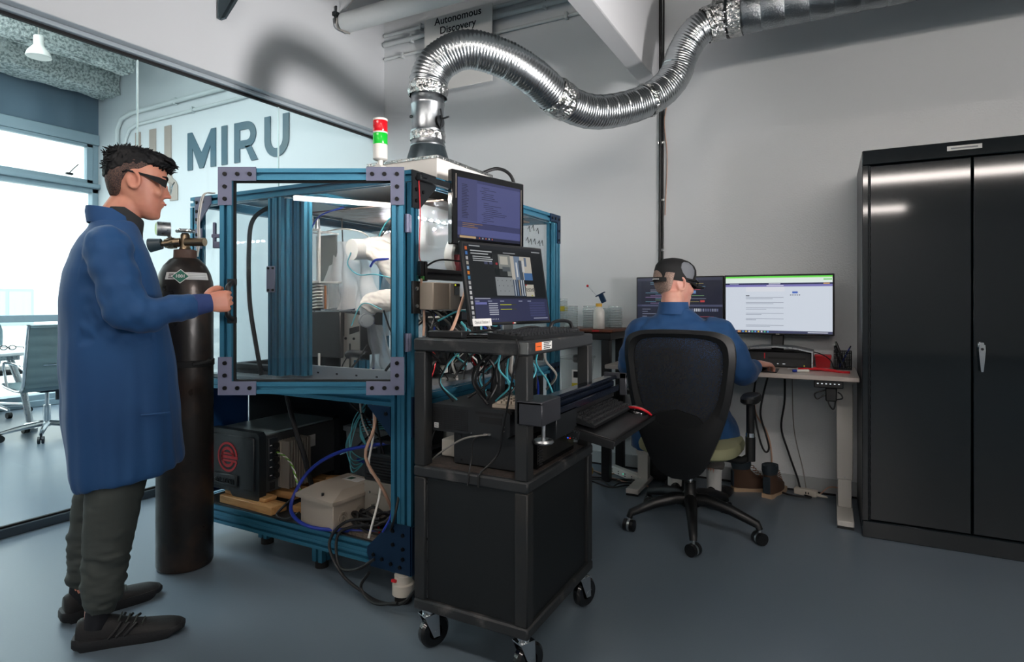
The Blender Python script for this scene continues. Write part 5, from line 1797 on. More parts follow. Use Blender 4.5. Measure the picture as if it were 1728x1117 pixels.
b = B('white_paper').b2((-.225, -.002, -.002), (-.125, -.0005, .026), .001)
lb_ = b.obj('name_label', hs)
text('label_text', 'Optical Station 1', .0155, 'ink', lb_, basis((-.175, -.0025, .012), (1, 0, 0), (0, 0, 1)), ext=.0001, sx=.78)
B('red_plastic').b2((-.005, -.001, .003), (.0, -.0003, .007)).use('offwhite').b2((.002, -.001, .003), (.014, -.0003, .007)).obj('maker_mark', hs)

# ---- upper monitor on the enclosure arm
rr = random.Random(4)
R2 = [(0, 0, .29, .82, '#565a88', 1), (.29, 0, 1, .05, '#4b4f7c', 1), (.29, .05, 1, .72, '#5f6498', 1), (0, .72, 1, .82, '#4a4e78', 2), (.05, .70, 1, .94, '#646aa2', 1), (0, .95, 1, 1, '#33364c', 1), (.03, .955, .27, .99, '#d9b98c', 2)]
R2 += textlines(.06, .10, .17, 22, .026, '#2c2f4c', rr, .010, .6)
R2 += textlines(.33, .10, .62, 7, .033, '#3a3d5e', rr, .010, .3, .03)
R2 += textlines(.36, .36, .80, 12, .033, '#3a3d5e', rr, .010, .15, .03)
R2 += textlines(.07, .74, .42, 3, .03, '#a8825a', rr, .010, .5, layer=3)
R2 += [(.32 + .05 * i, .96, .335 + .05 * i, .985, ('#c86a50', '#d0d4e0')[i % 2], 3) for i in range(5)]
M2 = thing('arm_monitor', 'black monitor with lilac code screen mounted on the enclosure arm', 'monitor', (-1.362, 2.357, 1.443), R(75.8))
hs = panel_monitor(M2, .465, .322, .030, .03, '#5a5f90', R2, .62, 0, 0.0, .008, 'black_gloss')
B('brushed_steel').b2((-.213, -.0012, .20), (-.210, .0, .305)).obj('bezel_edge', hs)
B('brushed_steel').b2((.210, -.0012, .02), (.213, 0, .29)).obj('bezel_edge', hs)
B('dark_steel').b2((-.19, .04, .235), (-.15, .075, .262), .003).obj('arm_joint', M2)
# things on the cart top
keyboard('cart_keyboard', 'black keyboard lying on the cart top before the monitor', (-.915, 1.93, 1.0735), R(84), .43, .14)
CD = tag(B('black_plastic').box((0, 0, .012), (.14, .05, .024), .003).obj('card_reader'), 'small black device at the left end of the cart top', 'device')
CD.location = (-1.16, 1.72, 1.0735)
TP = tag(B('black_gloss').box((0, 0, .006), (.16, .11, .012), .004).obj('tablet'), 'flat black tablet beside the keyboard on the cart top', 'tablet')
TP.location = (-1.07, 1.79, 1.0735)
TP.rotation_euler = (0, 0, R(20))
HS = thing('headset', 'black headset band behind the cart keyboard', 'headset', (-.93, 2.165, 1.0735), R(80))
B('black_plastic').tube([(-.08, 0, .015), (-.06, 0, .042), (0, 0, .05), (.06, 0, .042), (.08, 0, .015)], .007, 8, 5).obj('band', HS)
for q in (-.08, .08):
    B('black_rubber').lathe([(.022, 0), (.026, .006), (.026, .016), (.02, .02)], (q, 0, 0), 16).obj('ear_pad', HS)
cable('pale tan cable leaning from the cart top to the side window', [(-1.20, 1.78, 1.08), (-1.22, 1.85, 1.12), (-1.27, 2.0, 1.24), (-1.30, 2.1, 1.36), (-1.31, 2.14, 1.42)], .006, 'cable_pink')
cable('teal cable loops behind the cart monitor', [(-1.40, 2.0, 1.12), (-1.35, 2.1, 1.16), (-1.32, 2.2, 1.12), (-1.30, 2.3, 1.09), (-1.36, 2.4, 1.12)], .004, 'cable_teal')
cable('black cables bunched behind the cart monitor foot', [(-1.18, 1.85, 1.08), (-1.14, 1.95, 1.09), (-1.10, 2.02, 1.082), (-1.02, 2.08, 1.10), (-.98, 2.15, 1.085)], .005, 'cable_black')
# ================================================================== desk corner
mat('desk_top', '#b8aea6', .3, coat=.15)
mat('desk_leg', '#c3c1bb', .4)
DK = thing('standing_desk', 'pale standing desk with grey legs against the back wall', 'desk', (-.55, 3.88, 0))
B('desk_top').b2((-1.25, 3.60, .775), (.138, 4.185, .80), .003).obj('desk_top', DK, True)
for x in (.075, -1.075):
    b = B('desk_leg').b2((x - .04, 3.60, .012), (x + .04, 4.16, .042), .004)
    b.use('black_plastic').b2((x - .038, 3.602, 0), (x + .038, 3.66, .012)).b2((x - .038, 4.10, 0), (x + .038, 4.158, .012))
    f = b.obj('foot', DK, True)
    b = B('desk_leg').b2((x - .034, 3.84, .042), (x + .034, 3.90, .20), .003).b2((x - .04, 3.834, .20), (x + .04, 3.906, .745), .003)
    b.use('steel').cyl((x, 3.834, .215), (x, 3.832, .215), .004, n=8)
    b.obj('leg', DK, True)
B('desk_leg').b2((-1.08, 3.85, .745), (.08, 3.89, .774)).b2((.0, 3.70, .755), (.12, 4.1, .774)).b2((-1.13, 3.70, .755), (-1.01, 4.1, .774)).obj('under_frame', DK, True)
b = B('black_plastic').b2((-.075, 3.615, .735), (.065, 3.70, .774), .004).use(emis('#dfe6ea', .8))
for i in range(6):
    b.b2((-.06 + i * .02, 3.6135, .755), (-.052 + i * .02, 3.615, .76))
b.obj('height_control', DK, True)
B('black_plastic').b2((-.02, 3.64, .66), (.035, 3.69, .735), .006).obj('motor_box', DK, True)
for pts in ([(-.02, 3.65, .72), (-.07, 3.64, .70), (-.06, 3.645, .67), (-.02, 3.65, .69), (.0, 3.645, .64), (.02, 3.65, .62), (.03, 3.65, .68)], [(.03, 3.655, .67), (.06, 3.65, .68), (.055, 3.65, .70), (.04, 3.66, .71)]):
    B('cable_black').tube(pts, .004, 6, 5).obj('control_cable', DK, True)

# monitors
rr = random.Random(6)
R3 = [(0, 0, 1, .022, '#5fe04a', 1), (0, .022, 1, .035, '#a8f090', 1), (0, .035, 1, .115, '#e6f4ec', 1), (.92, .055, .995, .075, '#66d060', 2), (0, .12, 1, .148, '#232a4c', 1), (0, .148, 1, .185, '#7a76b8', 1)]
R3 += [(.20, .185, .57, .27, '#dfe3ec', 2), (.64, .27, .69, .305, '#4a6cc0', 2), (.42, .13, .53, .142, '#d8dcec', 2), (.92, .125, .975, .145, '#d0a060', 2), (.40, .16, .56, .172, '#e8e6fa', 2), (.04, .128, .13, .14, '#9aa2c0', 2)]
R3 += [(.62 + .02 * i, .325, .632 + .02 * i, .34, '#5a6070', 2) for i in range(5)]
R3 += [(.20, .335, .235, .35, '#202430', 3)]
for y in (.37, .46, .555, .65, .745, .86):
    R3 += [(.20, y, .56, y + .008, '#8f96a6', 2), (.20, y + .022, .20 + rr.uniform(.1, .3), y + .03, '#8f96a6', 2)]
R3 += [(0, .955, 1, 1, '#3e4260', 1), (.12, .962, .15, .995, '#c8905a', 3)] + [(.165 + .03 * i, .965, .18 + .03 * i, .99, ('#58a0e0', '#e0c040', '#d8d8e0', '#60c090')[i % 4], 3) for i in range(9)] + [(.78, .97, .96, .985, '#c8ccda', 3)]
M3 = thing('desk_monitor', 'large monitor with a white document page on the desk', 'monitor', (-.285, 4.02, .80), 0)
hs = panel_monitor(M3, .622, .372, .010, .02, '#d6deea', R3, .85, 0, .192, .02)
B('offwhite').b2((-.008, -.001, .002), (.012, -.0003, .007)).obj('maker_mark', hs)
B('black_plastic').b2((-.035, .025, .03), (.035, .05, .30), .006).obj('stand_neck', M3)
pts = [(-.20, -.10, .0), (-.19, -.10, .11), (-.10, -.10, .128), (0, -.10, .133), (.10, -.10, .128), (.19, -.10, .11), (.20, -.10, .0)]
B('steel').prism([(-.20, 0), (-.20, .105), (-.10, .125), (0, .131), (.10, .125), (.20, .105), (.20, 0), (.192, 0), (.192, .098), (.10, .117), (0, .123), (-.10, .117), (-.192, .098), (-.192, 0)], (0, -.13, 0), (1, 0, 0), (0, 0, 1), (0, .20, 0)).obj('stand_foot', M3)
R4 = [(0, 0, 1, .06, '#3a3e50', 1), (0, .06, .05, 1, '#2b2e3e', 1), (0, .56, 1, .60, '#50546e', 1), (.05, .62, .3, 1, '#2a2d3c', 1)]
for i in range(15):
    a = .10 + .06 * rr.choice((0, 1, 2))
    R4.append((a, .09 + i * .031, a + rr.uniform(.1, .35), .098 + i * .031, rr.choice(['#8a90a8', '#9a7fb0', '#6f9fb8', '#b09070', '#7fa878']), 2))
    if i % 2:
        R4.append((.55, .09 + i * .031, .55 + rr.uniform(.1, .38), .098 + i * .031, rr.choice(['#8a90a8', '#b0a060', '#6f9fb8', '#b05060', '#7fa878']), 2))
R4 += [(.6 + .02 * i, .64, .612 + .02 * i, .70, rr.choice(['#c8ccd8', '#8a90a8', '#6a7090']), 2) for i in range(18)]
R4 += [(.06, .65 + i * .05, .06 + rr.uniform(.05, .18), .66 + i * .05, '#8a90a8', 2) for i in range(6)]
R4 += [(.30, .80, .9, .81, '#a05060', 2), (.75, .47, .80, .51, '#c04848', 3), (.64, .27, .70, .33, '#6f93c8', 3)]
M4 = thing('desk_monitor', 'monitor with dark code editor behind the seated person', 'monitor', (-.885, 4.03, .80), 0)
hs = panel_monitor(M4, .572, .335, .008, .02, '#262938', R4, .75, 0, .228, .02)
B('black_plastic').b2((-.035, .025, .01), (.035, .05, .34), .006).b2((-.12, -.08, 0), (.12, .10, .012), .005).obj('stand', M4)

DP_ = thing('desktop_tower', 'black desktop computer with a red stripe lying on the desk', 'computer', (-.28, 3.98, .80))
b = B('pc_black').b2((-.185, -.035, .004), (.185, .17, .094), .004)
b.use('red_plastic').b2((.072 - .145, -.0362, .05), (.078 - .145, -.0345, .085))
b.use('black_matte').b2((-.05, -.0362, .05), (.155, -.0345, .062))
b.use(emis('#e8ecf0', .6)).b2((-.045, -.0362, .02), (-.03, -.0352, .024)).b2((.0, -.0362, .02), (.008, -.0352, .024)).b2((.03, -.0362, .02), (.045, -.0352, .024))
b.use('label_yellow').b2((.145, -.0362, .01), (.15, -.0352, .02))
b.obj('case', DP_)
B('black_rubber').b2((-.18, -.03, 0), (-.16, .16, .004)).b2((.16, -.03, 0), (.18, .16, .004)).obj('feet', DP_)
RBX = thing('red_box', 'small red plastic tub on the desk beside the pen cup', 'tub', (-.035, 4.08, .80))
B('red_plastic').loft([[V((sx_ * x, sy_ * y, z)) for (sx_, sy_) in ((-1, -1), (1, -1), (1, 1), (-1, 1))] for (x, y, z) in ((.036, .03, 0), (.043, .036, .062), (.046, .039, .064), (.046, .039, .072))]).obj('tub', RBX)
B(mat('red_lid', '#d83844', .35)).box((0, 0, .074), (.088, .074, .006), .002).obj('lid', RBX)
PCU = thing('pen_cup', 'black mesh pen cup near the cabinet end of the desk', 'pen cup', (.068, 4.02, .80))
b = B('black_plastic')
for z in [.004 + i * .0085 for i in range(13)]:
    for (a, c) in (((-.045, -.045), (.045, -.045)), ((.045, -.045), (.045, .045)), ((.045, .045), (-.045, .045)), ((-.045, .045), (-.045, -.045))):
        b.tube([(a[0], a[1], z), (c[0], c[1], z)], .0014 if 0 < z < .1 else .002, 4)
for i in range(11):
    q = -.045 + i * .009
    for p in ((q, -.045), (q, .045), (-.045, q), (.045, q)):
        b.tube([(p[0], p[1], 0), (p[0], p[1], .108)], .0014, 4)
b.b2((-.045, -.045, 0), (.045, .045, .003))
o = b.obj('mesh_basket', PCU)
for (label, m_, a, c, r_) in (('thick black marker leaning left in the pen cup', 'black_plastic', (.085, 4.01, .81), (.035, 4.03, .95), .007), ('blue pen leaning right in the pen cup', 'cable_blue', (.05, 4.01, .81), (.105, 4.0, .93), .004), ('dark scissors handle sticking up in the pen cup', 'dark_steel', (.06, 4.03, .81), (.03, 4.05, .925), .008), ('grey pen resting across the pen cup', 'grey_plastic', (.075, 4.0, .81), (.04, 3.99, .90), .004)):
    t = thing('pen', label, 'pen', a, group='pens in the mesh cup')
    d = V(c) - V(a)
    B(m_).cyl((0, 0, 0), d, r_, n=10).obj('barrel', t)
    B('black_gloss').cyl(d * .96, d * 1.08, r_ * 1.1, r_ * .7, 10).obj('cap', t)
LY = tag(B('red_plastic').tube([(-.16, 3.86, .806), (-.10, 3.84, .81), (-.04, 3.86, .808), (.0, 3.82, .812), (.03, 3.86, .806), (-.02, 3.89, .806), (-.08, 3.87, .812), (.05, 3.80, .806), (.10, 3.79, .806)], .007, 6, 6).obj('lanyard'), 'crumpled red lanyard on the desk before the tub', 'lanyard')
MK = thing('blue_marker', 'white and blue marker lying on the desk before the lanyard', 'marker', (-.13, 3.74, .808), R(30))
B('white_plastic').cyl((-.04, 0, 0), (.03, 0, 0), .008, n=12).obj('barrel', MK)
B('cable_blue').cyl((-.06, 0, 0), (-.04, 0, 0), .0085, n=12).obj('cap', MK)
tag(B('black_plastic').b2((-.44, 3.63, .80), (-.26, 3.82, .804), .002).obj('mouse_mat'), 'thin black mouse mat on the desk by the hand', 'mat')
PP = thing('paper_scrap', 'crumpled paper and wrappers on the desk before the computer', 'paper', (-.2, 3.83, .80))
rr = random.Random(8)
for q in range(4):
    x, y = -.22 + .045 * q, 3.85 + rr.uniform(-.02, .02)
    B('white_paper').add([(x, y, .802), (x + .04, y - .01, .806), (x + .045, y + .03, .803), (x + .005, y + .035, .808)], [(0, 1, 2, 3)]).obj('sheet', PP, True, recalc=False)
dm = B('black_gloss').sphere((0, 0, .014), .05, 16, (.6, 1, .32)).obj('desk_mouse')
dm.location = (-.343, 3.70, .804)
tag(dm, 'black mouse under the seated person\'s right hand', 'mouse')

# cables under the desk
for (lb, pts, r_, m_) in (
    ('black cable looping down under the desk behind the armrest', [(-.40, 4.10, .78), (-.43, 4.12, .60), (-.42, 4.12, .45), (-.39, 4.12, .30), (-.36, 4.12, .24), (-.34, 4.12, .27), (-.36, 4.12, .36), (-.39, 4.12, .48), (-.37, 4.12, .62), (-.33, 4.12, .78)], .006, 'cable_black'),
    ('pinkish cable hanging down the wall under the desk', [(-.42, 4.17, .78), (-.43, 4.18, .5), (-.36, 4.18, .36), (-.33, 4.18, .22), (-.33, 4.17, .02)], .005, 'cable_pink'),
    ('long black cable hanging to the floor socket under the desk', [(-.25, 4.12, .78), (-.25, 4.14, .58), (-.27, 4.15, .40), (-.23, 4.15, .25), (-.18, 4.15, .10), (-.15, 4.12, .012), (-.10, 4.06, .008), (-.20, 4.05, .008), (-.26, 4.08, .008)], .006, 'cable_black'),
    ('thin grey cable hanging beside the long black cable', [(-.21, 4.18, .78), (-.20, 4.19, .4), (-.15, 4.19, .15), (-.13, 4.17, .03)], .003, 'cable_grey'),
    ('pale cord running from the floor socket to the desk leg', [(-.05, 4.12, .02), (.0, 4.15, .06), (.06, 4.16, .055), (.10, 4.17, .01)], .004, 'cable_pink'),
    ('black cable draped over the desk computer top', [(-.5, 4.08, .86), (-.40, 3.93, .90), (-.25, 3.93, .905), (-.08, 3.94, .90), (.0, 3.95, .86), (.02, 3.93, .81)], .003, 'cable_black'),
):
    cable(lb, pts, r_, m_)
FS = thing('floor_socket', 'pink-white power strip on the floor by the back wall', 'power strip', (-.13, 4.12, 0), R(-12))
B('offwhite').box((0, 0, .02), (.13, .04, .04), .004).obj('body', FS)
B('ink').box((.005, -.0205, .02), (.006, .001, .012)).box((.02, -.0205, .02), (.006, .001, .012)).obj('slots', FS)
B('offwhite').tube([(.065, 0, .015), (.10, 0, .012), (.12, .01, .008)], [.012, .008, .005], 8).obj('plug', FS)
P2 = thing('power_strip', 'long grey power strip lying behind the desk leg near the cart', 'power strip', (-1.22, 3.95, .0), R(-34))
B('white_plastic').box((0, 0, .03), (.34, .05, .05), .005).obj('body', P2)
b = B('ink')
for i in range(4):
    b.box((-.12 + i * .07, -.0255, .035), (.012, .001, .006)).box((-.12 + i * .07, -.0255, .02), (.012, .001, .006))
b.use(emis('#30d0a0', 1.0)).box((.0, -.0258, .03), (.008, .001, .008))
b.obj('sockets', P2)
rr = random.Random(14)
fc_ = thing('floor_cables', 'loose black and pink cables on the floor behind the cart', 'cable', (-1.3, 3.8, 0))
for q in range(6):
    pts = [(-1.55 + rr.uniform(0, .1), 3.75 + .05 * q, .006)]
    for k_ in range(5):
        pts.append((-1.45 + .1 * k_ + rr.uniform(-.03, .03), 3.72 + .05 * q + rr.uniform(-.08, .08), .006 + (k_ % 2) * rr.uniform(0, .03)))
    B(('cable_black', 'cable_black', 'cable_pink')[q % 3]).tube(pts, .005, 6, 6).obj('cable', fc_, True)
YB_ = tag(B(mat('yellow_bag', '#b08a2e', .5, bump=(14, .6, .02))).sphere((0, 0, .05), .06, 14, (1, .8, .85)).obj('yellow_pouch'), 'yellow pouch on the floor behind the cart', 'pouch')
YB_.location = (-1.47, 3.83, 0)

# side table with dish stacks
ST = thing('side_table', 'narrow black-legged table with brown wooden top by the back wall', 'table', (-1.55, 3.99, 0))
mat('wood_brown', '#6b3d28', .4, var=(8, '#552e1e', .4, .7), stretch=(1, 8, 8))
B('wood_brown').b2((-1.86, 3.78, .992), (-1.26, 4.17, 1.012), .004).obj('table_top', ST, True)
B('black_plastic').b2((-1.84, 3.80, .94), (-1.28, 4.15, .99), .004).obj('apron', ST, True)
for x in (-1.82, -1.315):
    for y in (3.825, 4.12):
        B('black_plastic').b2((x - .028, y - .028, .0), (x + .028, y + .028, .94), .003).obj('leg', ST, True)
B('red_plastic').b2((-1.40, 3.778, .997), (-1.35, 3.7795, 1.006)).obj('asset_tag', ST, True)
glass('dish_plastic', (.93, .96, .96), rough=.05, film=((.9, .95, .95), .12))
dish = None
DISH = B('dish_plastic').lathe([(.044, 0), (.046, .002), (.046, .012), (.044, .014), (.002, .014)], n=18)
DISH.use('clear_plastic').lathe([(.0475, .004), (.0475, .015), (.0465, .016), (.002, .016)], n=18)
proto = DISH.obj('petri_dish')
first = True
for (x, y, n, lb) in ((-1.735, 4.03, 12, 'clear petri dish in the tallest stack on the side table'), (-1.62, 3.95, 9, 'clear petri dish in the second stack on the side table'), (-1.52, 4.05, 9, 'clear petri dish in the third stack behind the wash bottle'), (-1.335, 4.07, 9, 'clear petri dish in the stack right of the wash bottle'), (-1.43, 4.10, 8, 'clear petri dish in the stack directly behind the wash bottle')):
    for k_ in range(n):
        o = proto if first else proto.copy()
        if not first:
            col.objects.link(o)
        first = False
        o.location = (x + rr.uniform(-.002, .002), y + rr.uniform(-.002, .002), 1.0125 + k_ * .0172)
        tag(o, ('bottom', 'second', 'third', 'fourth', 'fifth', 'sixth', 'seventh', 'eighth', 'ninth', 'tenth', 'eleventh', 'top')[11 if k_ == n - 1 else k_] + ' ' + lb, 'petri dish', 'stacked petri dishes')
ys_ = tag(B('label_yellow').box((0, 0, 0), (.075, .001, .035), 0).obj('yellow_note'), 'yellow sticky note on the tallest petri dish stack', 'note')
ys_.location = (-1.70, 3.983, 1.145)
ys_.rotation_euler = (0, 0, R(10))
WBT = thing('wash_bottle', 'translucent bottle with yellow cap on the side table', 'bottle', (-1.385, 3.87, 1.0125))
mat('bottle_plastic', '#d3d3cc', .35, sss=.0)
B('bottle_plastic').lathe([(.036, 0), (.039, .004), (.039, .11), (.034, .13), (.02, .145), (.02, .15)], n=24).obj('bottle', WBT)
B(mat('cap_yellow', '#d8a73a', .4)).lathe([(.021, .15), (.022, .152), (.022, .168), (.018, .172)], n=18).obj('cap', WBT)
TG = thing('clip_timer', 'slate clip-on gadget with thin stalk and red ball on the wash bottle', 'gadget', (-1.37, 3.87, 1.186))
B('plate_navy').box((.01, 0, .032), (.035, .022, .06), .004, ry=R(-25)).box((-.005, 0, .06), (.075, .018, .008), .003, ry=R(-25)).obj('body', TG)
B('steel').tube([(-.03, 0, .05), (-.095, 0, .115)], .0015, 5).obj('stalk', TG)
B('red_plastic').sphere((-.097, 0, .118), .009, 10).obj('ball', TG)

# ================================================================== storage cabinet
CA = thing('storage_cabinet', 'tall glossy black metal storage cabinet with two doors', 'cabinet', (.60, 3.87, 0))
mat('cab_black', '#151c20', .055, .0, bump=(300, .02, .0004))
mat('cab_side', '#20272b', .3)
CX0, CX1, CY0, CZ = .147, 1.065, 3.53, 1.965
b = B('cab_side').b2((CX0, CY0 + .03, 0), (CX0 + .02, 4.18, CZ)).b2((CX1 - .02, CY0 + .03, 0), (CX1, 4.18, CZ)).b2((CX0, CY0 + .03, CZ - .02), (CX1, 4.18, CZ)).b2((CX0, 4.16, 0), (CX1, 4.18, CZ)).b2((CX0, CY0 + .03, 0), (CX1, 4.18, .02))
b.obj('body', CA, True)
b = B('cab_black').b2((CX0, CY0, CZ - .075), (CX1, CY0 + .04, CZ), .004).b2((CX0, CY0, 0), (CX1, CY0 + .04, .085), .004).b2((CX0, CY0, .085), (CX0 + .028, CY0 + .04, CZ - .075), .003).b2((CX1 - .028, CY0, .085), (CX1, CY0 + .04, CZ - .075), .003)
b.obj('front_frame', CA, True)
for (x0, x1) in ((CX0 + .034, .596), (.602, CX1 - .034)):
    d_ = B('cab_black').b2((x0, CY0 + .006, .09), (x1, CY0 + .03, CZ - .08), .004).obj('door', CA, True)
    if x0 < .5:
        for z in [.1 + .035 * i for i in range(50)]:
            pass
        hb_ = B('dark_steel').cyl((CX0 + .031, CY0 + .004, .09), (CX0 + .031, CY0 + .004, CZ - .08), .004, n=8)
        for i in range(44):
            hb_.cyl((CX0 + .031, CY0 + .004, .10 + i * .041), (CX0 + .031, CY0 + .004, .115 + i * .041), .0055, n=8)
        hb_.obj('piano_hinge', CA, True)
    else:
        h_ = B('chrome').b2((.618, CY0 - .012, .955), (.645, CY0 + .006, 1.01), .006).loft([[V((.6315 + x, CY0 - .018 + y, z)) for (x, y) in ((-w1, -.008), (w1, -.008), (w1, .006), (-w1, .006))] for (w1, z) in ((.011, .995), (.013, .97), (.010, .93), (.005, .875), (.004, .868))])
        h_.use('dark_steel').cyl((.6315, CY0 - .027, .975), (.6315, CY0 - .0285, .975), .006, n=12)
        h_.obj('handle', CA, True)
B('white_paper').b2((.50, CY0 - .001, 1.922), (.635, CY0, 1.944)).use('print_grey').b2((.515, CY0 - .0015, 1.929), (.62, CY0 - .001, 1.936)).obj('name_strip', CA, True)

# ================================================================== office chair with mesh back
OC = thing('task_chair', 'black mesh-back task chair with olive seat at the desk', 'chair', (-.65, 3.23, 0))
CR = R(-4)      # turned towards the desk, back to the camera
Lc = lambda x, y, z: (x, y, z)
mat('chair_black', '#101214', .42)
mat('seat_olive', '#8f9070', .8, bump=(90, .2, .004))
for k_, (x, y) in enumerate(((.083, -.34), (-.275, -.18), (.345, -.046), (-.281, .227), (.131, .337))):
    d = V((x, y, 0))
    b = B('chair_black').tube([(0, 0, .155), d * .25 + V((0, 0, .165)), d * .6 + V((0, 0, .14)), d * .97 + V((0, 0, .095)), d + V((0, 0, .07))], [.034, .032, .026, .02, .017], 10)
    lo = b.obj('leg', OC)
    a = math.atan2(y, x)
    e = V((-math.sin(a + .9), math.cos(a + .9), 0))
    c = B('chair_black')
    for q in (-.017, .017):
        c.cyl(d + e * (q - .010) + V((0, 0, .03)), d + e * (q + .010) + V((0, 0, .03)), .030, n=20)
    c.use('aluminium').cyl(d + e * -.006 + V((0, 0, .03)), d + e * .006 + V((0, 0, .03)), .029, n=20).cyl(d + V((0, 0, .05)), d + V((0, 0, .075)), .009, n=10)
    c.obj('caster', lo)
B('chair_black').lathe([(.05, .125), (.052, .13), (.045, .18), (.03, .20), (.03, .25)], n=24).use('chrome').lathe([(.0145, .25), (.0145, .37)], n=20).obj('gas_column', OC)
tc_ = MX.Rotation(CR, 4, 'Z')
b = B('chair_black')
b.M = tc_
b.box((0, .02, .385), (.24, .28, .05), .015)
b.obj('mechanism', OC)
b = B('seat_olive')
b.M = tc_
rings = []
for (s_, z) in ((.9, .41), (1.0, .425), (1.02, .45), (.98, .475), (.80, .49)):
    rings.append([V((s_ * .25 * math.copysign(abs(math.cos(t)) ** .6, math.cos(t)), .03 + s_ * .245 * math.copysign(abs(math.sin(t)) ** .6, math.sin(t)), z)) for t in [2 * PI * k / 36 for k in range(36)]])
b.loft(rings)
b.obj('seat', OC)
# back: outer frame following a shield outline, curved in plan
outline = [(0, 1.06), (.10, 1.058), (.19, 1.05), (.255, 1.02), (.275, .95), (.268, .85), (.25, .72), (.22, .60), (.175, .48), (.12, .365), (.05, .318), (0, .312)]
full = outline + [(-x, z) for (x, z) in outline[-2:0:-1]]


def back_pt(x, z, off=0):
    y = -.235 - .05 * max(0, (z - .75)) + .35 * x * x - (.03 if z < .5 else 0) * 0
    if z < .62:
        y += .03 * ((.62 - z) / .28) ** 2
    return V((x, y + off, z))


P_ = catmull([V((p[0], 0, p[1])) for p in full + [full[0]]], 5)[:-1]
b = B('chair_black')
b.M = tc_
ctr = V((0, 0, .72))
inl = [(0, 1.022), (.09, 1.02), (.16, 1.012), (.205, .985), (.222, .93), (.216, .84), (.20, .74), (.172, .665), (.135, .615), (.09, .588), (.04, .577), (0, .575)]
ifull = inl + [(-x, z) for (x, z) in inl[-2:0:-1]]
Q_ = catmull([V((p[0], 0, p[1])) for p in ifull + [ifull[0]]], 5)[:-1]
rings = []
for p, q in zip(P_, Q_):
    a0, a1 = back_pt(p.x, p.z, -.010), back_pt(q.x, q.z, -.014)
    a2, a3 = back_pt(q.x, q.z, .004), back_pt(p.x, p.z, .014)
    mid_ = (p + q) / 2
    rings.append([a0, back_pt(mid_.x, mid_.z, -.024), a1, a2, a3])
rings.append(rings[0])
b.loft(rings, False)
b.obj('back_frame', OC)
mm = mat('chair_mesh', '#0d1013', .7)
nt = mm.node_tree
tr_ = nt.nodes.new('ShaderNodeBsdfTransparent')
wv = nt.nodes.new('ShaderNodeTexVoronoi')
wv.inputs['Scale'].default_value = 260
tcn = nt.nodes.new('ShaderNodeTexCoord')
nt.links.new(tcn.outputs['Object'], wv.inputs['Vector'])
gt = nt.nodes.new('ShaderNodeMath')
gt.operation = 'LESS_THAN'
gt.inputs[1].default_value = .34
nt.links.new(wv.outputs['Distance'], gt.inputs[0])
ms_ = nt.nodes.new('ShaderNodeMixShader')
nt.links.new(gt.outputs[0], ms_.inputs[0])
nt.links.new(nt.nodes['Principled BSDF'].outputs[0], ms_.inputs[1])
nt.links.new(tr_.outputs[0], ms_.inputs[2])
nt.links.new(ms_.outputs[0], nt.nodes['Material Output'].inputs[0])
b = B('chair_mesh')
b.M = tc_
inner = [ctr.lerp(q, 1.02) for q in Q_]
vs, fs = [], []
K = 8
for i, p in enumerate(inner):
    for k_ in range(K + 1):
        q = ctr.lerp(p, max(k_ / K, .01))
        vs.append(back_pt(q.x, q.z, -.004))
n_i = len(inner)
for i in range(n_i):
    for k_ in range(K):
        a, c = i * (K + 1), ((i + 1) % n_i) * (K + 1)
        fs.append((a + k_, a + k_ + 1, c + k_ + 1, c + k_))
b.add(vs, fs)
b.obj('mesh_back', OC, ang=180)
b = B('chair_black')
b.M = tc_
b.loft([[back_pt(x, z, o) for (x, z) in ((-.15 * s_, .585), (-.10 * s_, .64), (0, .665), (.10 * s_, .64), (.15 * s_, .585), (.08 * s_, .545), (0, .535), (-.08 * s_, .545))] for (s_, o) in ((1, -.012), (1, -.002))])
b.obj('lumbar_pad', OC)
for s_ in (-1, 1):
    b = B('chair_black')
    b.M = tc_
    x = s_ * .30
    b.tube([(s_ * .12, .0, .40), (s_ * .26, .0, .395), (x, .0, .42)], [.02, .02, .022], 10).cyl((x, 0, .40), (x, 0, .52), .024, n=16).cyl((x, 0, .54), (x, 0, .69), .02, n=16)
    b.use('chrome').cyl((x, 0, .52), (x, 0, .54), .022, n=16)
    b.obj('arm_post', OC)
    b = B('chair_black')
    b.M = tc_
    b.loft([[V((x + .045 * sc_ * math.copysign(abs(math.cos(t)) ** .7, math.cos(t)), .02 + .12 * sc_ * math.sin(t), z)) for t in [2 * PI * k / 24 for k in range(24)]] for (sc_, z) in ((.8, .69), (1, .70), (1, .718), (.85, .728))])
    b.obj('armrest', OC)

# boots and bag under the desk
mat('boot_brown', '#4a3426', .8, bump=(40, .3, .004))
mat('boot_dark', '#1d2a33', .7)
mat('boot_sole', '#b39a7e', .7)


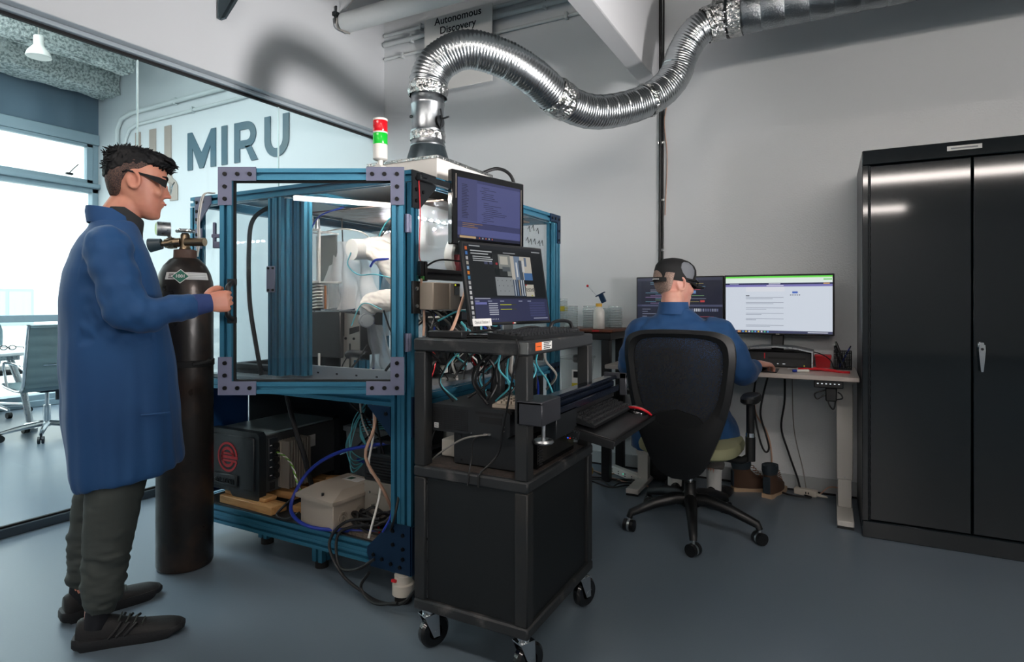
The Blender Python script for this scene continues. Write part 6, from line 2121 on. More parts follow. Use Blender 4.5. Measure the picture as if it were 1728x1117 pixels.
def boot(label, loc, rz):
    t = thing('boot', label, 'boot', loc, rz, 'brown boots under the desk')
    sole = [(.0, -.03), (.03, -.036), (.08, -.032), (.13, -.038), (.2, -.046), (.25, -.038), (.275, -.015)]
    out = sole + [(x, -y) for (x, y) in sole[::-1]]
    B('boot_sole').loft([[V((x - .05, y, z)) for (x, y) in out] for z in (0, .024)]).obj('sole', t)
    rings = []
    for (x0, x1, w1, z) in ((-.05, .215, .044, .024), (-.05, .212, .044, .05), (-.048, .17, .041, .078), (-.045, .10, .038, .10), (-.047, .065, .038, .13), (-.052, .06, .042, .165)):
        rings.append([V(((x0 + x1) / 2 + (x1 - x0) / 2 * math.cos(q), w1 * math.sin(q) * (.8 + .2 * abs(math.sin(q))), z)) for q in [2 * PI * k / 20 for k in range(20)]])
    B('boot_brown').loft(rings).obj('upper', t)
    B('boot_dark').loft([[V((.005 + rx * math.cos(q), ry * math.sin(q), z)) for q in [2 * PI * k / 20 for k in range(20)]] for (rx, ry, z) in ((.055, .04, .14), (.062, .047, .165), (.06, .046, .195), (.045, .034, .19), (.04, .03, .15))]).obj('collar', t)
    b = B(mat('lace', '#7a4a2a', .7))
    for i in range(5):
        b.tube([(.07 + .012 * i, -.035, .15 - .016 * i), (.085 + .014 * i, 0, .155 - .016 * i), (.07 + .012 * i, .035, .15 - .016 * i)], .0028, 5, 3)
    b.obj('laces', t)
    B('boot_dark').b2((-.054, -.022, .03), (-.046, .022, .13), .003).obj('heel_patch', t)
    return t


boot('brown boot with heel turned to the viewer under the desk', (-.325, 3.99, 0), R(75))
boot('brown boot lying sideways behind the chair base', (-.50, 4.03, 0), R(28))
BG = tag(B(mat('bag_black', '#14171a', .8, bump=(12, .8, .03))).sphere((0, 0, .10), .15, 18, (1.2, .8, .7)).obj('backpack'), 'black bag slumped on the floor under the desk', 'bag')
BG.location = (-.93, 4.0, 0)
# ================================================================== people
from mathutils import noise as NZ


def ell(c, u, v_, n=20, p=1.0):
    out = []
    for k in range(n):
        t = 2 * PI * k / n
        ct, st = math.cos(t), math.sin(t)
        if p != 1:
            ct = math.copysign(abs(ct) ** p, ct)
            st = math.copysign(abs(st) ** p, st)
        out.append(V(c) + V(u) * ct + V(v_) * st)
    return out


def limb(b, pts, rad, n=18, k=5):
    """tapering limb; rad entries are radius or (side, front) pairs"""
    ra = [r if isinstance(r, tuple) else (r, r) for r in rad]
    P = catmull(pts, k)
    rings = []
    a = None
    for i, p in enumerate(P):
        t = i / k
        j = min(int(t), len(ra) - 2)
        f = t - j
        r0 = ra[j][0] + (ra[j + 1][0] - ra[j][0]) * f
        r1 = ra[j][1] + (ra[j + 1][1] - ra[j][1]) * f
        d = (P[min(i + 1, len(P) - 1)] - P[max(i - 1, 0)]).normalized()
        if a is None:
            a = V((1, 0, 0)) - d * d.x
            if a.length < .2:
                a = V((0, 1, 0)) - d * d.y
        else:
            a = a - d * a.dot(d)
        a.normalize()
        rings.append(ell(p, a * r0, d.cross(a) * r1, n))
    b.loft(rings)
    return b


def fuse(builders, name, parent, m, voxel, smooth=6, fold=None, factor=.5):
    """one continuous skin from overlapping lofts (voxel union, then relaxed); fold(p, n) adds cloth relief"""
    b = builders
    me = bpy.data.meshes.new(name)
    me.from_pydata([tuple(p) for p in b.v], [], b.f)
    bm = bmesh.new()
    bm.from_mesh(me)
    bmesh.ops.recalc_face_normals(bm, faces=bm.faces)
    bm.to_mesh(me)
    bm.free()
    o = bpy.data.objects.new(name, me)
    col.objects.link(o)
    md = o.modifiers.new('r', 'REMESH')
    md.mode = 'VOXEL'
    md.voxel_size = voxel
    md.use_smooth_shade = True
    if smooth:
        s = o.modifiers.new('s', 'SMOOTH')
        s.iterations = smooth
        s.factor = factor
    dg = bpy.context.evaluated_depsgraph_get()
    nm = bpy.data.meshes.new_from_object(o.evaluated_get(dg))
    col.objects.unlink(o)
    bpy.data.objects.remove(o)
    if fold:
        nm.calc_loop_triangles()
        ns = [v.normal.copy() for v in nm.vertices]
        for v, q in zip(nm.vertices, ns):
            v.co = v.co + q * fold(v.co, q)
    nm.materials.clear()
    nm.materials.append(MATS[m] if isinstance(m, str) else m)
    for p in nm.polygons:
        p.use_smooth = True
    nm.name = name
    r = bpy.data.objects.new(name, nm)
    col.objects.link(r)
    r.parent = parent
    return r


def join_into(base, others):
    bm = bmesh.new()
    bm.from_mesh(base.data)
    for o in others:
        bm.from_mesh(o.data)
        bpy.data.objects.remove(o)
    bm.to_mesh(base.data)
    bm.free()


def head_lofts(b, M):
    """head and neck in head space (x right, y forward, z up from the chin) placed by M"""
    b.M = M
    prof = [(-.002, .046, .070, .016), (.008, .012, .086, .032), (.022, -.018, .092, .044), (.04, -.04, .091, .053), (.065, -.062, .092, .060), (.09, -.082, .091, .066), (.115, -.094, .088, .070),
            (.14, -.100, .083, .073), (.158, -.102, .090, .075), (.175, -.102, .090, .0755), (.195, -.097, .082, .072), (.212, -.082, .062, .061), (.224, -.055, .03, .042), (.229, -.02, .0, .02)]
    rings = []
    for (z, yb, yf, hw) in prof:
        c = (yb + yf) / 2
        ring = []
        for k in range(28):
            t = 2 * PI * k / 28
            ct, st = math.cos(t), math.sin(t)
            x = hw * math.copysign(abs(ct) ** .85, ct)
            y = c + (yf - yb) / 2 * math.copysign(abs(st) ** .9, st)
            if st > 0:
                x *= 1 - .16 * st * st
            ring.append(V((x, y, z)))
        rings.append(ring)
    b.loft(rings)
    # nose, brow, lips, chin, cheek
    b.loft([[V(p) for p in r] for r in ([(-.006, .080, .146), (.006, .080, .146), (0, .094, .148)], [(-.010, .080, .125), (.010, .080, .125), (0, .106, .122)], [(-.016, .080, .102), (.016, .080, .102), (0, .117, .102)], [(-.014, .080, .092), (.014, .080, .092), (0, .104, .092)])])
    b.sphere((0, .109, .101), .0095, 10)
    for s in (-1, 1):
        b.sphere((s * .011, .097, .098), .008, 10)
        b.sphere((s * .030, .078, .153), .017, 10, (1.2, .6, .4))
        b.sphere((s * .04, .062, .10), .022, 10, (1, 1, 1))
        # ear
        ear = [V((s * (.077 + .008 * math.cos(t)), -.012 + .019 * math.cos(t + .3) - .004, .122 + .031 * math.sin(t))) for t in [2 * PI * k / 14 for k in range(14)]]
        b.tube(ear, .0068, 8, closed=True)
        b.sphere((s * .072, -.012, .118), .018, 10, (.35, .8, 1.2))
    b.sphere((0, .094, .072), .012, 10, (1.7, .6, .45))
    b.sphere((0, .092, .060), .012, 10, (1.5, .65, .5))
    b.sphere((0, .080, .018), .020, 10, (1.1, .7, .8))
    b.M = MX()


def hand_lofts(b, M, curl=(60, 70, 45), spread=.0, thumb=(.6, .55, -.5), side=1):
    """hand from the wrist: x along the fingers, y towards the thumb, z the back of the hand"""
    b.M = M
    b.loft([ell((x, y, z), (0, w1, 0), (0, 0, t1), 16, .8) for (x, y, z, w1, t1) in ((-.03, 0, 0, .026, .02), (.0, 0, 0, .027, .019), (.025, .002, 0, .035, .018), (.055, .001, 0, .041, .016), (.082, .0, .0, .041, .0135), (.09, 0, -.002, .036, .010))])
    fl = ((-.031, .058, .0078), (-.0105, .072, .0088), (.0105, .078, .009), (.031, .068, .0088))
    for i, (y, L_, r) in enumerate(fl):
        p = V((.078 - (.008 if i == 0 else 0), y * .95, -.001))
        ang = 0
        pts = [p, p + V((.010, y * spread, 0))]
        rr_ = [r * 1.1, r * 1.1]
        q = pts[-1]
        for f, c in zip((.46, .30, .24), curl):
            ang += c * (1 + .04 * i)
            q = q + V((math.cos(R(ang)), y * spread, -math.sin(R(ang)))) * (L_ * f)
            pts.append(q)
            rr_.append(r * (1 - .12 * (len(pts) - 2)))
        b.tube(pts, rr_, 10, 3)
        b.sphere(pts[-1], rr_[-1] * .98, 10)
    t0 = V((.018, .026, -.004))
    d = V(thumb).normalized()
    b.tube([t0, t0 + d * .035, t0 + d * .035 + (d + V((.6, -.1, -.1))).normalized() * .032, t0 + d * .035 + (d + V((.6, -.1, -.1))).normalized() * .032 + (d * .5 + V((.7, -.5, -.2))).normalized() * .024], [.015, .0125, .0105, .0085], 10, 3)
    b.M = MX()


mat('skin_a', '#c98d74', .5, sss=.08, var=(14, '#bd7a66', .35, .7))
mat('skin_b', '#d3a08d', .5, sss=.08, var=(14, '#c88a7c', .35, .7))
mat('coat_blue', '#114a7c', .75, var=(3, '#0f4070', .3, .7), bump=(220, .15, .002), sheen=.1)
mat('knit_navy', '#283b6c', .85, bump=(160, .4, .003), stretch=(1, 1, .2))
mat('trouser', '#3d4340', .8, bump=(260, .12, .002))
mat('shoe_black', '#0d0e10', .65, bump=(180, .4, .003))
mat('shoe_sole', '#15171a', .6, bump=(120, .4, .004))
mat('hair_black', '#06070a', .6, spec=.25)
mat('hair_fade', '#63493f', .8, var=(260, '#2a2322', .35, .6))
mat('shirt_dark', '#26282a', .85)
glass('lens', (.93, .95, .96), fac=1.4)


def shoe(parent, M, name='shoe'):
    b = B('shoe_black')
    b.M = M
    prof = [(-.075, .030, .09), (-.06, .036, .098), (-.02, .036, .098), (.02, .038, .095), (.06, .041, .078), (.11, .046, .062), (.16, .048, .054), (.20, .045, .047), (.222, .036, .038), (.234, .018, .028)]
    rings = []
    for (hw, y, h) in catmull([(p[1], p[0], p[2]) for p in prof], 4):
        rings.append([V((hw * math.cos(t), y, .022 + (h - .022) * max(0, math.sin(t)) ** .75 - (.0 if math.sin(t) > 0 else .006))) for t in [2 * PI * k / 22 for k in range(22)]])
    b.loft(rings)
    o = b.obj(name, parent, ang=70)
    s = B('shoe_sole')
    s.M = M
    out = [(-.088, .020), (-.08, .034), (-.04, .040), (.02, .041), (.08, .045), (.14, .050), (.19, .048), (.222, .038), (.238, .016)]
    out = [(q.x, q.y) for q in catmull([(y, x, 0) for (y, x) in out], 4)]
    poly = [(x, y) for (y, x) in out] + [(-x, y) for (y, x) in out[::-1]]
    s.loft([[V((x * f, y * f, z + (.012 if y > .2 else 0) * (1 - z / .034) + (.01 if y < -.07 else 0))) for (x, y) in poly] for (f, z) in ((.94, 0), (1, .008), (1.0, .026), (.97, .034))])
    s.obj('sole', o, ang=60)
    st = B('shoe_sole')
    st.M = M
    for q in (0, .022, .044):
        for e in (-1, 1):
            st.tube([(e * .0415, .02 + q, .034), (e * .040, .04 + q, .055), (e * .030, .055 + q, .078 - q * .25)], .0045, 6, 3)
    st.obj('side_stripes', o)
    l = B('trouser')
    l.M = M
    for i in range(4):
        y = .045 + i * .022
        z = .088 - i * .009
        l.tube([(-.026, y, z - .008), (0, y + .006, z + .006), (.026, y, z - .008)], .0028, 5, 3)
    l.obj('laces', o)
    return o


def MXb(o, x, y):
    return basis(o, x, y)


# ---------------------------------------------------------------- standing person at the enclosure door
P1 = thing('person', 'standing person in blue lab coat and safety glasses holding the enclosure door handle', 'person', (-2.36, 1.25, 0), R(-28))
HM = MX.Translation((.005, .078, 1.522)) @ MX.Rotation(R(-10), 4, 'X')
b = B()
head_lofts(b, HM)
limb(b, [(0, .015, 1.44), (0, .03, 1.50), (0, .068, 1.565), (0, .075, 1.60)], [(.075, .07), (.056, .060), (.056, .062), (.05, .055)])
b.loft([ell((0, cy_, z), (rx, 0, 0), (0, ry, 0)) for (z, cy_, rx, ry) in ((.86, .05, .13, .09), (1.0, .05, .135, .09), (1.2, .03, .15, .095), (1.38, .015, .16, .085), (1.45, .02, .09, .06))])
for s in (-1, 1):
    limb(b, [(s * .085, .04, .92), (s * .10, .045, .70), (s * .118, .02 if s > 0 else -.03, .49), (s * .128, -.01 if s > 0 else -.06, .28), (s * .13, -.03 if s > 0 else -.08, .09)], [.075, .066, .048, .045, .034])
limb(b, [(.16, .0, 1.40), (.20, .02, 1.32), (.245, .065, 1.16), (.24, .18, 1.175), (.234, .285, 1.19)], [.045, .042, .036, .034, .026])
limb(b, [(-.16, .0, 1.40), (-.20, .0, 1.32), (-.235, .0, 1.12), (-.235, .07, .95), (-.235, .10, .87)], [.045, .042, .036, .032, .026])
body = fuse(b, 'body', P1, 'skin_a', .0052, 4)
hb1 = B()
hand_lofts(hb1, basis((.232, .292, 1.192), (-.10, .99, .10), (0, -.08, 1)), (58, 78, 50), 0, (.55, .45, -.6))
h1 = fuse(hb1, 'hand', P1, 'skin_a', .0026, 3)
hb2 = B()
hand_lofts(hb2, basis((-.235, .10, .865), (.02, .2, -1), (.3, .95, .2)), (22, 28, 20), .1)
h2 = fuse(hb2, 'hand', P1, 'skin_a', .0034, 3)
join_into(body, [h1, h2])

# coat
b = B()
prof = [(.535, -.105, .245, .222), (.56, -.112, .25, .226), (.66, -.122, .245, .224), (.80, -.134, .235, .217), (.95, -.140, .222, .208), (1.08, -.142, .205, .203), (1.20, -.140, .185, .200), (1.31, -.130, .160, .200), (1.385, -.108, .135, .192), (1.43, -.085, .115, .160), (1.465, -.060, .105, .115), (1.495, -.045, .095, .080)]
rings = []
for (z, y0, y1, rx) in prof:
    r = []
    for k in range(36):
        t = 2 * PI * k / 36
        ct, st = math.cos(t), math.sin(t)
        y = (y0 + y1) / 2 + (y1 - y0) / 2 * math.copysign(abs(st) ** .85, st)
        zz = z
        if z < .62:
            zz = z + .055 * max(0, (y + .10) / .35)
        r.append(V((rx * math.copysign(abs(ct) ** .85, ct), y, zz)))
    rings.append(r)
b.loft(rings)
limb(b, [(.13, .0, 1.41), (.185, .005, 1.385), (.225, .03, 1.28), (.255, .06, 1.175), (.262, .11, 1.152), (.25, .20, 1.172), (.238, .268, 1.186)], [(.06, .06), (.074, .075), (.068, .072), (.062, .070), (.062, .062), (.054, .052), (.042, .043)])
limb(b, [(-.13, .0, 1.41), (-.185, .0, 1.385), (-.225, .0, 1.28), (-.245, .0, 1.12), (-.245, .05, .97), (-.24, .09, .90)], [(.06, .06), (.074, .075), (.068, .07), (.06, .062), (.054, .054), (.048, .048)])


def coat_fold(p, q):
    f = 0.
    if p.z < 1.25:      # long vertical folds growing towards the hem
        a = math.atan2(p.y - .06, p.x)
        g = min(1, max(0, (1.25 - p.z) / .6))
        f += g * .013 * NZ.noise(V((a * 2.6, p.z * .9, 1.3))) + g * .006 * NZ.noise(V((a * 6.0, p.z * 1.4, 4.1)))
    if abs(p.x) > .17 and p.z > 1.05:      # sleeve creases
        f += .008 * NZ.noise(V((p.x * 6, p.y * 22, p.z * 22))) + .005 * NZ.noise(V((p.x * 20, p.y * 40 + p.z * 14, p.z * 22)))
    f += .006 * NZ.noise(V((p.x * 9, p.y * 9, p.z * 7 + 3)))
    return f


coat = fuse(b, 'lab_coat', P1, 'coat_blue', .0075, 5, coat_fold)
col_ = B('coat_blue')
rings = []
for (z, s_, o_) in ((1.475, 1.10, 0), (1.515, 1.02, .0), (1.535, .98, .0), (1.533, .88, 0), (1.48, .90, 0)):
    rings.append([V((.078 * s_ * math.cos(t), .03 + .082 * s_ * math.sin(t) - (.012 if z > 1.5 else 0), z - .050 * max(0, math.sin(t)) + .012 * max(0, -math.sin(t)))) for t in [2 * PI * k / 30 for k in range(30)]])
col_.loft(rings, False)
col_.obj('collar', coat, ang=70)
sh = B('shirt_dark')
sh.loft([[V((s_ * .064 * math.cos(t), .042 + dy + s_ * .066 * math.sin(t), z - .042 * max(0, math.sin(t)))) for t in [2 * PI * k / 28 for k in range(28)]] for (z, s_, dy) in ((1.46, 1.12, 0), (1.50, 1.06, .004), (1.535, 1.0, .012), (1.545, .95, .014), (1.53, .9, .012))], False)
sh.obj('shirt_collar', P1, ang=70)
cf = B('knit_navy')
limb(cf, [(.239, .262, 1.185), (.236, .29, 1.19), (.233, .318, 1.194)], [.040, .037, .033], 20)
cf.obj('knit_cuff', coat)
B('coat_blue').b2((.218, .10, .80), (.226, .19, .806), .002).obj('pocket_edge', coat)
# trousers
b = B()
for s in (-1, 1):
    fy = 0 if s > 0 else -.05
    limb(b, [(s * .075, .05, .95), (s * .095, .055, .78), (s * .115, .035 + fy * .3, .58), (s * .125, .015 + fy * .7, .45), (s * .13, .0 + fy, .30), (s * .133, -.012 + fy, .17), (s * .133, -.02 + fy, .115)], [(.10, .115), (.095, .115), (.078, .095), (.068, .085), (.058, .072), (.054, .062), (.042, .047)], 22)


def tr_fold(p, q):
    g = 1 if p.z < .32 else .35
    return g * (.010 * NZ.noise(V((p.x * 14, p.y * 14, p.z * 34))) + .006 * NZ.noise(V((p.x * 25, p.y * 25, p.z * 60)))) + .005 * NZ.noise(V((p.x * 10, p.y * 10, p.z * 5)))


tr2 = fuse(b, 'trousers', P1, 'trouser', .007, 4, tr_fold)
# shoes
shoe(P1, MX.Translation((.135, -.005, 0)) @ MX.Rotation(R(-12), 4, 'Z') @ MX.Scale(1.05, 4))
shoe(P1, MX.Translation((-.135, -.055, 0)) @ MX.Rotation(R(13), 4, 'Z') @ MX.Scale(1.05, 4))
# sock glimpse
sk = B(mat('sock_dark', '#12151c', .9))
limb(sk, [(.133, -.03, .07), (.133, -.025, .10), (.133, -.022, .14)], [.04, .038, .038])
sk.obj('sock', P1)
sk = B('sock_dark')
limb(sk, [(-.133, -.082, .06), (-.133, -.08, .10), (-.133, -.075, .15)], [.04, .0375, .0375])
sk.obj('sock', P1)
# hair: faded sides, dark textured top
b = B()
b.M = HM
rings = []
for (z, yb, yf, hw) in ((.055, -.078, -.045, .035), (.08, -.092, -.035, .058), (.11, -.104, -.036, .071), (.14, -.109, -.012, .0755), (.158, -.111, .042, .0775), (.175, -.110, .064, .0785), (.195, -.102, .070, .076), (.22, -.08, .05, .058)):
    rings.append([V((hw * math.copysign(abs(math.cos(t)) ** .85, math.cos(t)), (yb + yf) / 2 + (yf - yb) / 2 * math.sin(t), z)) for t in [2 * PI * k / 30 for k in range(30)]])
b.loft(rings)
fade = fuse(b, 'faded_hair', P1, 'hair_fade', .004, 3)
b = B()
b.M = HM
rings = []
for (z, yb, yf, hw) in ((.12, -.112, -.075, .050), (.15, -.118, -.03, .070), (.18, -.120, .045, .0765), (.20, -.116, .090, .0775), (.222, -.108, .108, .074), (.240, -.088, .104, .062), (.252, -.05, .07, .04)):
    rings.append([V((hw * math.copysign(abs(math.cos(t)) ** .85, math.cos(t)), (yb + yf) / 2 + (yf - yb) / 2 * math.sin(t), z)) for t in [2 * PI * k / 30 for k in range(30)]])
b.loft(rings)
hair = fuse(b, 'hair', P1, 'hair_black', .004, 3, lambda p, q: .004 * NZ.noise(p * 60) + .003 * NZ.noise(p * 130))
tf = B('hair_black')
tf.M = HM
rr = random.Random(12)
for i in range(420):
    a = rr.uniform(0, 2 * PI)
    u = math.sqrt(rr.random())
    x, y = .070 * u * math.cos(a), -.01 + .108 * u * math.sin(a)
    z = .249 - .055 * u ** 3 + rr.uniform(-.006, .0)
    d = V((x * 4 + rr.uniform(-.3, .3), (y - (-.02)) * 5 + rr.uniform(-.3, .3), .55)).normalized()
    L_ = rr.uniform(.012, .026) * (1.35 if y < -.07 else 1)
    tf.tube([V((x, y, z - .006)), V((x, y, z)) + d * L_ * .5, V((x, y, z)) + d * L_ + V((0, .004, -.003))], [.0042, .0028, .0006], 5)
for i in range(90):        # back of the crown and the fringe
    x = rr.uniform(-.062, .062)
    if i < 40:
        p, d = V((x, .098 - abs(x) * .35, .225)), V((x * 2, 1, -.25 + rr.uniform(-.3, .3)))
    else:
        p, d = V((x, -.108 + abs(x) * .3, rr.uniform(.15, .23))), V((x * 2, -1, -.3 + rr.uniform(-.4, .6)))
    d.normalize()
    tf.tube([p - d * .008, p + d * .012, p + d * rr.uniform(.018, .028)], [.0042, .003, .0006], 5)
ho = tf.obj('hair_strands', hair, ang=180)
ho['kind'] = 'stuff'
b = B('hair_black')
b.M = HM
for s in (-1, 1):
    b.tube([(s * .015, .091, .160), (s * .032, .087, .166), (s * .048, .072, .163)], [.003, .004, .002], 6, 3)
b.obj('eyebrows', P1)
ey = B('white_plastic')
ey.M = HM
for s in (-1, 1):
    ey.use('white_plastic').sphere((s * .031, .078, .139), .0095, 12)
    ey.use('ink').sphere((s * .031, .0835, .138), .005, 10)
ey.obj('eyes', P1)
lp = B(mat('lip', '#b86a5e', .45))
lp.M = HM
lp.tube([(-.02, .092, .066), (-.008, .1005, .068), (0, .101, .067), (.008, .1005, .068), (.02, .092, .066)], [.001, .0035, .004, .0035, .001], 8, 3)
lp.obj('lips', P1)
gs = B('black_gloss')
gs.M = HM
for s in (-1, 1):
    gs.prism([(-.045, .146), (.02, .142), (.06, .130), (.088, .118), (.090, .146), (.06, .152), (-.045, .152)], (s * .079, 0, 0), (0, 1, 0), (0, 0, 1), (s * .003, 0, 0))
    gs.tube([(s * .078, -.04, .148), (s * .074, -.055, .140)], .003, 6)
gs.b2((-.06, .110, .148), (.06, .114, .152), .001)
go = gs.obj('safety_glasses', P1)
ls = B('lens')
ls.M = HM
rows = [[V((.078 * math.sin(a), .050 + .064 * math.cos(a), z)) for a in [R(-72 + 12 * i) for i in range(13)]] for z in (.112, .130, .150)]
ls.quadstrip(rows[0], rows[1]).quadstrip(rows[1], rows[2])
ls.obj('lens', go, ang=180)

# ---------------------------------------------------------------- seated person at the desk
P2 = thing('person', 'seated person in blue coat and black cap seen from behind at the desk', 'person', (-.72, 3.29, 0), R(4))
HM = MX.Translation((-.045, .045, 1.158)) @ MX.Rotation(R(-46), 4, 'Z') @ MX.Rotation(R(-8), 4, 'X') @ MX.Scale(1.1, 4)
b = B()
head_lofts(b, HM)
limb(b, [(-.02, .0, 1.08), (-.03, .005, 1.14), (-.037, .01, 1.20), (-.037, .02, 1.24)], [(.08, .075), (.063, .066), (.062, .066), (.055, .06)])
b.loft([ell((0, cy_, z), (rx, 0, 0), (0, ry, 0)) for (z, cy_, rx, ry) in ((.50, .0, .15, .12), (.7, .0, .15, .10), (.95, .01, .17, .10), (1.04, .01, .16, .085), (1.11, .005, .09, .06))])
for s in (-1, 1):
    fx = .14 if s > 0 else -.09
    limb(b, [(s * .09, .0, .56), (s * .12, .22, .55), (fx + s * .01, .42, .51), (fx, .44, .28), (fx, .43, .08)], [.08, .07, .055, .05, .036])
limb(b, [(.17, .01, 1.05), (.24, .02, .95), (.31, .04, .81), (.345, .14, .825), (.385, .235, .85)], [.05, .046, .040, .036, .028])
limb(b, [(-.17, .01, 1.05), (-.23, .05, .97), (-.29, .15, .82), (-.22, .30, .83), (-.16, .42, .845)], [.05, .046, .040, .036, .028])
body2 = fuse(b, 'body', P2, 'skin_b', .0058, 4)
hb1 = B()
hand_lofts(hb1, basis((.390, .250, .854), (.50, .86, -.10), (-.86, .50, .10)), (26, 34, 24), .10, (.7, .5, -.45))
h1 = fuse(hb1, 'hand', P2, 'skin_b', .0028, 3)
hb2 = B()
hand_lofts(hb2, basis((-.16, .425, .848), (.25, .95, -.16), (1, -.2, .0)), (24, 30, 22), .10)
h2 = fuse(hb2, 'hand', P2, 'skin_b', .0036, 3)
join_into(body2, [h1, h2])
b = B()
prof = [(.40, -.17, .10, .250), (.46, -.175, .14, .255), (.54, -.17, .16, .245), (.66, -.155, .15, .222), (.80, -.150, .145, .218), (.92, -.148, .14, .225), (1.0, -.140, .13, .226), (1.055, -.122, .118, .208), (1.095, -.10, .10, .165), (1.13, -.08, .085, .11), (1.16, -.07, .075, .085)]
b.loft([ell((0 if z < .9 else -.02 * (z - .9) / .25, (y0 + y1) / 2, z), (rx, 0, 0), (0, (y1 - y0) / 2, 0), 36, .88) for (z, y0, y1, rx) in prof])
limb(b, [(.13, .0, 1.06), (.20, .005, 1.035), (.262, .02, .94), (.312, .04, .83), (.325, .08, .815), (.348, .145, .826), (.374, .21, .845)], [.065, .08, .076, .07, .068, .058, .046])
limb(b, [(-.13, .0, 1.06), (-.20, .01, 1.035), (-.255, .07, .94), (-.30, .145, .83), (-.29, .20, .82), (-.22, .30, .83), (-.17, .385, .842)], [.065, .08, .076, .07, .066, .056, .046])
# coat skirt falling over the seat edge on the right
limb(b, [(.19, .02, .60), (.245, .05, .52), (.275, .06, .44), (.285, .08, .40)], [(.05, .12), (.04, .13), (.022, .11), (.015, .08)])


def coat_fold2(p, q):
    f = .010 * NZ.noise(V((p.x * 8, p.y * 8, p.z * 12))) + .005 * NZ.noise(V((p.x * 22, p.y * 22, p.z * 26)))
    if p.z > .95 and p.y < 0:
        f += .007 * NZ.noise(V((p.x * 10 + p.z * 14, 2, p.z * 20 - p.x * 10)))
    return f


coat2 = fuse(b, 'work_coat', P2, 'coat_blue', .008, 5, coat_fold2)
cc = B('coat_blue')
cc.loft([[V((-.03 + .080 * s_ * math.cos(t), .002 + .084 * s_ * math.sin(t), z - .045 * max(0, math.sin(t)))) for t in [2 * PI * k / 30 for k in range(30)]] for (z, s_) in ((1.13, 1.12), (1.165, 1.02), (1.195, .97), (1.193, .88), (1.14, .92))], False)
cc.obj('collar', coat2, ang=70)
b = B()
for s in (-1, 1):
    fx = .14 if s > 0 else -.09
    limb(b, [(s * .09, -.05, .565), (s * .11, .1, .565), (s * .13, .28, .545), (fx + s * .01, .44, .50), (fx, .455, .40), (fx, .45, .28), (fx, .44, .20)], [(.11, .085), (.10, .085), (.085, .075), (.072, .072), (.065, .07), (.06, .066), (.058, .062)])
fuse(b, 'trousers', P2, mat('trouser_grey', '#6d6a66', .85), .008, 4, tr_fold)
for s, fx in ((1, .14), (-1, -.09)):
    sk = B(mat('sock_white', '#cfcfcc', .9, bump=(120, .4, .003)))
    limb(sk, [(fx, .43, .07), (fx, .435, .12), (fx, .44, .21)], [.042, .042, .046], 18)
    sk.obj('sock', P2)
    shoe(P2, MX.Translation((fx, .44, 0)) @ MX.Rotation(R(-14 * s), 4, 'Z'))
# short grey hair, cap, glasses
b = B()
b.M = HM
b.loft([[V((hw * math.cos(t), (yb + yf) / 2 + (yf - yb) / 2 * math.sin(t), z)) for t in [2 * PI * k / 28 for k in range(28)]] for (z, yb, yf, hw) in ((.07, -.075, -.05, .04), (.09, -.088, -.045, .06), (.12, -.099, -.042, .0715), (.15, -.1045, -.036, .0755), (.17, -.1045, -.03, .0765))])
fuse(b, 'short_hair', P2, mat('hair_grey', '#a58c80', .85, var=(200, '#7d6a60', .4, .6)), .004, 3)
cap = B('black_matte')
mat('cap_black', '#101113', .8, bump=(240, .2, .002))
cap = B('cap_black')
cap.M = HM
rings = []
for (z, yb, yf, hw) in ((.135, -.109, .092, .0815), (.15, -.113, .100, .083), (.18, -.116, .104, .0835), (.205, -.112, .100, .080), (.225, -.100, .088, .071), (.242, -.075, .064, .052), (.252, -.04, .03, .026), (.254, -.01, .0, .006)):
    rings.append([V((hw * math.copysign(abs(math.cos(t)) ** .9, math.cos(t)), (yb + yf) / 2 + (yf - yb) / 2 * math.sin(t), z + (.012 * -math.sin(t) if z < .14 else 0) * 0)) for t in [2 * PI * k / 36 for k in range(36)]])
cap.loft(rings)
co = cap.obj('cap', P2, ang=60)
br = B('cap_black')
br.M = HM
tops, bots = [], []
for j in range(6):
    f = j / 5
    row = []
    for i in range(15):
        a = R(-62 + 124 * i / 14)
        ext = f * .072 * max(.0, math.cos(a * 1.15)) ** .6
        x = .081 * math.sin(a)
        y = -.005 + .105 * math.cos(a) + ext
        z = .146 - .012 * f - .012 * (x / .08) ** 2 - .004 * f * f
        row.append(V((x, y, z)))
    tops.append(row)
for j in range(5):
    br.quadstrip(tops[j], tops[j + 1])
    br.quadstrip([p - V((0, 0, .004)) for p in tops[j]], [p - V((0, 0, .004)) for p in tops[j + 1]])
br.obj('brim', co, ang=180, recalc=False)
# opening and strap at the back
op = B('hair_grey')
op.M = HM
arcp = [(.040 * math.cos(R(a)), .142 + .034 * math.sin(R(a))) for a in range(0, 181, 15)]
rows = [[], []]
for k_, sc_ in enumerate((.02, 1.0)):
    for (x, z) in arcp:
        xx, zz = x * sc_, .142 + (z - .142) * sc_
        yb = -.1165 * math.sqrt(max(0, 1 - (xx / .0835) ** 2)) if zz < .19 else -.108
        rows[k_].append(V((xx, yb - .0035, zz)))
op.quadstrip(rows[0], rows[1])
op.obj('cap_opening', co, ang=180, recalc=False)
stp = B('cap_black')
stp.M = HM
stp.quadstrip([V((.0845 * math.sin(R(a)), -.006 - .113 * math.cos(R(a)), .122)) for a in range(-42, 43, 6)], [V((.0845 * math.sin(R(a)), -.006 - .113 * math.cos(R(a)), .143)) for a in range(-42, 43, 6)])
so_ = stp.obj('cap_strap', co, ang=180, recalc=False)
st2 = B('white_paper')
st2.M = HM
for a in range(-18, 20, 5):
    st2.box((.0855 * math.sin(R(a)), -.006 - .1145 * math.cos(R(a)), .132), (.005, .001, .006), rz=R(a))
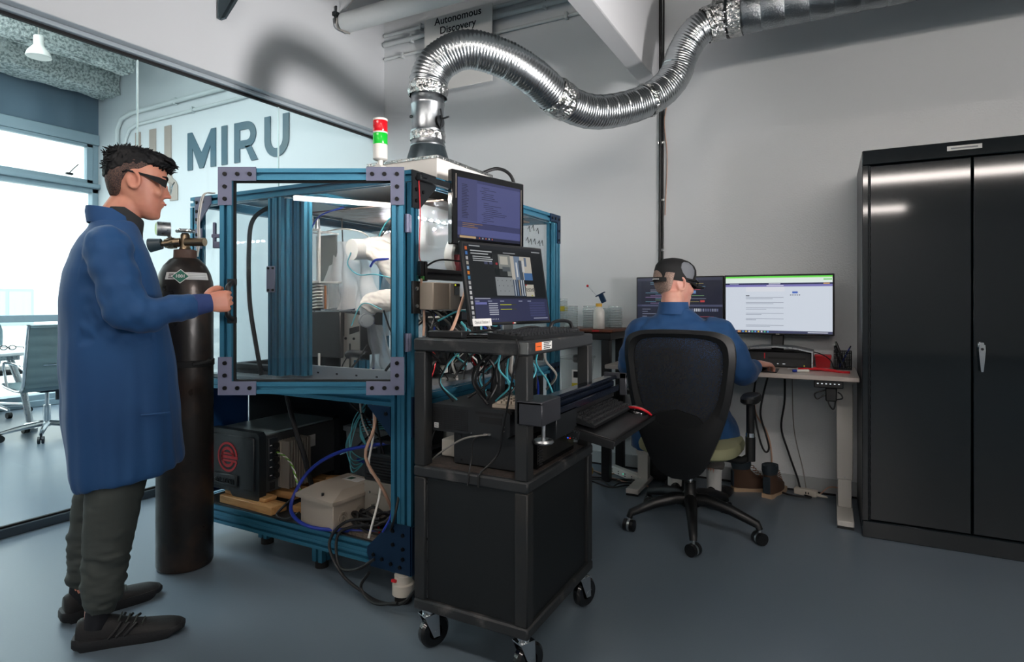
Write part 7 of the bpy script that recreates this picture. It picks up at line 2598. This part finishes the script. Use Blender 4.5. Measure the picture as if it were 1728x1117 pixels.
st2.obj('strap_print', co)
mp = B(mat('cap_mesh', '#6e7278', .8, bump=(300, .4, .002)))
mp.M = HM
for s in (-1, 1):
    rows = []
    for z, a0, a1 in ((.152, 5, 28), (.175, -8, 34), (.198, -14, 34), (.218, -12, 26), (.23, -4, 14)):
        f = {.152: 1.0, .175: 1.0, .198: .985, .218: .915, .23: .82}[z]
        rows.append([V((s * .0852 * f * math.cos(R(a)), -.006 + .111 * f * math.sin(R(a)), z + .002)) for a in [a0 + (a1 - a0) * i / 6 for i in range(7)]])
    for r0_, r1_ in zip(rows, rows[1:]):
        mp.quadstrip(r0_, r1_)
mp.obj('mesh_panel', co, ang=180, recalc=False)
gs = B('black_gloss')
gs.M = HM
for s in (-1, 1):
    gs.tube([(s * .076, -.03, .142), (s * .078, .03, .145), (s * .074, .085, .145)], .003, 6)
    gs.tube([(s * .036 + .030 * math.cos(t), .100 - .012 * abs(math.cos(t) * s + .6) * .6, .135 + .022 * math.sin(t)) for t in [2 * PI * k / 14 for k in range(14)]], .0028, 6, closed=True)
gs.obj('eyeglasses', P2)

# ---------------------------------------------------------------- wrinkled cloth sleeves on the robot in the enclosure
mat('sleeve_cloth', '#e0ddd8', .75)


def sleeve_fold(p, q):
    return .007 * NZ.noise(V((p.x * 16, p.y * 16, p.z * 42))) + .005 * NZ.noise(V((p.x * 40 + p.z * 30, p.y * 40, p.z * 60)))


for nm, pts, rad in (('forearm_sleeve', [(-2.05, 2.33, 1.46), (-1.98, 2.34, 1.44), (-1.92, 2.36, 1.38), (-1.885, 2.38, 1.30), (-1.87, 2.40, 1.22)], [.05, .066, .07, .062, .05]),
                     ('wrist_sleeve', [(-1.86, 2.40, 1.20), (-1.90, 2.36, 1.205), (-1.96, 2.32, 1.20), (-2.01, 2.30, 1.185), (-2.03, 2.29, 1.16)], [.045, .058, .055, .05, .045])):
    b = B()
    limb(b, [V(p) - RB.location for p in pts], rad, 20)
    fuse(b, nm, RB, 'sleeve_cloth', .005, 2, sleeve_fold)
